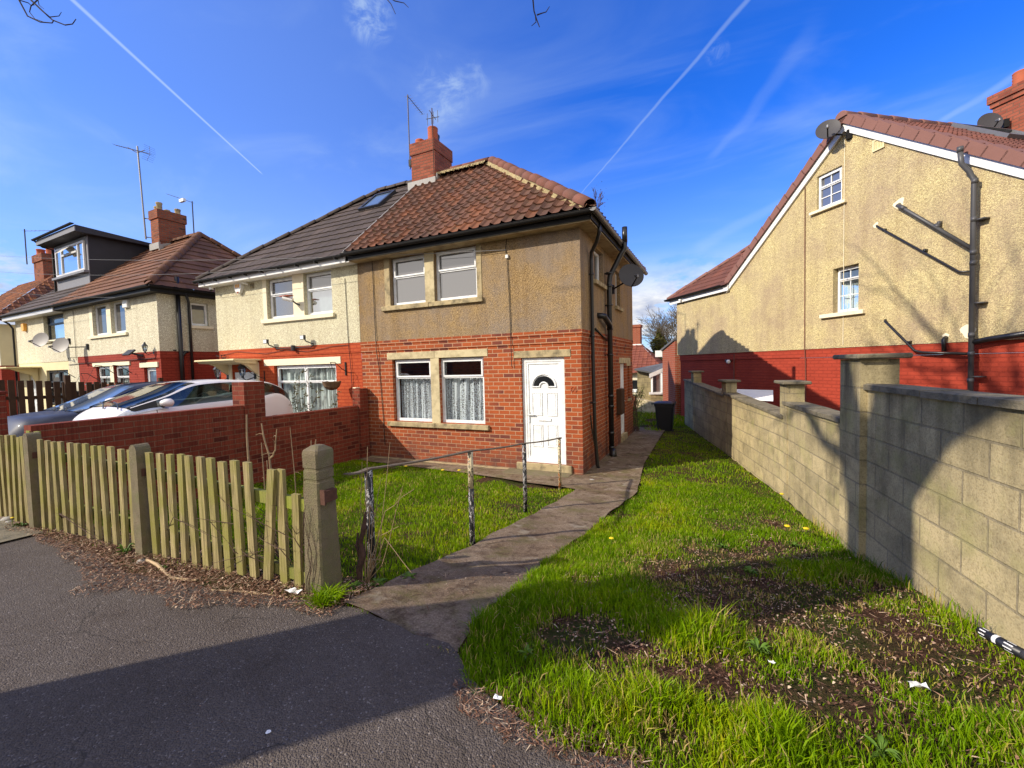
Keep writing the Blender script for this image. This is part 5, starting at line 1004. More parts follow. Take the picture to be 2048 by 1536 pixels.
mb = MB(); n = 60; e = Vector((.06, .04, 0)); rows = [[], []]
for i in range(n+1):
    p = (c0-e)+(c3+Vector((-.05, .1, 0))-c0+e)*i/n; q = (c1+Vector((.1, -.1, 0)))+(c2-c1)*i/n; hh = .018*sin(i*1.57)
    rows[0].append(p+Vector((0, 0, 1.14+.12*i/n+hh))); rows[1].append(q+Vector((0, 0, 1.14+.12*i/n+hh)))
mb.grid(rows).build('shed_roof', 'shed_roof', sh, smooth=True)
# opposite side of the street
for i, (x, y, l) in enumerate([(-25, -18.5, 'opposite brick house mirrored in the upper windows'), (-8, -19.5, 'opposite brick house facing the white door')]):
    t = thing('house', l, 'house', (x, y, .4)); mb = MB(); mb.box(x-5, x+5, y-3, y+3, 0, 5).build('wall', 'brick_old', t); MB().prism([(x-5.4, y-3.4, 5), (x-5.4, y+3.4, 5), (x-5.4, y, 8)], (10.8, 0, 0)).build('roof', 'far_roof_tile', t)
# ------------------------------------------------------------------ walls, fences, posts
t = thing('brick_wall', 'dark red scored brick wall between the two front gardens, stepping up at a tall pillar', 'wall', (-7.6, 5, 0))
mb = MB(); mb.box(-7.71, -7.50, 5.14, 7.46, -.4, 1.175).box(-7.71, -7.501, 2.18, 4.80, -.4, 1.44); mb.build('wall_panel', 'brick_scored', t)
for y0, y1, zt, x0, x1 in ((4.78, 5.16, 1.845, -7.80, -7.47), (7.44, 7.70, 1.57, -7.66, -7.43)):
    MB().box(x0, x1, y0, y1, -.4, zt).build('pillar', 'brick_scored', t)
mb = MB(); mb.box(-7.66, -7.56, 7.45, 7.6, 1.572, 1.60, bev=.01).build('mortar_cap', 'stone_painted', t)
t = thing('brick_pier', 'red brick gate pier at the left edge beyond the picket fence', 'pier', (-9.4, 2.7, .2)); MB().box(-9.66, -9.25, 2.06, 2.46, 0, 1.80).build('pier_body', 'brick_scored', t); MB().box(-9.68, -9.23, 2.04, 2.48, 1.802, 1.84).build('pier_cap', 'brick_scored', t)
# block wall
WP = [(1.95, -.6), (1.467, 3.135), (1.228, 5.25), (.93, 7.55), (.18, 10.9), (-.95, 15.6)]
t = thing('block_wall', 'weathered concrete block wall with capped pillars running along the right side of the lawn', 'wall', (1.2, 5.2, 0))
def wallbox(mb, A, B, th, z0, zA, zB=None):
    A, B = Vector((*A, 0)), Vector((*B, 0)); d = (B-A).normalized(); n = Vector((d.y, -d.x, 0))*th; zB = zA if zB is None else zB; z0b = z0
    P = [A, B, B+n, A+n]; zz = [zA, zB, zB, zA]
    vs = [Vector((p.x, p.y, z0)) for p in P]+[Vector((p.x, p.y, q)) for p, q in zip(P, zz)]
    mb.add(vs, [(3, 2, 1, 0), (4, 5, 6, 7), (0, 1, 5, 4), (1, 2, 6, 5), (2, 3, 7, 6), (3, 0, 4, 7)])
def atw(i, f, off=0.):
    A, B = Vector((*WP[i], 0)), Vector((*WP[i+1], 0)); d = (B-A).normalized(); n = Vector((d.y, -d.x, 0)); p = A+(B-A)*f+n*off; return (p.x, p.y)
secs = [(WP[0], WP[1], 1.76, 1.76), (WP[1], WP[2], 1.745, 1.715), (WP[2], WP[3], 1.335, 1.335), (WP[3], WP[4], 1.12, 1.24), (WP[4], WP[5], 1.18, 1.36)]
mb = MB()
wallbox(mb, WP[0], WP[2], .215, -.6, 1.745, 1.715)
for A, B, a, b in secs[2:]: wallbox(mb, A, B, .215, -1.2, a, b)
mb.build('wall_panel', 'concrete_block', t)
mb = MB()
def coping(A, B, zA, zB, n):
    A3, B3 = Vector((*A, 0)), Vector((*B, 0)); d = (B3-A3).normalized(); nn = Vector((d.y, -d.x, 0))
    for i in range(n):
        p = A3+(B3-A3)*(i/n)+d*.004; q = A3+(B3-A3)*((i+1)/n)-d*.004; z1 = zA+(zB-zA)*(i/n); z2 = zA+(zB-zA)*((i+1)/n); j = random.uniform(-.004, .004)
        P = [p-nn*.035, q-nn*.035, q+nn*.25, p+nn*.25]; Z = [z1, z2, z2, z1]
        mb.add([Vector((c.x, c.y, z+.002+j)) for c, z in zip(P, Z)]+[Vector((c.x, c.y, z+.048+j)) for c, z in zip(P, Z)]+[Vector((((p+q)/2).x, ((p+q)/2).y, (z1+z2)/2+.062))], [(3, 2, 1, 0), (0, 1, 5, 4), (1, 2, 6, 5), (2, 3, 7, 6), (3, 0, 4, 7), (4, 5, 8), (5, 6, 8), (6, 7, 8), (7, 4, 8)])
coping(WP[0], WP[2], 1.745, 1.715, 10); coping(atw(2, .1), WP[3], 1.335, 1.335, 4); coping(WP[3], WP[4], 1.12, 1.24, 6); coping(WP[4], WP[5], 1.18, 1.36, 7)
mb.build('coping', 'coping', t)
for (i, f, s_, zt, z0) in ((2, -.03, .44, 2.0, -.5), (2, 1.0, .36, 1.64, -.5), (4, .0, .36, 1.52, -.6), (4, .72, .36, 1.66, -.6)):
    x, y = atw(i, f, .10); d = Vector(WP[i+1])-Vector(WP[i]); a = atan2(d.y, d.x)
    def TT(u, v, z, x=x, y=y, a=a): return (x+u*cos(a)-v*sin(a), y+u*sin(a)+v*cos(a), z)
    h = s_/2; p = MB().box(-h, h, -h*.62, h*.62 if zt < 1.9 else h*.72, z0, zt, TT).build('pillar', 'concrete_block', t)
    MB().box(-h-.07, h+.07, -h*.62-.07, h*.62+.07, zt+.002, zt+.05, TT, bev=.012).build('pillar_cap', 'coping', p)
# picket fence along the pavement
t = thing('picket_fence', 'low weathered greenish timber picket fence with round topped concrete posts along the pavement', 'fence', (-5.5, 2.13, .35))
def picket(x, y, z0, z1, lean=0., w=.062, leany=0.):
    mb = MB(); k = lean; T = lambda u, v, z: (x+u+k*(z-z0), y+v+leany*(z-z0)+.003*sin(z*9+x*7), z)
    mb.box(-w/2, w/2, -.030, .0, z0, z1, T, bev=.0).build('picket', 'picket_wood', t)
px = []
for i in range(13): px.append((-4.64+.155*i, .0))
for i in range(12): px.append((-6.98+.180*i, .0))
for i in range(9): px.append((-8.75+.165*i, 0))
for i, (x, _) in enumerate(px):
    ln = random.uniform(-.03, .03)+(.0 if x > -4.7 else .03); zt = 1.325+random.uniform(-.012, .012); w = .076+random.uniform(-.006, .006)
    if abs(x+3.09) < .04: ln = .13; zt = 1.32
    if abs(x+3.06) < .05: zt = 1.30
    if x > -2.98: ln = .01; zt = 1.30
    if x > -2.83: ln = .02; zt = 1.13
    picket(x, 2.10+(.03*(x > -2.95)), tz(x, 2.1)+.02+random.uniform(-.03, .03), zt, ln, w)
for a, b, z1, z2 in ((-4.72, -2.62, 1.11, 1.05), (-7.1, -4.86, 1.14, 1.12), (-8.9, -7.2, 1.15, 1.15)):
    MB().prism([(a, 2.115, z1-.045), (b, 2.115, z2-.045), (b, 2.115, z2+.045), (a, 2.115, z1+.045)], (0, .04, 0)).build('rail', 'rail_wood', t)
    MB().prism([(a, 2.115, z1-.56), (b, 2.115, z2-.58), (b, 2.115, z2-.50), (a, 2.115, z1-.48)], (0, .04, 0)).build('rail', 'rail_wood', t)
for x in (-4.80, -7.14):
    mb = MB(); n = 10; prof = [(-.062, tz(x, 2.1)-.2), (-.062, 1.33)]+[(-.062*cos(a), 1.33+.062*sin(a)) for a in np.linspace(.3, pi-.3, 7)]+[(.062, 1.33), (.062, tz(x, 2.1)-.2)]
    mb.prism([(x+u, 2.02, z) for u, z in prof], (0, .115, 0)); mb.build('post', 'concrete_post', t)
    MB().box(x+.062, x+.068, 2.05, 2.09, 1.10, 1.17).build('metal_plate', 'rust', t)
for x0 in (-7.62, -7.40): MB().box(x0, x0+.1, 2.17, 2.2, .3, 1.38).build('rear_board', 'rail_wood', t)
# gate post
t = thing('gate_post', 'stout square concrete gate post with a rusty bracket beside the path', 'post', (-2.58, 2.15, .4))
mb = MB(); zz = [(.15, .1), (.45, .094), (1.235, .076), (1.24, .070), (1.255, .070), (1.26, .076), (1.315, .076), (1.32, .071), (1.335, .071), (1.34, .077), (1.44, .079), (1.462, .074), (1.492, .035), (1.497, .0)]
def sq(r, b=.012): return [(-r+b, -r), (r-b, -r), (r, -r+b), (r, r-b), (r-b, r), (-r+b, r), (-r, r-b), (-r, -r+b)] if r > b else [(0, 0)]*8
mb.grid([[(-2.585+a, 2.165+b, z) for a, b in sq(r)] for z, r in zz], close=True); mb.build('post_body', 'concrete_post', t)
MB().box(-2.507, -2.462, 2.10, 2.112, 1.085, 1.19).box(-2.507, -2.462, 2.112, 2.21, 1.10, 1.18).build('bracket', 'rust', t)
# handrail
t = thing('handrail', 'old flaking black and cream metal handrail along the garden path', 'handrail', (-2.3, 4.5, .1))
RP = [(-2.467, 2.525, .33, 1.235), (-2.256, 3.714, .17, 1.16), (-2.285, 5.132, .05, .985), (-2.33, 6.659, -.05, .80)]
for i, (x, y, z0, z1) in enumerate(RP):
    if i in (0, 2): 
        MB().tube([(x, y, z0-.1), (x+.004, y, z1)], .031 if i == 0 else .027, 12).build('post', 'flaking_paint', t, smooth=True)
    elif i == 1:
        p = MB().tube([(x, y, z0-.1), (x+.003, y, z0+.62)], .029, 12).build('post', 'flaking_paint', t, smooth=True); MB().tube([(x+.003, y, z0+.62), (x+.006, y, z1)], .0292, 12).build('worn_top', 'flaking_cream', p, smooth=True)
    else: MB().tube([(x, y, z0-.1), (x+.004, y, z1)], .027, 12).build('post', 'flaking_cream', t, smooth=True)
mb = MB(); pts = [(-2.52, 2.35, 1.235)]+[(x, y, z1+.004) for x, y, z0, z1 in RP]+[(-2.33, 6.74, .80)]
P = []
for a, b in zip(pts, pts[1:]): P += [Vector(a)+(Vector(b)-Vector(a))*k/6+Vector((0, 0, -.012*sin(pi*k/6))) for k in range(6)]
P.append(Vector(pts[-1])); mb.grid([[p+Vector((-.024, 0, 0)), p+Vector((.024, 0, 0)), p+Vector((.024, 0, .012)), p+Vector((-.024, 0, .012))] for p in P], close=True); mb.poly([P[0]+Vector((-.024, 0, 0)), P[0]+Vector((.024, 0, 0)), P[0]+Vector((.024, 0, .012)), P[0]+Vector((-.024, 0, .012))])
mb.build('rail', 'rail_rust', t)
# dark fence behind the cars
t = thing('board_fence', 'dark brown close spaced board fence behind the parked cars', 'fence', (-14.6, 5, .3))
for i in range(34):
    y = 2.9+.152*i; zt = 1.98-.07*(y-3.78)+random.uniform(-.012, .012); MB().box(-14.75, -14.72, y, y+.105, .3, zt).build('board', 'timber_dark', t)
for z in (.7, 1.5): MB().prism([(-14.80, 2.8, z+.07), (-14.80, 8, z-.15), (-14.80, 8, z-.07), (-14.80, 2.8, z+.15)], (.045, 0, 0)).build('rail', 'timber_dark', t)
for y in (4.9, 6.9): MB().box(-14.72, -14.62, y, y+.1, .3, 2.14-.07*(y-3.78)).build('post', 'timber_dark', t)
# wheelie bin
bz = -.26; t = thing('wheelie_bin', 'black wheelie bin with closed lid at the end of the side path', 'bin', (-1.45, 14.2, bz))
bx, by = -1.42, 14.0
def rr_(cx, cy, w, d, z, b=.05): return [(cx+a, cy+c, z) for a, c in ((-w+b, -d), (w-b, -d), (w, -d+b), (w, d-b), (w-b, d), (-w+b, d), (-w, d-b), (-w, -d+b))]
mb = MB(); mb.grid([rr_(bx, by, w, d, z+bz, .04) for z, w, d in ((.06, .20, .22), (.5, .235, .26), (.90, .265, .30), (.91, .285, .32), (.96, .285, .32), (.965, .27, .30))], close=True); mb.poly(rr_(bx, by, .2, .22, bz+.06, .04)); mb.build('bin_body', 'plastic_black', t)
mb = MB(); mb.grid([rr_(bx, by-.01, w, d, z+bz, .05) for z, w, d in ((.967, .30, .345), (.995, .305, .35), (1.02, .29, .33), (1.045, .20, .24), (1.05, .02, .02))], close=True); mb.build('lid', 'plastic_black', t)
MB().tube([(bx-.33, by-.30, bz+.95), (bx-.36, by-.30, bz+1.0), (bx-.30, by-.3, bz+1.0)], .02, 6).tube([(bx-.3, by+.3, bz+.93), (bx+.3, by+.3, bz+.93)], .016, 6).build('handle', 'plastic_black', t)
for s_ in (-1, 1): MB().tube([(bx+s_*.24-.03, by-.2, bz+.10), (bx+s_*.24+.03, by-.2, bz+.10)], .10, 16).build('wheel', 'rubber', t)

# ------------------------------------------------------------------ cars
def spl(x, xs, ys):
    """smooth monotone-ish interpolation"""
    xs, ys = np.array(xs, float), np.array(ys, float); i = int(np.clip(np.searchsorted(xs, x)-1, 0, len(xs)-2)); h = xs[i+1]-xs[i]; q = (x-xs[i])/h
    d = np.gradient(ys, xs); return float((2*q**3-3*q*q+1)*ys[i]+(q**3-2*q*q+q)*h*d[i]+(-2*q**3+3*q*q)*ys[i+1]+(q**3-q*q)*h*d[i+1])
def car(label, loc, rz, paint, L, prof, belt, halfw, cowl, header, rh, rb, pillars, wheel_x, windglass, tr='trim_black', lamps=True):
    """prof: top line (x,z) incl. bonnet and roof; belt: (x,z); halfw: (x,w)"""
    t = thing('parked_car', label, 'car', loc, rz, world=False)
    xs = sorted(set(list(np.linspace(prof[0][0], L/2, 72))+[cowl, header, rh, rb]+[q for p in pillars for q in p]))
    top = lambda x: spl(x, *zip(*prof)); bl = lambda x: spl(x, *zip(*belt)); hw = lambda x: spl(x, *zip(*halfw))
    def deck(x): return bl(x)+.03 if rb < x < cowl else top(x)
    def ringp(x):
        w, b = hw(x), min(bl(x), deck(x)-.01); z0 = .22
        pts = [(w*.90, z0), (w*.985, z0+.14), (w, .52), (w*.985, b-.10), (w*.955, b-.015), (w*.90, b+(deck(x)-b)*.45), (w*.72, b+(deck(x)-b)*.80), (w*.36, deck(x)-.008), (0, deck(x))]
        return pts
    mb = MB(); rows = []
    for x in xs: r = ringp(x); rows.append([(x, y, z) for y, z in r]+[(x, -y, z) for y, z in r[-2::-1]])
    mb.grid(rows); body = mb.build('body', paint, t, smooth=True)
    cp = MB()
    for r in (rows[0], rows[-1]): cp.poly(list(r))
    cp.build('bumper', paint, t)
    for sx in ((cowl-.32, (.50, 1)), (pillars[0][0]+.02, (.24, 1))):   # shut lines of the doors
        for s_ in (1, -1):
            x = sx[0]; r = ringp(x); MB().tube([(x, s_*(y+.002), z) for y, z in r[1:5]], .006, 4).build('door_seam', tr, t)
    x = pillars[0][0]-.22
    for s_ in (1, -1): r = ringp(x); MB().tube([(x-.09, s_*(r[3][0]+.022), r[3][1]-.03), (x+.09, s_*(r[3][0]+.022), r[3][1]-.03)], .014, 6).build('door_handle', paint, t)
    gx = [x for x in xs if rb <= x <= cowl]
    def gring(x):
        w = hw(x); b = bl(x); T = top(x); T = max(T, b+.004); k = min(1, (T-b)/.5); wt = w*.955-(.235*k+.01); w0 = w*.93
        zg = b+(T-b)*.86 if T-b > .06 else b+(T-b)*.5
        return [(w0, b-.01), (w0+(wt+.06*k-w0)*.5+.012*k, b+(zg-b)*.5), (wt+.062*k, zg), (wt, T-.022*k), (wt*.75, T-.004), (0, T+.012*k)]
    G = {x: gring(x) for x in gx}; parts = {'side_window': MB(), 'roof': MB(), 'windscreen': MB(), 'rear_window': MB(), 'pillar_trim': MB()}
    for a, b in zip(gx, gx[1:]):
        A, B = G[a], G[b]; mid = (a+b)/2; isp = any(p <= mid <= q for p, q in pillars)
        for s_ in (1, -1):
            for j in range(5):
                k = 'side_window' if j < 2 else ('roof' if j == 2 else ('windscreen' if mid > header else ('rear_window' if mid < rh else 'roof')))
                if j < 2 and (isp or mid < rb+.22): k = 'pillar_trim'
                if j < 2 and mid > cowl-.34: k = 'pillar_trim'
                parts[k].add([(a, s_*A[j][0], A[j][1]), (b, s_*B[j][0], B[j][1]), (b, s_*B[j+1][0], B[j+1][1]), (a, s_*A[j+1][0], A[j+1][1])], [(0, 1, 2, 3)])
    for k, m_ in (('side_window', 'glass_car'), ('roof', paint), ('windscreen', windglass), ('rear_window', 'glass_screen'), ('pillar_trim', tr)):
        q = parts[k]; key = {}; nv = []; mp = []
        for p in q.v:
            kk = tuple(round(c, 4) for c in p)
            if kk not in key: key[kk] = len(nv); nv.append(p)
            mp.append(key[kk])
        q.v = nv; q.f = [tuple(dict.fromkeys(mp[a] for a in f)) for f in q.f]; ok = [i for i, f in enumerate(q.f) if len(f) > 2]; q.f = [q.f[i] for i in ok]; q.mi = [0]*len(ok)
        q.build(k, m_, t, smooth=True)
    for s_ in (1, -1):
        w = hw(cowl-.5)
        mr = MB(); c = Vector((cowl-.42, s_*(w*.955+.10), bl(cowl-.4)+.09)); mr.grid([[c+Vector((dx, r*cos(a)*1.0, r*sin(a)*.62)) for a in np.linspace(0, 2*pi, 14, endpoint=False)] for dx, r in ((-.07, .09), (-.05, .115), (.02, .11), (.08, .07), (.10, .01))], close=True).build('mirror', paint, t, smooth=True)
        MB().tube([(cowl-.42, s_*w*.90, bl(cowl-.4)+.01), (cowl-.42, s_*(w*.955+.04), bl(cowl-.4)+.04)], .025, 6).build('mirror_stalk', tr, t)
        # headlight: swept almond patch lying on the wing
        hl = MB(); rows = []; x0, x1 = L/2-.95, L/2-.20
        for i in range(13):
            q = i/12; x = x0+(x1-x0)*q; r = ringp(x); wd_ = sin(pi*min(1, q*.9+.04))**.7; row = []
            for j in range(6):
                v = 3.75+(j/5)*(.25+1.35*wd_); k = int(v); f = v-k; y = r[k][0]+(r[k+1][0]-r[k][0])*f; zc = r[k][1]+(r[k+1][1]-r[k][1])*f; row.append((x+.004, s_*(y+.006), zc+.010))
            rows.append(row)
        if lamps: hl.grid(rows).build('headlight', 'headlight', t, smooth=True)
        for wx in wheel_x:
            wy = s_*(hw(wx)-.11); tw = MB().grid([[(wx+r*cos(a), wy+dy, .315+r*sin(a)) for a in np.linspace(0, 2*pi, 28, endpoint=False)] for r, dy in ((.2, -.1), (.30, -.1), (.315, -.06), (.315, .06), (.30, .1), (.2, .1))], close=True); wh = tw.build('wheel', 'rubber', t, smooth=True)
            mr = MB(); mr.grid([[(wx+r*cos(a), wy+s_*dy, .315+r*sin(a)) for a in np.linspace(0, 2*pi, 28, endpoint=False)] for r, dy in ((.205, .09), (.18, .07), (.03, .085))], close=True).build('rim', 'alloy', wh)
            MB().grid([[(wx+r*cos(a), s_*(hw(wx)+.006), .33+r*sin(a)) for a in np.linspace(-.3, pi+.3, 20)] for r in (.33, .40)]).build('wheel_arch', tr, t)
    for y0 in (.05, .55): MB().tube([(cowl+.10, y0, top(cowl+.1)+.02), (cowl-.02, y0-.30, top(cowl-.02)+.045), (cowl-.10, y0-.62, top(cowl-.10)+.035)], .010, 5).build('wiper', tr, t)
    for y0 in (.38, -.38):
        q = MB(); q.grid([[(rx-.12+dx, y0+yy, rz_) for yy in (-.23, -.2, .2, .23)] for rx, dx, rz_ in ((0, 0, .62), (-.05, 0, .95), (-.08, 0, 1.12), (-.06, .09, 1.12), (0, .12, .62))]); q.build('seat', 'seat_grey', t)
    MB().tube([(cowl-.62, .30+.16*cos(a), .92+.16*sin(a)) for a in np.linspace(0, 2*pi, 17)], .014, 5).build('steering_wheel', tr, t)
    if lamps: MB().box(L/2-.03, L/2+.015, -.26, .26, .42, .53).build('number_plate', 'plastic_white', t)
    return t
import bmesh
car('white hatchback with black rear side glass parked behind the brick wall', (-9.62, 5.22, .34), radians(-90), 'paint_white', 3.84,
    [(-1.66, .92), (-1.60, 1.08), (-1.42, 1.24), (-1.12, 1.42), (-.5, 1.525), (.1, 1.54), (.5, 1.495), (.95, 1.31), (1.38, 1.165), (1.58, 1.09), (1.76, .97), (1.87, .82), (1.92, .62)],
    [(-1.66, .86), (-1.25, 1.17), (-.7, 1.145), (0, 1.125), (.8, 1.10), (1.3, 1.07), (1.60, .97), (1.80, .78), (1.92, .5)],
    [(-1.66, .66), (-1.52, .80), (-1.1, .875), (0, .885), (1.15, .87), (1.5, .78), (1.75, .64), (1.92, .42)],
    1.46, .40, -1.12, -1.58, [(-.50, -.40), (-1.22, -1.10)], (-1.02, 1.25), 'glass_screen')
car('dark blue grey car at the far left beyond the white hatchback', (-12.25, 5.35, .36), radians(-90), 'paint_bluegrey', 4.50,
    [(-2.25, .80), (-2.1, .95), (-1.7, 1.12), (-1.2, 1.38), (-.5, 1.47), (0, 1.47), (.4, 1.41), (.85, 1.18), (1.3, .985), (1.8, .93), (2.1, .86), (2.25, .62)],
    [(-2.25, .78), (-1.6, .96), (0, .93), (.8, .92), (1.3, .90), (1.8, .84), (2.25, .58)],
    [(-2.25, .68), (-2.0, .82), (-1.4, .88), (0, .89), (1.2, .885), (1.9, .82), (2.1, .74), (2.25, .55)],
    1.36, .34, -1.25, -1.95, [(-.60, -.50)], (-1.32, 1.40), 'glass_sky', lamps=False)
mb = MB(); mb.grid([[(x, y, tz(x, y)+.012) for x in np.linspace(np.interp(y, [p[1] for p in WP], [p[0] for p in WP])+.2, 9, 12)] for y in np.linspace(1.4, 16, 30)]); mb.build('side_yard', 'path_concrete', smooth=True, kind='structure')
# ------------------------------------------------------------------ trees and plants
def grow(mb, p, d, L, r, depth, rnd, twist=.35, up=.12, split=(2, 3), shrink=.72, seg=5, minr=.003, tips=None):
    pts = [p.copy()]; rs_ = [r]; dd = d.normalized()
    for i in range(seg):
        dd = (dd+Vector((rnd.uniform(-1, 1), rnd.uniform(-1, 1), rnd.uniform(-1, 1)))*twist*.35+Vector((0, 0, up*.3))).normalized(); pts.append(pts[-1]+dd*L/seg); rs_.append(max(minr, r*(1-.42*(i+1)/seg)))
    mb.tube(pts, rs_, 10 if r > .15 else (6 if r > .02 else 4), cap=False)
    if depth == 0:
        if tips is not None: tips.append(pts[-1])
        return
    for k in range(rnd.randint(*split)+(1 if depth > 2 else 0)):
        j = rnd.randint(max(1, seg-3), seg); a = dd.orthogonal().normalized(); a.rotate(Matrix.Rotation(rnd.uniform(0, 2*pi), 3, dd)); an = rnd.uniform(.3, .85)
        grow(mb, pts[j], dd*cos(an)+a*sin(an), L*shrink*rnd.uniform(.8, 1.15), rs_[j]*rnd.uniform(.5, .72), depth-1, rnd, twist, up, split, shrink, seg, minr, tips)
    grow(mb, pts[-1], dd, L*shrink, rs_[-1]*.8, depth-1, rnd, twist, up, split, shrink, seg, minr, tips)
rd = random.Random(5)
st = thing('street_tree', 'large bare street tree at the kerb whose twigs hang into the top of the view', 'tree', (-4.83, -1.45, .45))
mb = MB(); mb.tube([(-4.83, -1.45, .2), (-4.83, -1.45, .6), (-4.78, -1.42, 2.0), (-4.73, -1.40, 4.2), (-4.63, -1.3, 6.0)], [.72, .56, .50, .47, .42], 18); mb.build('trunk', 'bark', st, smooth=True)
mb = MB()
for d, L, r in (((.55, .35, .9), 3.6, .26), ((-.3, .5, 1), 3.6, .27), ((.9, -.1, .75), 3.4, .22), ((-.8, -.3, .9), 3.4, .22), ((.1, -.7, 1), 3.2, .22), ((.3, .9, .8), 3.2, .20)):
    grow(mb, Vector((-4.68, -1.35, 5.6)), Vector(d), L, r, 4, rd, .5, .15, (1, 2), .70)
mb.build('crown', 'bark_dark', st)
mb = MB(); rd = random.Random(9)
def twigset(pts, rr, side):
    P = [Vector(p) for p in pts]; mb.tube(P, [rr*(1-.6*i/(len(P)-1)) for i in range(len(P))], 6)
    for i, ln in side:
        a, b = P[i], P[min(i+1, len(P)-1)]; d = (b-a).normalized(); o = d.orthogonal(); o.rotate(Matrix.Rotation(rd.uniform(0, 6.28), 3, d)); e = a+(d*.7+o*.6)*ln; e2 = e+(d*.4-Vector((0, 0, -.5))+o*.2)*ln*.5; mb.tube([a, (a+e)/2+o*.02, e, e2], [rr*.5, rr*.45, rr*.4, rr*.3], 5); mb.tube([e2, e2+(e2-e)*.25], [rr*.6, rr*.5], 5)
def PX(x, y, D):   # a point at depth D on a given line of sight, used once to hang the twigs where they hang
    m_ = [(x-1024)/859.1, (y-768)/859.1]; return Vector((0, 0, 2.03))+(r2*m_[0]+d2*m_[1]+fw)*D
def line(*q, D=5.): return [PX(x, y, D) for x, y in q]
S_ = Vector((-4.2, .6, 9.5))
twigset([S_, PX(-60, -260, 5.2), *line((30, -40), (38, 0), (55, 32), (80, 44), (104, 46), (108, 40))], .012, [(3, .10)])
twigset([PX(30, -60, 5.1), *line((62, 0), (85, 22), (105, 40), (130, 50), (145, 48), (152, 38), D=5.1)], .011, [])
twigset(line((75, 0), (62, 12), (59, 24), (70, 38), (88, 44), D=5.1), .007, []); twigset(line((85, 22), (100, 34), (118, 32), (123, 24), D=5.1), .007, []); twigset(line((72, -20), (78, 10), (88, 18), D=5.1), .006, [])
twigset([S_, PX(720, -160, 6), *line((765, -12), (782, 8), (791, 28), D=6)], .010, []); twigset(line((770, -10), (790, 2), (808, 6), (817, 15), D=6), .008, [])
twigset([S_, PX(1020, -190, 4.2), *line((1062, -30), (1066, 0), (1068, 22), (1073, 38), (1079, 54), D=4)], .010, []); twigset(line((1074, 30), (1082, 27), (1092, 24), (1099, 13), D=4), .007, []); twigset(line((1071, 32), (1072, 44), (1063, 52), D=4), .006, [])
mb.build('branch', 'bark_dark', st)
rd = random.Random(3)
tb = thing('bare_tree', 'bare winter tree standing behind the distant brown roof in the gap', 'tree', (-3.3, 36, -.5))
MB().tube([(-3.0, 36, -.6), (-3.0, 36, 2.6)], [.20, .15], 8).build('trunk', 'bark', tb)
mb = MB()
for d in ((-.3, 0, 1), (.35, .1, 1), (.1, -.3, 1), (-.6, .1, .8), (.7, 0, .8)): grow(mb, Vector((-3.0, 36, 2.2)), Vector(d), 1.6, .09, 4, rd, .55, .12, (2, 3), .72, 4, .010)
mb.build('crown', 'bark', tb)
tb = thing('bare_tree', 'thin bare tree farther back, just showing past the yellow house corner', 'tree', (-2, 40, -.5)); MB().tube([(-1.6, 40, -.6), (-1.6, 40, 3)], [.2, .14], 8).build('trunk', 'bark', tb); mb = MB()
for d in ((-.5, 0, 1), (.35, .1, 1), (.1, -.3, 1), (-.9, .1, .7)): grow(mb, Vector((-1.6, 40, 2.4)), Vector(d), 1.9, .09, 4, rd, .55, .1, (2, 3), .74, 4, .011)
mb.build('crown', 'bark', tb)
def leafcloud(mb, fn, n, s0, s1, rnd):
    for _ in range(n):
        c = fn(); s_ = rnd.uniform(s0, s1); a = Vector((rnd.gauss(0, 1), rnd.gauss(0, 1), rnd.gauss(0, 1))).normalized(); b = a.orthogonal().normalized(); mb.add([c-a*s_, c+b*s_*.45, c+a*s_, c-b*s_*.45], [(0, 1, 2, 3)])
tb = thing('conifer', 'olive green conifer behind the distant roof', 'tree', (-4.0, 35.5, -.5)); MB().tube([(-4.0, 35.5, -.6), (-4.0, 35.5, 3)], .12, 6).build('trunk', 'bark', tb); mb = MB()
def cf():
    h = rd.random()**.8; r = 1.25*(1-h)**.7*sqrt(rd.random())*(1+.3*sin(h*19)); a = rd.uniform(0, 2*pi); return Vector((-4.0+r*cos(a), 35.5+r*sin(a), .5+h*4.0))
leafcloud(mb, cf, 3200, .06, .14, rd); mb.build('crown', 'conifer_leaf', tb)
tb = thing('climbing_plant', 'tangled climber on the rear corner of the pebbledash house', 'plant', (-2.2, 13.4, -.1)); mb = MB()
for k in range(14): a = rd.uniform(0, 6); mb.tube([(-2.2+rd.uniform(-.1, .15), 13.35, -.1), (-2.15+.15*cos(a), 13.4, .5), (-2.15+.2*sin(a), 13.45, 1.0+.3*rd.random())], .008, 4)
mb.build('stem', 'twig_dark', tb); mb = MB(); leafcloud(mb, lambda: Vector((-2.12+rd.gauss(0, .12), 13.42+rd.gauss(0, .08), rd.uniform(0, 1.2))), 260, .02, .04, rd); mb.build('leaves', 'weed_leaf', tb)
# weed growing in the gutter corner
tb = thing('gutter_weed', 'dry weed sprouting from the roof corner by the gutter', 'plant', (-1.9, 7.5, 4.7)); mb = MB()
for k in range(9):
    a = rd.uniform(0, 6); p = Vector((-1.85+.03*cos(a), 7.5+.05*sin(a), 4.72)); q = p+Vector((.15*cos(a)*rd.random()+.05, .1*sin(a), rd.uniform(.1, .3))); mb.tube([p, q], .004, 4)
    for _ in range(5): o = Vector((rd.gauss(0, 1), rd.gauss(0, 1), rd.gauss(0, 1))).normalized()*.04; mb.tube([q-(q-p)*rd.random()*.5, q+o], .003, 4)
mb.build('stem', 'twig_dark', tb); mb = MB(); leafcloud(mb, lambda: Vector((-1.8+rd.gauss(0, .06), 7.5+rd.gauss(0, .06), 4.88+rd.gauss(0, .09))), 60, .008, .016, rd); mb.build('leaves', 'twig_dark', tb)
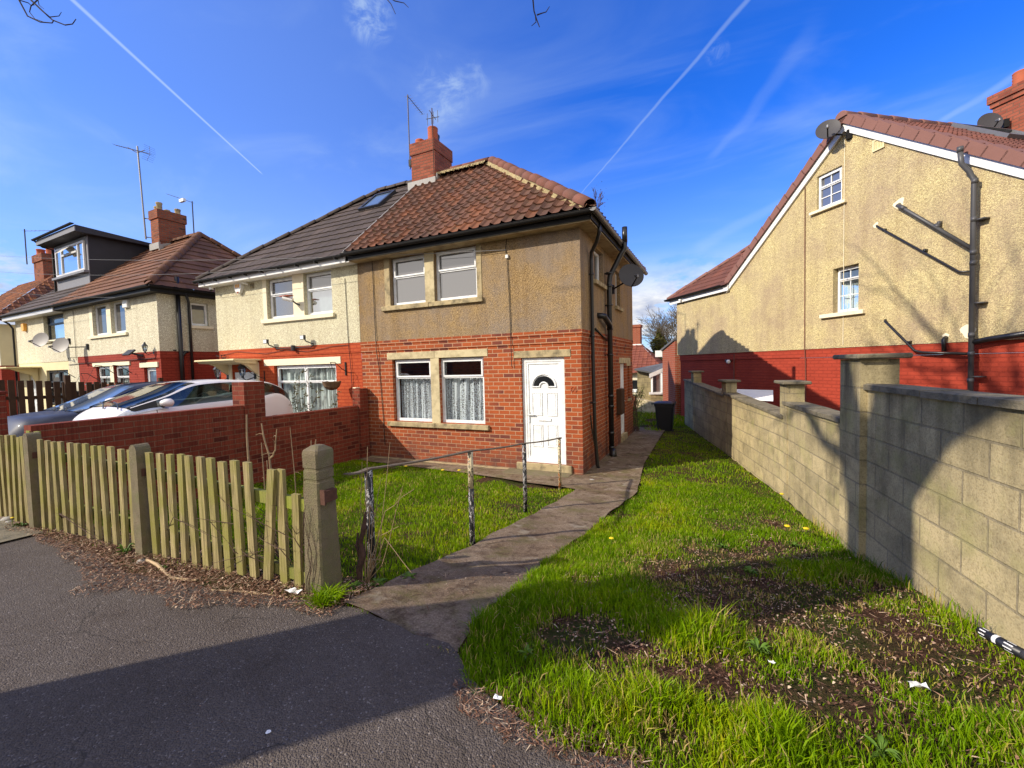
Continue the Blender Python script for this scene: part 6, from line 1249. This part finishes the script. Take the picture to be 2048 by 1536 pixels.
# rose bush behind the divider wall
tb = thing('rose_bush', 'tall thin rose bush with bronze leaves in front of the wide white window', 'bush', (-8.5, 6.8, .3)); mb = MB(); lv = MB(); rd = random.Random(21)
for (x0, y0, tgt) in ((-8.5, 6.85, (-8.55, 6.75, 2.0)), (-8.5, 6.85, (-8.95, 6.6, 1.45)), (-8.5, 6.85, (-8.15, 6.9, 1.55)), (-8.5, 6.85, (-8.72, 6.8, 1.65)), (-8.5, 6.85, (-8.35, 6.8, 1.85)), (-8.5, 6.9, (-9.2, 6.5, 1.25)), (-7.95, 7.2, (-7.9, 7.2, 1.40))):
    A, B = Vector((x0, y0, .3)), Vector(tgt); pts = [A+(B-A)*q+Vector((.05*sin(q*7), .04*cos(q*5), 0)) for q in np.linspace(0, 1, 9)]; mb.tube(pts, [.010*(1-.6*i/8) for i in range(9)], 5)
    for i in range(3, 9):
        for _ in range(3):
            o = Vector((rd.gauss(0, 1), rd.gauss(0, 1), rd.gauss(.2, .7))).normalized()*rd.uniform(.05, .15); mb.tube([pts[i], pts[i]+o], .003, 4)
            for _ in range(4):
                c = pts[i]+o+Vector((rd.gauss(0, .025), rd.gauss(0, .025), rd.gauss(0, .025))); a = Vector((rd.gauss(0, 1), rd.gauss(0, 1), rd.gauss(0, .6))).normalized(); b = a.orthogonal().normalized(); s_ = rd.uniform(.018, .032); lv.add([c-a*s_, c-a*s_*.3+b*s_*.6, c+a*s_, c-a*s_*.3-b*s_*.6], [(0, 1, 2, 3)])
mb.build('stem', 'rose_stem', tb); lv.build('leaves', 'rose_leaf', tb)
# bare shrubs behind the pickets
rd = random.Random(33)
def stems(lab, specs, mat='twig', side=3, grp=None, r0=.009):
    x, y = specs[0][0][0][:2]; tb = thing('bare_shrub', lab, 'shrub', (x, y, tz(x, y)), group=grp); mb = MB()
    for pts, rr in specs:
        P = [Vector(p) for p in pts]; Q = []
        for a, b in zip(P, P[1:]): Q += [a+(b-a)*k/3+Vector((rd.gauss(0, .006), rd.gauss(0, .006), 0)) for k in range(3)]
        Q.append(P[-1]); mb.tube(Q, [rr*(1-.55*i/(len(Q)-1)) for i in range(len(Q))], 6)
        for i in range(2, len(Q)-1):
            if rd.random() < side/5: o = Vector((rd.gauss(0, 1), rd.gauss(0, .6), rd.gauss(.5, .6))).normalized()*rd.uniform(.02, .12); mb.tube([Q[i], Q[i]+o*.5+Vector((0, 0, .01)), Q[i]+o], [rr*.35, rr*.3, rr*.2], 4)
    mb.build('stem', mat, tb); return tb
g_ = tz(-4.2, 2.5)
stems('thick pale bare stem rising behind the pickets', [([(-4.02, 2.6, g_), (-4.03, 2.6, 1.0), (-4.04, 2.6, 1.62)], .016), ([(-3.9, 2.65, g_), (-3.92, 2.65, 1.35)], .008)])
stems('forked pale bare stem right of the thick one', [([(-3.72, 2.6, g_), (-3.74, 2.6, 1.0), (-3.74, 2.6, 1.25), (-3.80, 2.58, 1.55)], .013), ([(-3.74, 2.6, 1.22), (-3.66, 2.6, 1.30), (-3.62, 2.6, 1.50)], .010), ([(-3.72, 2.6, g_), (-3.78, 2.6, 1.2)], .009)])
stems('crossing thin bare stems near the middle of the fence', [([(-3.30, 2.6, g_), (-3.26, 2.6, .9), (-3.12, 2.6, 1.43)], .009), ([(-3.22, 2.6, g_), (-3.18, 2.6, 1.42)], .008), ([(-3.45, 2.65, g_), (-3.44, 2.6, 1.52)], .006), ([(-3.10, 2.5, g_), (-3.02, 2.5, 1.1), (-2.95, 2.5, 1.22)], .007), ([(-3.34, 2.6, .5), (-3.28, 2.6, 1.15)], .008)])
stems('tangle of dark brambles growing through the pickets beside the gate post', [([(-3.05+.02*i, 2.25, .42), (-3.1+rd.uniform(-.5, .5), 2.06+rd.uniform(-.03, .1), .6+rd.random()*.3), (-3.1+rd.uniform(-.9, .6), 2.04+rd.uniform(-.05, .15), .7+rd.uniform(-.2, .45))], .004) for i in range(16)], 'twig_dark', 5)
stems('dark stems crossing the pickets between the round topped posts', [([(-6.7, 2.15, .35), (-6.4, 2.03, .55), (-6.0+.2*i, 2.02, .48-.04*i)], .004) for i in range(4)]+[([(-4.8, 2.15, .4), (-4.2, 2.03, .8), (-3.7, 2.02, .72)], .004)], 'twig_dark', 4)
stems('thorny dark twigs climbing the gate post', [([(-2.66+.02*i, 2.055, .45), (-2.60+.02*i+rd.uniform(-.05, .05), 2.05, .75), (-2.58+rd.uniform(-.06, .06), 2.058, 1.0+.1*rd.random())], .0025) for i in range(5)], 'twig_dark', 5)
tb = stems('cut shrub with a dark rotten stump and thin upright stems beside the gate post', [([(-2.44, 2.42, .38), (-2.38, 2.40, .9), (-2.34+.0, 2.40, 1.45)], .005), ([(-2.44, 2.44, .38), (-2.34, 2.42, .85), (-2.22, 2.4, 1.22)], .004), ([(-2.44, 2.4, .38), (-2.46, 2.42, .9), (-2.40, 2.40, 1.33)], .004)]+[([(-2.42, 2.42, .40), (-2.42+.3*q, 2.44-.1*q, .40+.25*(i % 3+1)*.8), (-2.42+.62*q, 2.46-.15*q, .42+.30*(i % 4+.6))], .004) for i, q in enumerate((.3, .6, .9, .5, .8, .2, .7))], 'twig', 2)
MB().tube([(-2.47, 2.40, .34), (-2.46, 2.38, .50), (-2.42, 2.39, .62), (-2.43, 2.38, .72), (-2.38, 2.37, .84), (-2.375, 2.38, .92), (-2.365, 2.38, .96)], [.026, .022, .026, .017, .020, .013, .006], 7).tube([(-2.45, 2.40, .55), (-2.48, 2.39, .68), (-2.47, 2.40, .78)], [.014, .012, .006], 6).build('stump', 'rust_stump', tb)
def rosette(lab, x, y, r, n, grp='weeds at the foot of the fence', up=.5, mat='weed_leaf'):
    tb = thing('weed', lab, 'weed', (x, y, tz(x, y)), group=grp); mb = MB(); z = tz(x, y)+.015
    for i in range(int(n*1.5)):
        a = rd.uniform(0, 2*pi); L = r*.45*rd.uniform(.6, 1.1); h = L*up*rd.uniform(.3, 1.2); d = Vector((cos(a), sin(a), 0)); s_ = Vector((-sin(a), cos(a), 0)); rows = []
        for q in np.linspace(0, 1, 6):
            w = L*.11*sin(pi*min(1, q*.85+.1))*(1+.35*sin(q*22)); c = Vector((x, y, z))+d*L*q+Vector((0, 0, h*sin(q*2.4))); rows.append([c-s_*w+Vector((0, 0, .006)), c, c+s_*w+Vector((0, 0, .006))])
        mb.grid(rows)
    mb.build('leaves', mat, tb, smooth=True); return tb
rosette('broad leaved weed at the base of the second round topped post', -5.0, 2.0, .17, 16, up=.9); rosette('weed under the left round topped post', -7.35, 2.0, .16, 16, up=.8); rosette('small weed between the fence and the tarmac', -4.2, 1.92, .08, 9, up=.8)
rosette('large dark weed at the foot of the first handrail post', -2.30, 2.40, .19, 26, 'weeds by the gate post', .4); rosette('second weed rosette right of the gate post', -2.40, 2.28, .15, 20, 'weeds by the gate post', .4); rosette('weed rosette near the middle handrail shadow', -2.18, 2.62, .15, 18, 'weeds by the gate post', .4)
for i, (x, y, r) in enumerate(((-.55, 3.0, .13), (.25, 3.9, .15), (.05, 4.6, .14), (.70, 5.0, .14), (.2, 2.55, .16), (.55, 1.95, .15), (-.9, 2.0, .12))): rosette(['weed with divided leaves at the left rim of the bare patch', 'weed in the middle of the dead leaves', 'weed behind the dead leaves', 'weed beside the two dandelions near the block wall', 'leafy weed right of the long grass tuft', 'weed in the front corner of the lawn', 'weed near the path edge'][i], x, y, r, 14, 'weeds in the lawn', .6)
def dandelion(x, y, lab, h=.09, s_=1.):
    tb = thing('dandelion', lab, 'flower', (x, y, tz(x, y)), group='dandelions in the grass'); z = tz(x, y); hx = [(cos(a), sin(a)) for a in np.linspace(0, 2*pi, 16, endpoint=False)]
    MB().tube([(x, y, z), (x, y+.005, z+h)], .003, 5).build('stalk', 'weed_leaf', tb); mb = MB(); mb.grid([[(x+c*r*s_*(1+.12*(i % 2)), y+.005+q*r*s_*(1+.12*(i % 2)), z+h+hh*s_) for i, (c, q) in enumerate(hx)] for r, hh in ((.006, -.008), (.022, .0), (.024, .006), (.014, .012), (.002, .012))], close=True).build('petals', 'petal', tb)
for q in ((.71, 5.5, 'left of the two dandelions beside the block wall', .10, 1.15), (.88, 5.48, 'right of the two dandelions beside the block wall', .10, 1.15), (-.93, 4.14, 'single dandelion near the path edge', .10, .9), (-4.75, 6.8, 'left of the two small dandelions under the window sill', .08, 1.2), (-4.45, 6.91, 'right of the two small dandelions under the window sill', .08, 1.2), (-5.65, 6.81, 'dandelion in the far left lawn close to the house', .08, 1.4), (-6.08, 6.57, 'leftmost dandelion near the divider wall', .08, 1.2), (.86, 7.2, 'yellow flower at the foot of the block wall', .12, 1.1), (-7.55, 1.98, 'tiny yellow flower at the left post', .12, .7)): dandelion(*q)
# litter and sticks
def crumple(name, lab, cat, x, y, s_, mat, n=14):
    z = tz(x, y)+.03; c = Vector((x, y, z)); mb = MB(); mb.grid([[c+Vector(((i/4-.5)*s_*1.6, (j/3-.5)*s_, rd.uniform(0, s_*.45)))+Vector((rd.uniform(-1, 1), rd.uniform(-1, 1), 0))*s_*.12 for j in range(4)] for i in range(5)]); tag(mb.build(name, mat), lab, cat)
crumple('paper_scrap', 'white paper scrap in the grass at the lower right', 'litter', .83, 2.49, .042, 'paper'); crumple('paper_scrap', 'white torn carton in the leaves at the foot of the gate post', 'litter', -2.72, 2.02, .07, 'paper'); crumple('paper_scrap', 'small crumpled white scrap where the grass meets the tarmac', 'litter', -.90, 1.66, .022, 'paper'); crumple('paper_scrap', 'tiny pale scrap in the middle of the lawn', 'litter', .25, 2.43, .02, 'paper')
tag(MB().grid([[(-1.74+r*cos(a)*(1+.2*sin(3*a)), 1.14+r*sin(a), tz(-1.74, 1.14)+.019) for a in np.linspace(0, 2*pi, 12, endpoint=False)] for r in (.001, .011)], close=True).build('chewing_gum', 'paper'), 'pale flattened spot of gum on the shaded tarmac', 'litter')
tag(MB().tube([(-.99, 1.49, .485), (-.90, 1.475, .49), (-.80, 1.455, .488), (-.72, 1.45, .486)], .005, 5).build('stick', 'stick'), 'thin pale stick on the tarmac at the bottom', 'stick')
tag(MB().tube([(-4.55, 1.97, .39), (-4.3, 1.93, .41), (-4.05, 1.88, .40), (-3.95, 1.87, .39), (-3.68, 1.90, .41)], [.012, .014, .010, .012, .007], 6).build('branch', 'stick'), 'pale forked branch lying on the debris below the pickets', 'branch')
tag(MB().tube([(-3.5, 1.86, .39), (-3.1, 1.95, .41), (-2.75, 2.0, .42)], [.008, .010, .006], 6).build('branch', 'stick'), 'thin branch lying along the foot of the pickets near the gate post', 'branch')
tag(MB().tube([(-2.50, 2.02, .43), (-2.42, 1.98, .435), (-2.33, 1.94, .44)], [.010, .009, .006], 6).build('branch', 'stick'), 'broken twig across the foot of the gate post', 'branch')
def stone(x, y, r, lab):
    z = tz(x, y)+r*.5; mb = MB(); tag(mb.grid([[(x+r*1.3*cos(a)*cos(b)*(1+.1*sin(3*a+b*2)), y+r*sin(a)*cos(b), z+r*.6*sin(b)) for a in np.linspace(0, 2*pi, 10, endpoint=False)] for b in np.linspace(-1.5, 1.5, 6)], close=True).build('stone', 'stone_grey', smooth=True), lab, 'stone', 'stones by the fence')
stone(-4.62, 1.96, .035, 'grey stone beside the fallen branch'); stone(-7.95, 2.05, .06, 'left stone at the foot of the fence by the drive'); stone(-7.8, 2.02, .04, 'right stone at the foot of the fence by the drive'); stone(-1.98, 7.35, .05, 'reddish lump at the foot of the downpipe')
tu = thing('discarded_tube', 'black tube with pale stickers lying against the block wall', 'tube', (1.33, 3.1, .5)); A, B = Vector((1.325, 3.20, .487)), Vector((1.425, 2.80, .545)); d = (B-A).normalized()
MB().tube([A, A+d*.02, A+(B-A)*.62], [.022, .025, .025], 16).build('tube_body', 'plastic_black', tu, smooth=True); MB().tube([A+(B-A)*.62, A+(B-A)*.70, B], [.025, .020, .020], 16).build('tube_end', 'pipe_grey', tu, smooth=True)
def sticker(f0, f1, a0, a1, mat):
    s_ = d.orthogonal().normalized(); u = d.cross(s_); MB().grid([[A+(B-A)*f+(s_*cos(a)+u*sin(a))*.0257 for a in np.linspace(a0, a1, 9)] for f in (f0, f1)]).build('sticker', mat, tu, smooth=True)
sticker(.05, .14, 0, 6.28, 'paper'); sticker(.18, .22, .5, 3.5, 'weed_leaf'); sticker(.24, .30, 2.5, 6, 'paper'); sticker(.22, .27, 0, 2, 'terracotta_pot'); sticker(.31, .35, 0, 3, 'paper'); sticker(.40, .52, 0, 6.28, 'paper'); sticker(.57, .60, 0, 2.6, 'alarm_amber')
# overhead wires
for i, (p, q, sag, lab) in enumerate([(PX(-90, 505, 17), (-3.69, 7.66, 4.28), .25, 'topmost overhead wire running to the junction box on the pebbledash wall'), (PX(-90, 536, 17), (-7.9, 7.32, 4.42), .25, 'second overhead wire, ending at the middle of the pair'), (PX(-90, 569, 16), tuple(LW(-1.6, -.4, 4.42)), .12, 'third overhead wire ending over the twin upper windows'), (PX(-90, 586, 15), tuple(LW(-7.2, -.3, 4.3)), .1, 'lowest overhead wire crossing the far left roofs')]):
    A, B = Vector(p), Vector(q); tag(MB().tube([A+(B-A)*k/14-Vector((0, 0, sag*4*(k/14)*(1-k/14))) for k in range(15)], .005, 4).build('overhead_wire', 'wire_pale'), lab, 'wire', 'overhead wires')

# ------------------------------------------------------------------ grass, dead leaves, debris
gxs = np.linspace(-15, 4, 381); gys = np.linspace(-2, 22, 481); GZ = np.array([[tz(x, y) for y in gys] for x in gxs])
def tzv(x, y):
    i = np.clip((x-gxs[0])/(gxs[1]-gxs[0]), 0, len(gxs)-2.001); j = np.clip((y-gys[0])/(gys[1]-gys[0]), 0, len(gys)-2.001); a = i.astype(int); b = j.astype(int); f = i-a; g = j-b
    return GZ[a, b]*(1-f)*(1-g)+GZ[a+1, b]*f*(1-g)+GZ[a, b+1]*(1-f)*g+GZ[a+1, b+1]*f*g
def vn(x, y, s, seed):   # value noise
    r = np.random.default_rng(seed).random((64, 64)); u = (x*s) % 64; v = (y*s) % 64; i = u.astype(int); j = v.astype(int); f = u-i; g = v-j; f = f*f*(3-2*f); g = g*g*(3-2*g); i2 = (i+1) % 64; j2 = (j+1) % 64
    return r[i, j]*(1-f)*(1-g)+r[i2, j]*f*(1-g)+r[i, j2]*(1-f)*g+r[i2, j2]*f*g
px0 = np.array([PX0(y) for y in gys]); px1 = np.array([PX1(y) for y in gys]); bx_ = np.array([bnd(x) for x in gxs])
def wallx(y): return np.interp(y, [p[1] for p in WP], [p[0] for p in WP])
BARE = [(-.31, 3.74, .40, 1.1), (.05, 4.3, .50, 1.0), (.55, 4.8, .42, .9), (.2, 3.35, .58, 1.2), (.62, 3.45, .50, 1.2), (.88, 3.05, .42, 1.2), (1.0, 2.7, .30, 1.1), (-.72, 2.36, .26, 1.), (-.46, 2.25, .22, 1.), (.08, 2.25, .22, 1.), (.55, 2.35, .24, 1.), (.33, 2.22, .18, 1.), (-.2, 2.15, .12, .8), (1.1, 4.0, .3, .9), (.95, 1.95, .16, .7), (-.15, 1.75, .09, .6), (.55, 5.9, .35, .6), (-.95, 3.2, .14, .7), (.1, 5.6, .25, .5)]
TUFT = [(-.09, 2.62, .17, .13), (-1.25, 2.14, .13, .08), (-.26, 1.86, .13, .09), (.24, 1.84, .15, .09), (-.51, 1.78, .14, .05), (.98, 4.2, .25, .05), (.7, 1.75, .2, .07), (.02, 2.75, .12, .10), (-.95, 2.75, .25, .03), (1.05, 2.2, .2, .05)]
def bare(x, y):
    b = np.zeros_like(x)
    for cx, cy, r, a in BARE: b = np.maximum(b, a*np.clip(1.5-np.hypot(x-cx, y-cy)/r, 0, 1))
    return np.clip(b*(.55+.9*vn(x, y, 5, 4)), 0, 1)
def blades(n, xr, yr, keep, hgt, wid=.0022, straw=.06, seed=1, lean=.55):
    r = np.random.default_rng(seed); x = r.uniform(*xr, n); y = r.uniform(*yr, n); k = keep(x, y, r.random(n)); x, y = x[k], y[k]; n = len(x)
    z = tzv(x, y)+.012*np.sin(x*9+y*4)-.012; h = hgt(x, y)*r.uniform(.55, 1.25, n); a = r.uniform(0, 2*pi, n); l = h*lean*r.uniform(.1, 1.3, n); dx, dy = np.cos(a)*l, np.sin(a)*l
    w = wid*r.uniform(.7, 1.4, n)*(1+h*3); b = r.uniform(0, 2*pi, n); wx, wy = np.cos(b)*w, np.sin(b)*w
    V = np.empty((n, 5, 3)); V[:, 0] = np.stack([x-wx, y-wy, z], 1); V[:, 1] = np.stack([x+wx, y+wy, z], 1); V[:, 2] = np.stack([x+dx*.4+wx*.8, y+dy*.4+wy*.8, z+h*.62], 1); V[:, 3] = np.stack([x+dx*.4-wx*.8, y+dy*.4-wy*.8, z+h*.62], 1); V[:, 4] = np.stack([x+dx, y+dy, z+h*(1-.25*lean)], 1)
    c = np.clip(vn(x, y, 1.7, 8)*.55+vn(x, y, 8, 9)*.30+r.random(n)*.40-.20, 0, .88); s_ = r.random(n) < straw*(.5+2.2*vn(x, y, 2.9, 81)**2)*(1+3*bare(x, y)); c[s_] = r.uniform(.9, 1, s_.sum()); return V, c
def build_blades(name, sets, mat, **kw):
    V = np.concatenate([s_[0] for s_ in sets]); c = np.concatenate([s_[1] for s_ in sets]); n = len(V); me = bpy.data.meshes.new(name); me.vertices.add(n*5); me.vertices.foreach_set('co', V.reshape(-1).astype(np.float32))
    base = np.arange(n)[:, None]*5; loops = np.concatenate([base+np.array([[0, 1, 2, 3]]), base+np.array([[3, 2, 4]])], 1).reshape(-1); me.loops.add(n*7); me.loops.foreach_set('vertex_index', loops.astype(np.int32)); me.polygons.add(n*2)
    ls = (np.arange(n)[:, None]*7+np.array([[0, 4]])).reshape(-1); me.polygons.foreach_set('loop_start', ls.astype(np.int32)); me.polygons.foreach_set('loop_total', np.tile([4, 3], n).astype(np.int32)); me.update(calc_edges=True)
    uv = np.zeros((n*7, 2), np.float32); uv[:, 0] = np.repeat(c, 7); ul = me.uv_layers.new(name='UVMap'); ul.data.foreach_set('uv', uv.reshape(-1)); me.materials.append(MATS[mat]); me.validate(); o = bpy.data.objects.new(name, me); COL.objects.link(o); return tag(o, kind='stuff', **kw)
def inR(x, y, u):
    ok = (x > np.interp(y, gys, px1)-.05+.10*vn(x, y, 7, 61)) & (x < wallx(y)-.03) & (y > np.interp(x, gxs, bx_)+.03*np.sin(x*13)-.02); return ok & (u < np.clip(1-1.05*bare(x, y)*(.55+.8*vn(x, y, 11, 71)), .03, 1)*(.40+.85*vn(x, y, 2.7, 44)))
def hR(x, y):
    h = (.020+.045*vn(x, y, 1.6, 3)+.028*vn(x, y, 6, 5))*(1-.45*bare(x, y))
    for cx, cy, r, a in TUFT: h = h+a*np.exp(-((x-cx)**2+(y-cy)**2)/(r*r))
    return h*np.clip(1.15-.05*(y-2), .55, 1.2)
def inL(x, y, u):
    return (x < np.interp(y, gys, px0)+.05-.10*vn(x, y, 7, 62)) & (x > -7.46) & (y > 2.22) & (y < np.where(x > -3.9, 6.55+.12*np.sin(x*5), 7.22+.05*np.sin(x*4))) & (u < .45+.8*vn(x, y, 3, 14))
def edge(x, y, u):    # fringe over the tarmac edge and along the wall foot
    b = np.interp(x, gxs, bx_); return (y > b-.06) & (y < b+.05) & (x > -1.5) & (u < .9)
sets = [blades(150000, (-1.5, 1.75), (1.4, 4.6), inR, hR, .0019, .08, 1), blades(60000, (-1.5, 1.4), (4.6, 8.0), inR, hR, .0024, .06, 2), blades(30000, (-1.5, .9), (8, 16), inR, hR, .0035, .05, 3),
        blades(52000, (-7.5, -2.0), (2.2, 4.6), inL, lambda x, y: .028+.05*vn(x, y, 1.3, 20), .0026, .07, 4), blades(52000, (-7.5, -2.0), (4.6, 7.3), inL, lambda x, y: .028+.045*vn(x, y, 1.3, 20), .0032, .07, 5),
        blades(5000, (-1.5, 1.7), (1.3, 1.9), edge, lambda x, y: .03+0*x, .002, .55, 6),
        blades(700, (-2.50, -2.30), (1.96, 2.10), lambda x, y, u: np.hypot(x+2.40, y-2.03) < .07, lambda x, y: .15+0*x, .0028, .02, 7, 1.0),
        blades(260, (-2.3, -1.3), (1.9, 2.1), lambda x, y, u: (np.abs(y-np.interp(x, gxs, bx_)) < .03) & (vn(x, y, 6, 2) > .45), lambda x, y: .04+0*x, .0025, .1, 8),
        blades(300, (-8.5, -2.7), (1.95, 2.2), lambda x, y, u: vn(x, y, 3, 31) > .6, lambda x, y: .06+0*x, .003, .3, 12),
        blades(2500, (1.0, 1.5), (2.0, 7), lambda x, y, u: (x < wallx(y)-.01) & (x > wallx(y)-.08) & (vn(x, y, 2, 17) > .45), lambda x, y: .13+0*x, .002, .25, 9, .5),
        blades(9000, (-4.5, -.9), (13.5, 19), lambda x, y, u: (x < wallx(y)-.05) & ((x < -1.5) | (y > 15)) & (vn(x, y, 1.5, 4) > .35) & (x > -4.5) & ~((x < -2.2) & (y < 13.2)), lambda x, y: .12+0*x, .006, .1, 10)]
build_blades('grass', sets, 'grass_blade', label='green lawn grass growing thick around bare patches on both sides of the path', cat='grass')
def flecks(name, n, xr, yr, keep, s0, s1, seed, asp=2.2, lab='', cat='leaves', long_=0., hi=.02):
    r = np.random.default_rng(seed); x = r.uniform(*xr, n); y = r.uniform(*yr, n); k = keep(x, y, r.random(n)); x, y = x[k], y[k]; n = len(x); z = tzv(x, y)+r.uniform(.006, hi, n)+.004
    s_ = r.uniform(s0, s1, n); isl = r.random(n) < long_; L = np.where(isl, s_*r.uniform(2.5, 5, n), s_); W_ = np.where(isl, .0034, s_/asp); a = r.uniform(0, 2*pi, n); t_ = r.normal(0, .28, n); rr = r.normal(0, .3, n)
    ux, uy, uz = np.cos(a)*L/2, np.sin(a)*L/2, t_*L/2; vx, vy, vz = -np.sin(a)*W_/2, np.cos(a)*W_/2, rr*W_/2; c = np.stack([x, y, z], 1); U = np.stack([ux, uy, uz], 1); Vv = np.stack([vx, vy, vz], 1); cu = np.zeros((n, 3)); cu[:, 2] = r.uniform(-.3, .5, n)*s_*.3
    V = np.empty((n, 5, 3)); V[:, 0] = c-U*.4-Vv; V[:, 1] = c-U*.4+Vv; V[:, 2] = c+U*.3+Vv*.9+cu; V[:, 3] = c+U*.3-Vv*.9+cu; V[:, 4] = c+U+cu*.4
    return V, r.random(n)
def debris(x, y, u):
    w = .10+.22*np.exp(-((x+4.0)/1.3)**2); b = np.interp(x, gxs, bx_); return (y > b-w*(.5+vn(x, y, 3, 6))) & (y < 2.4) & (u < .95-.55*(b-y)/.3)
build_blades('dead_leaves', [flecks('a', 60000, (-1.4, 1.5), (1.7, 6.5), lambda x, y, u: inR(x, y, np.zeros_like(u)) & (u < bare(x, y)*.55*(.25+vn(x, y, 14, 55))+.03), .004, .024, 3, 2.0, long_=.30), flecks('b', 34000, (-7.6, -2.25), (1.4, 2.4), debris, .008, .034, 4, 2.4, long_=.5, hi=.045),
    flecks('c', 2600, (-2.3, -1.2), (1.9, 4.6), lambda x, y, u: (u < .65*np.exp(-((y-2.9)/.45)**2)*(vn(x, y, 4, 3)) + .25*np.clip((x+1.55)*4, 0, 1)*vn(x, y, 5, 2)), .006, .022, 5, 2.5, long_=.3, hi=.035), flecks('d', 9000, (-1.3, 1.2), (1.25, 1.7), lambda x, y, u: (np.abs(y-np.interp(x, gxs, bx_)+.03) < .16*vn(x, y, 5, 8)) & (u < .9), .008, .022, 6, 2.5, long_=.75, hi=.03),
    flecks('e', 260, (-7, 0), (-.2, 1.9), lambda x, y, u: u < .5, .005, .014, 8, 1.8)], 'leaf_litter', label='brown dead leaves and straw on the bare soil and along the fence foot', cat='leaves')
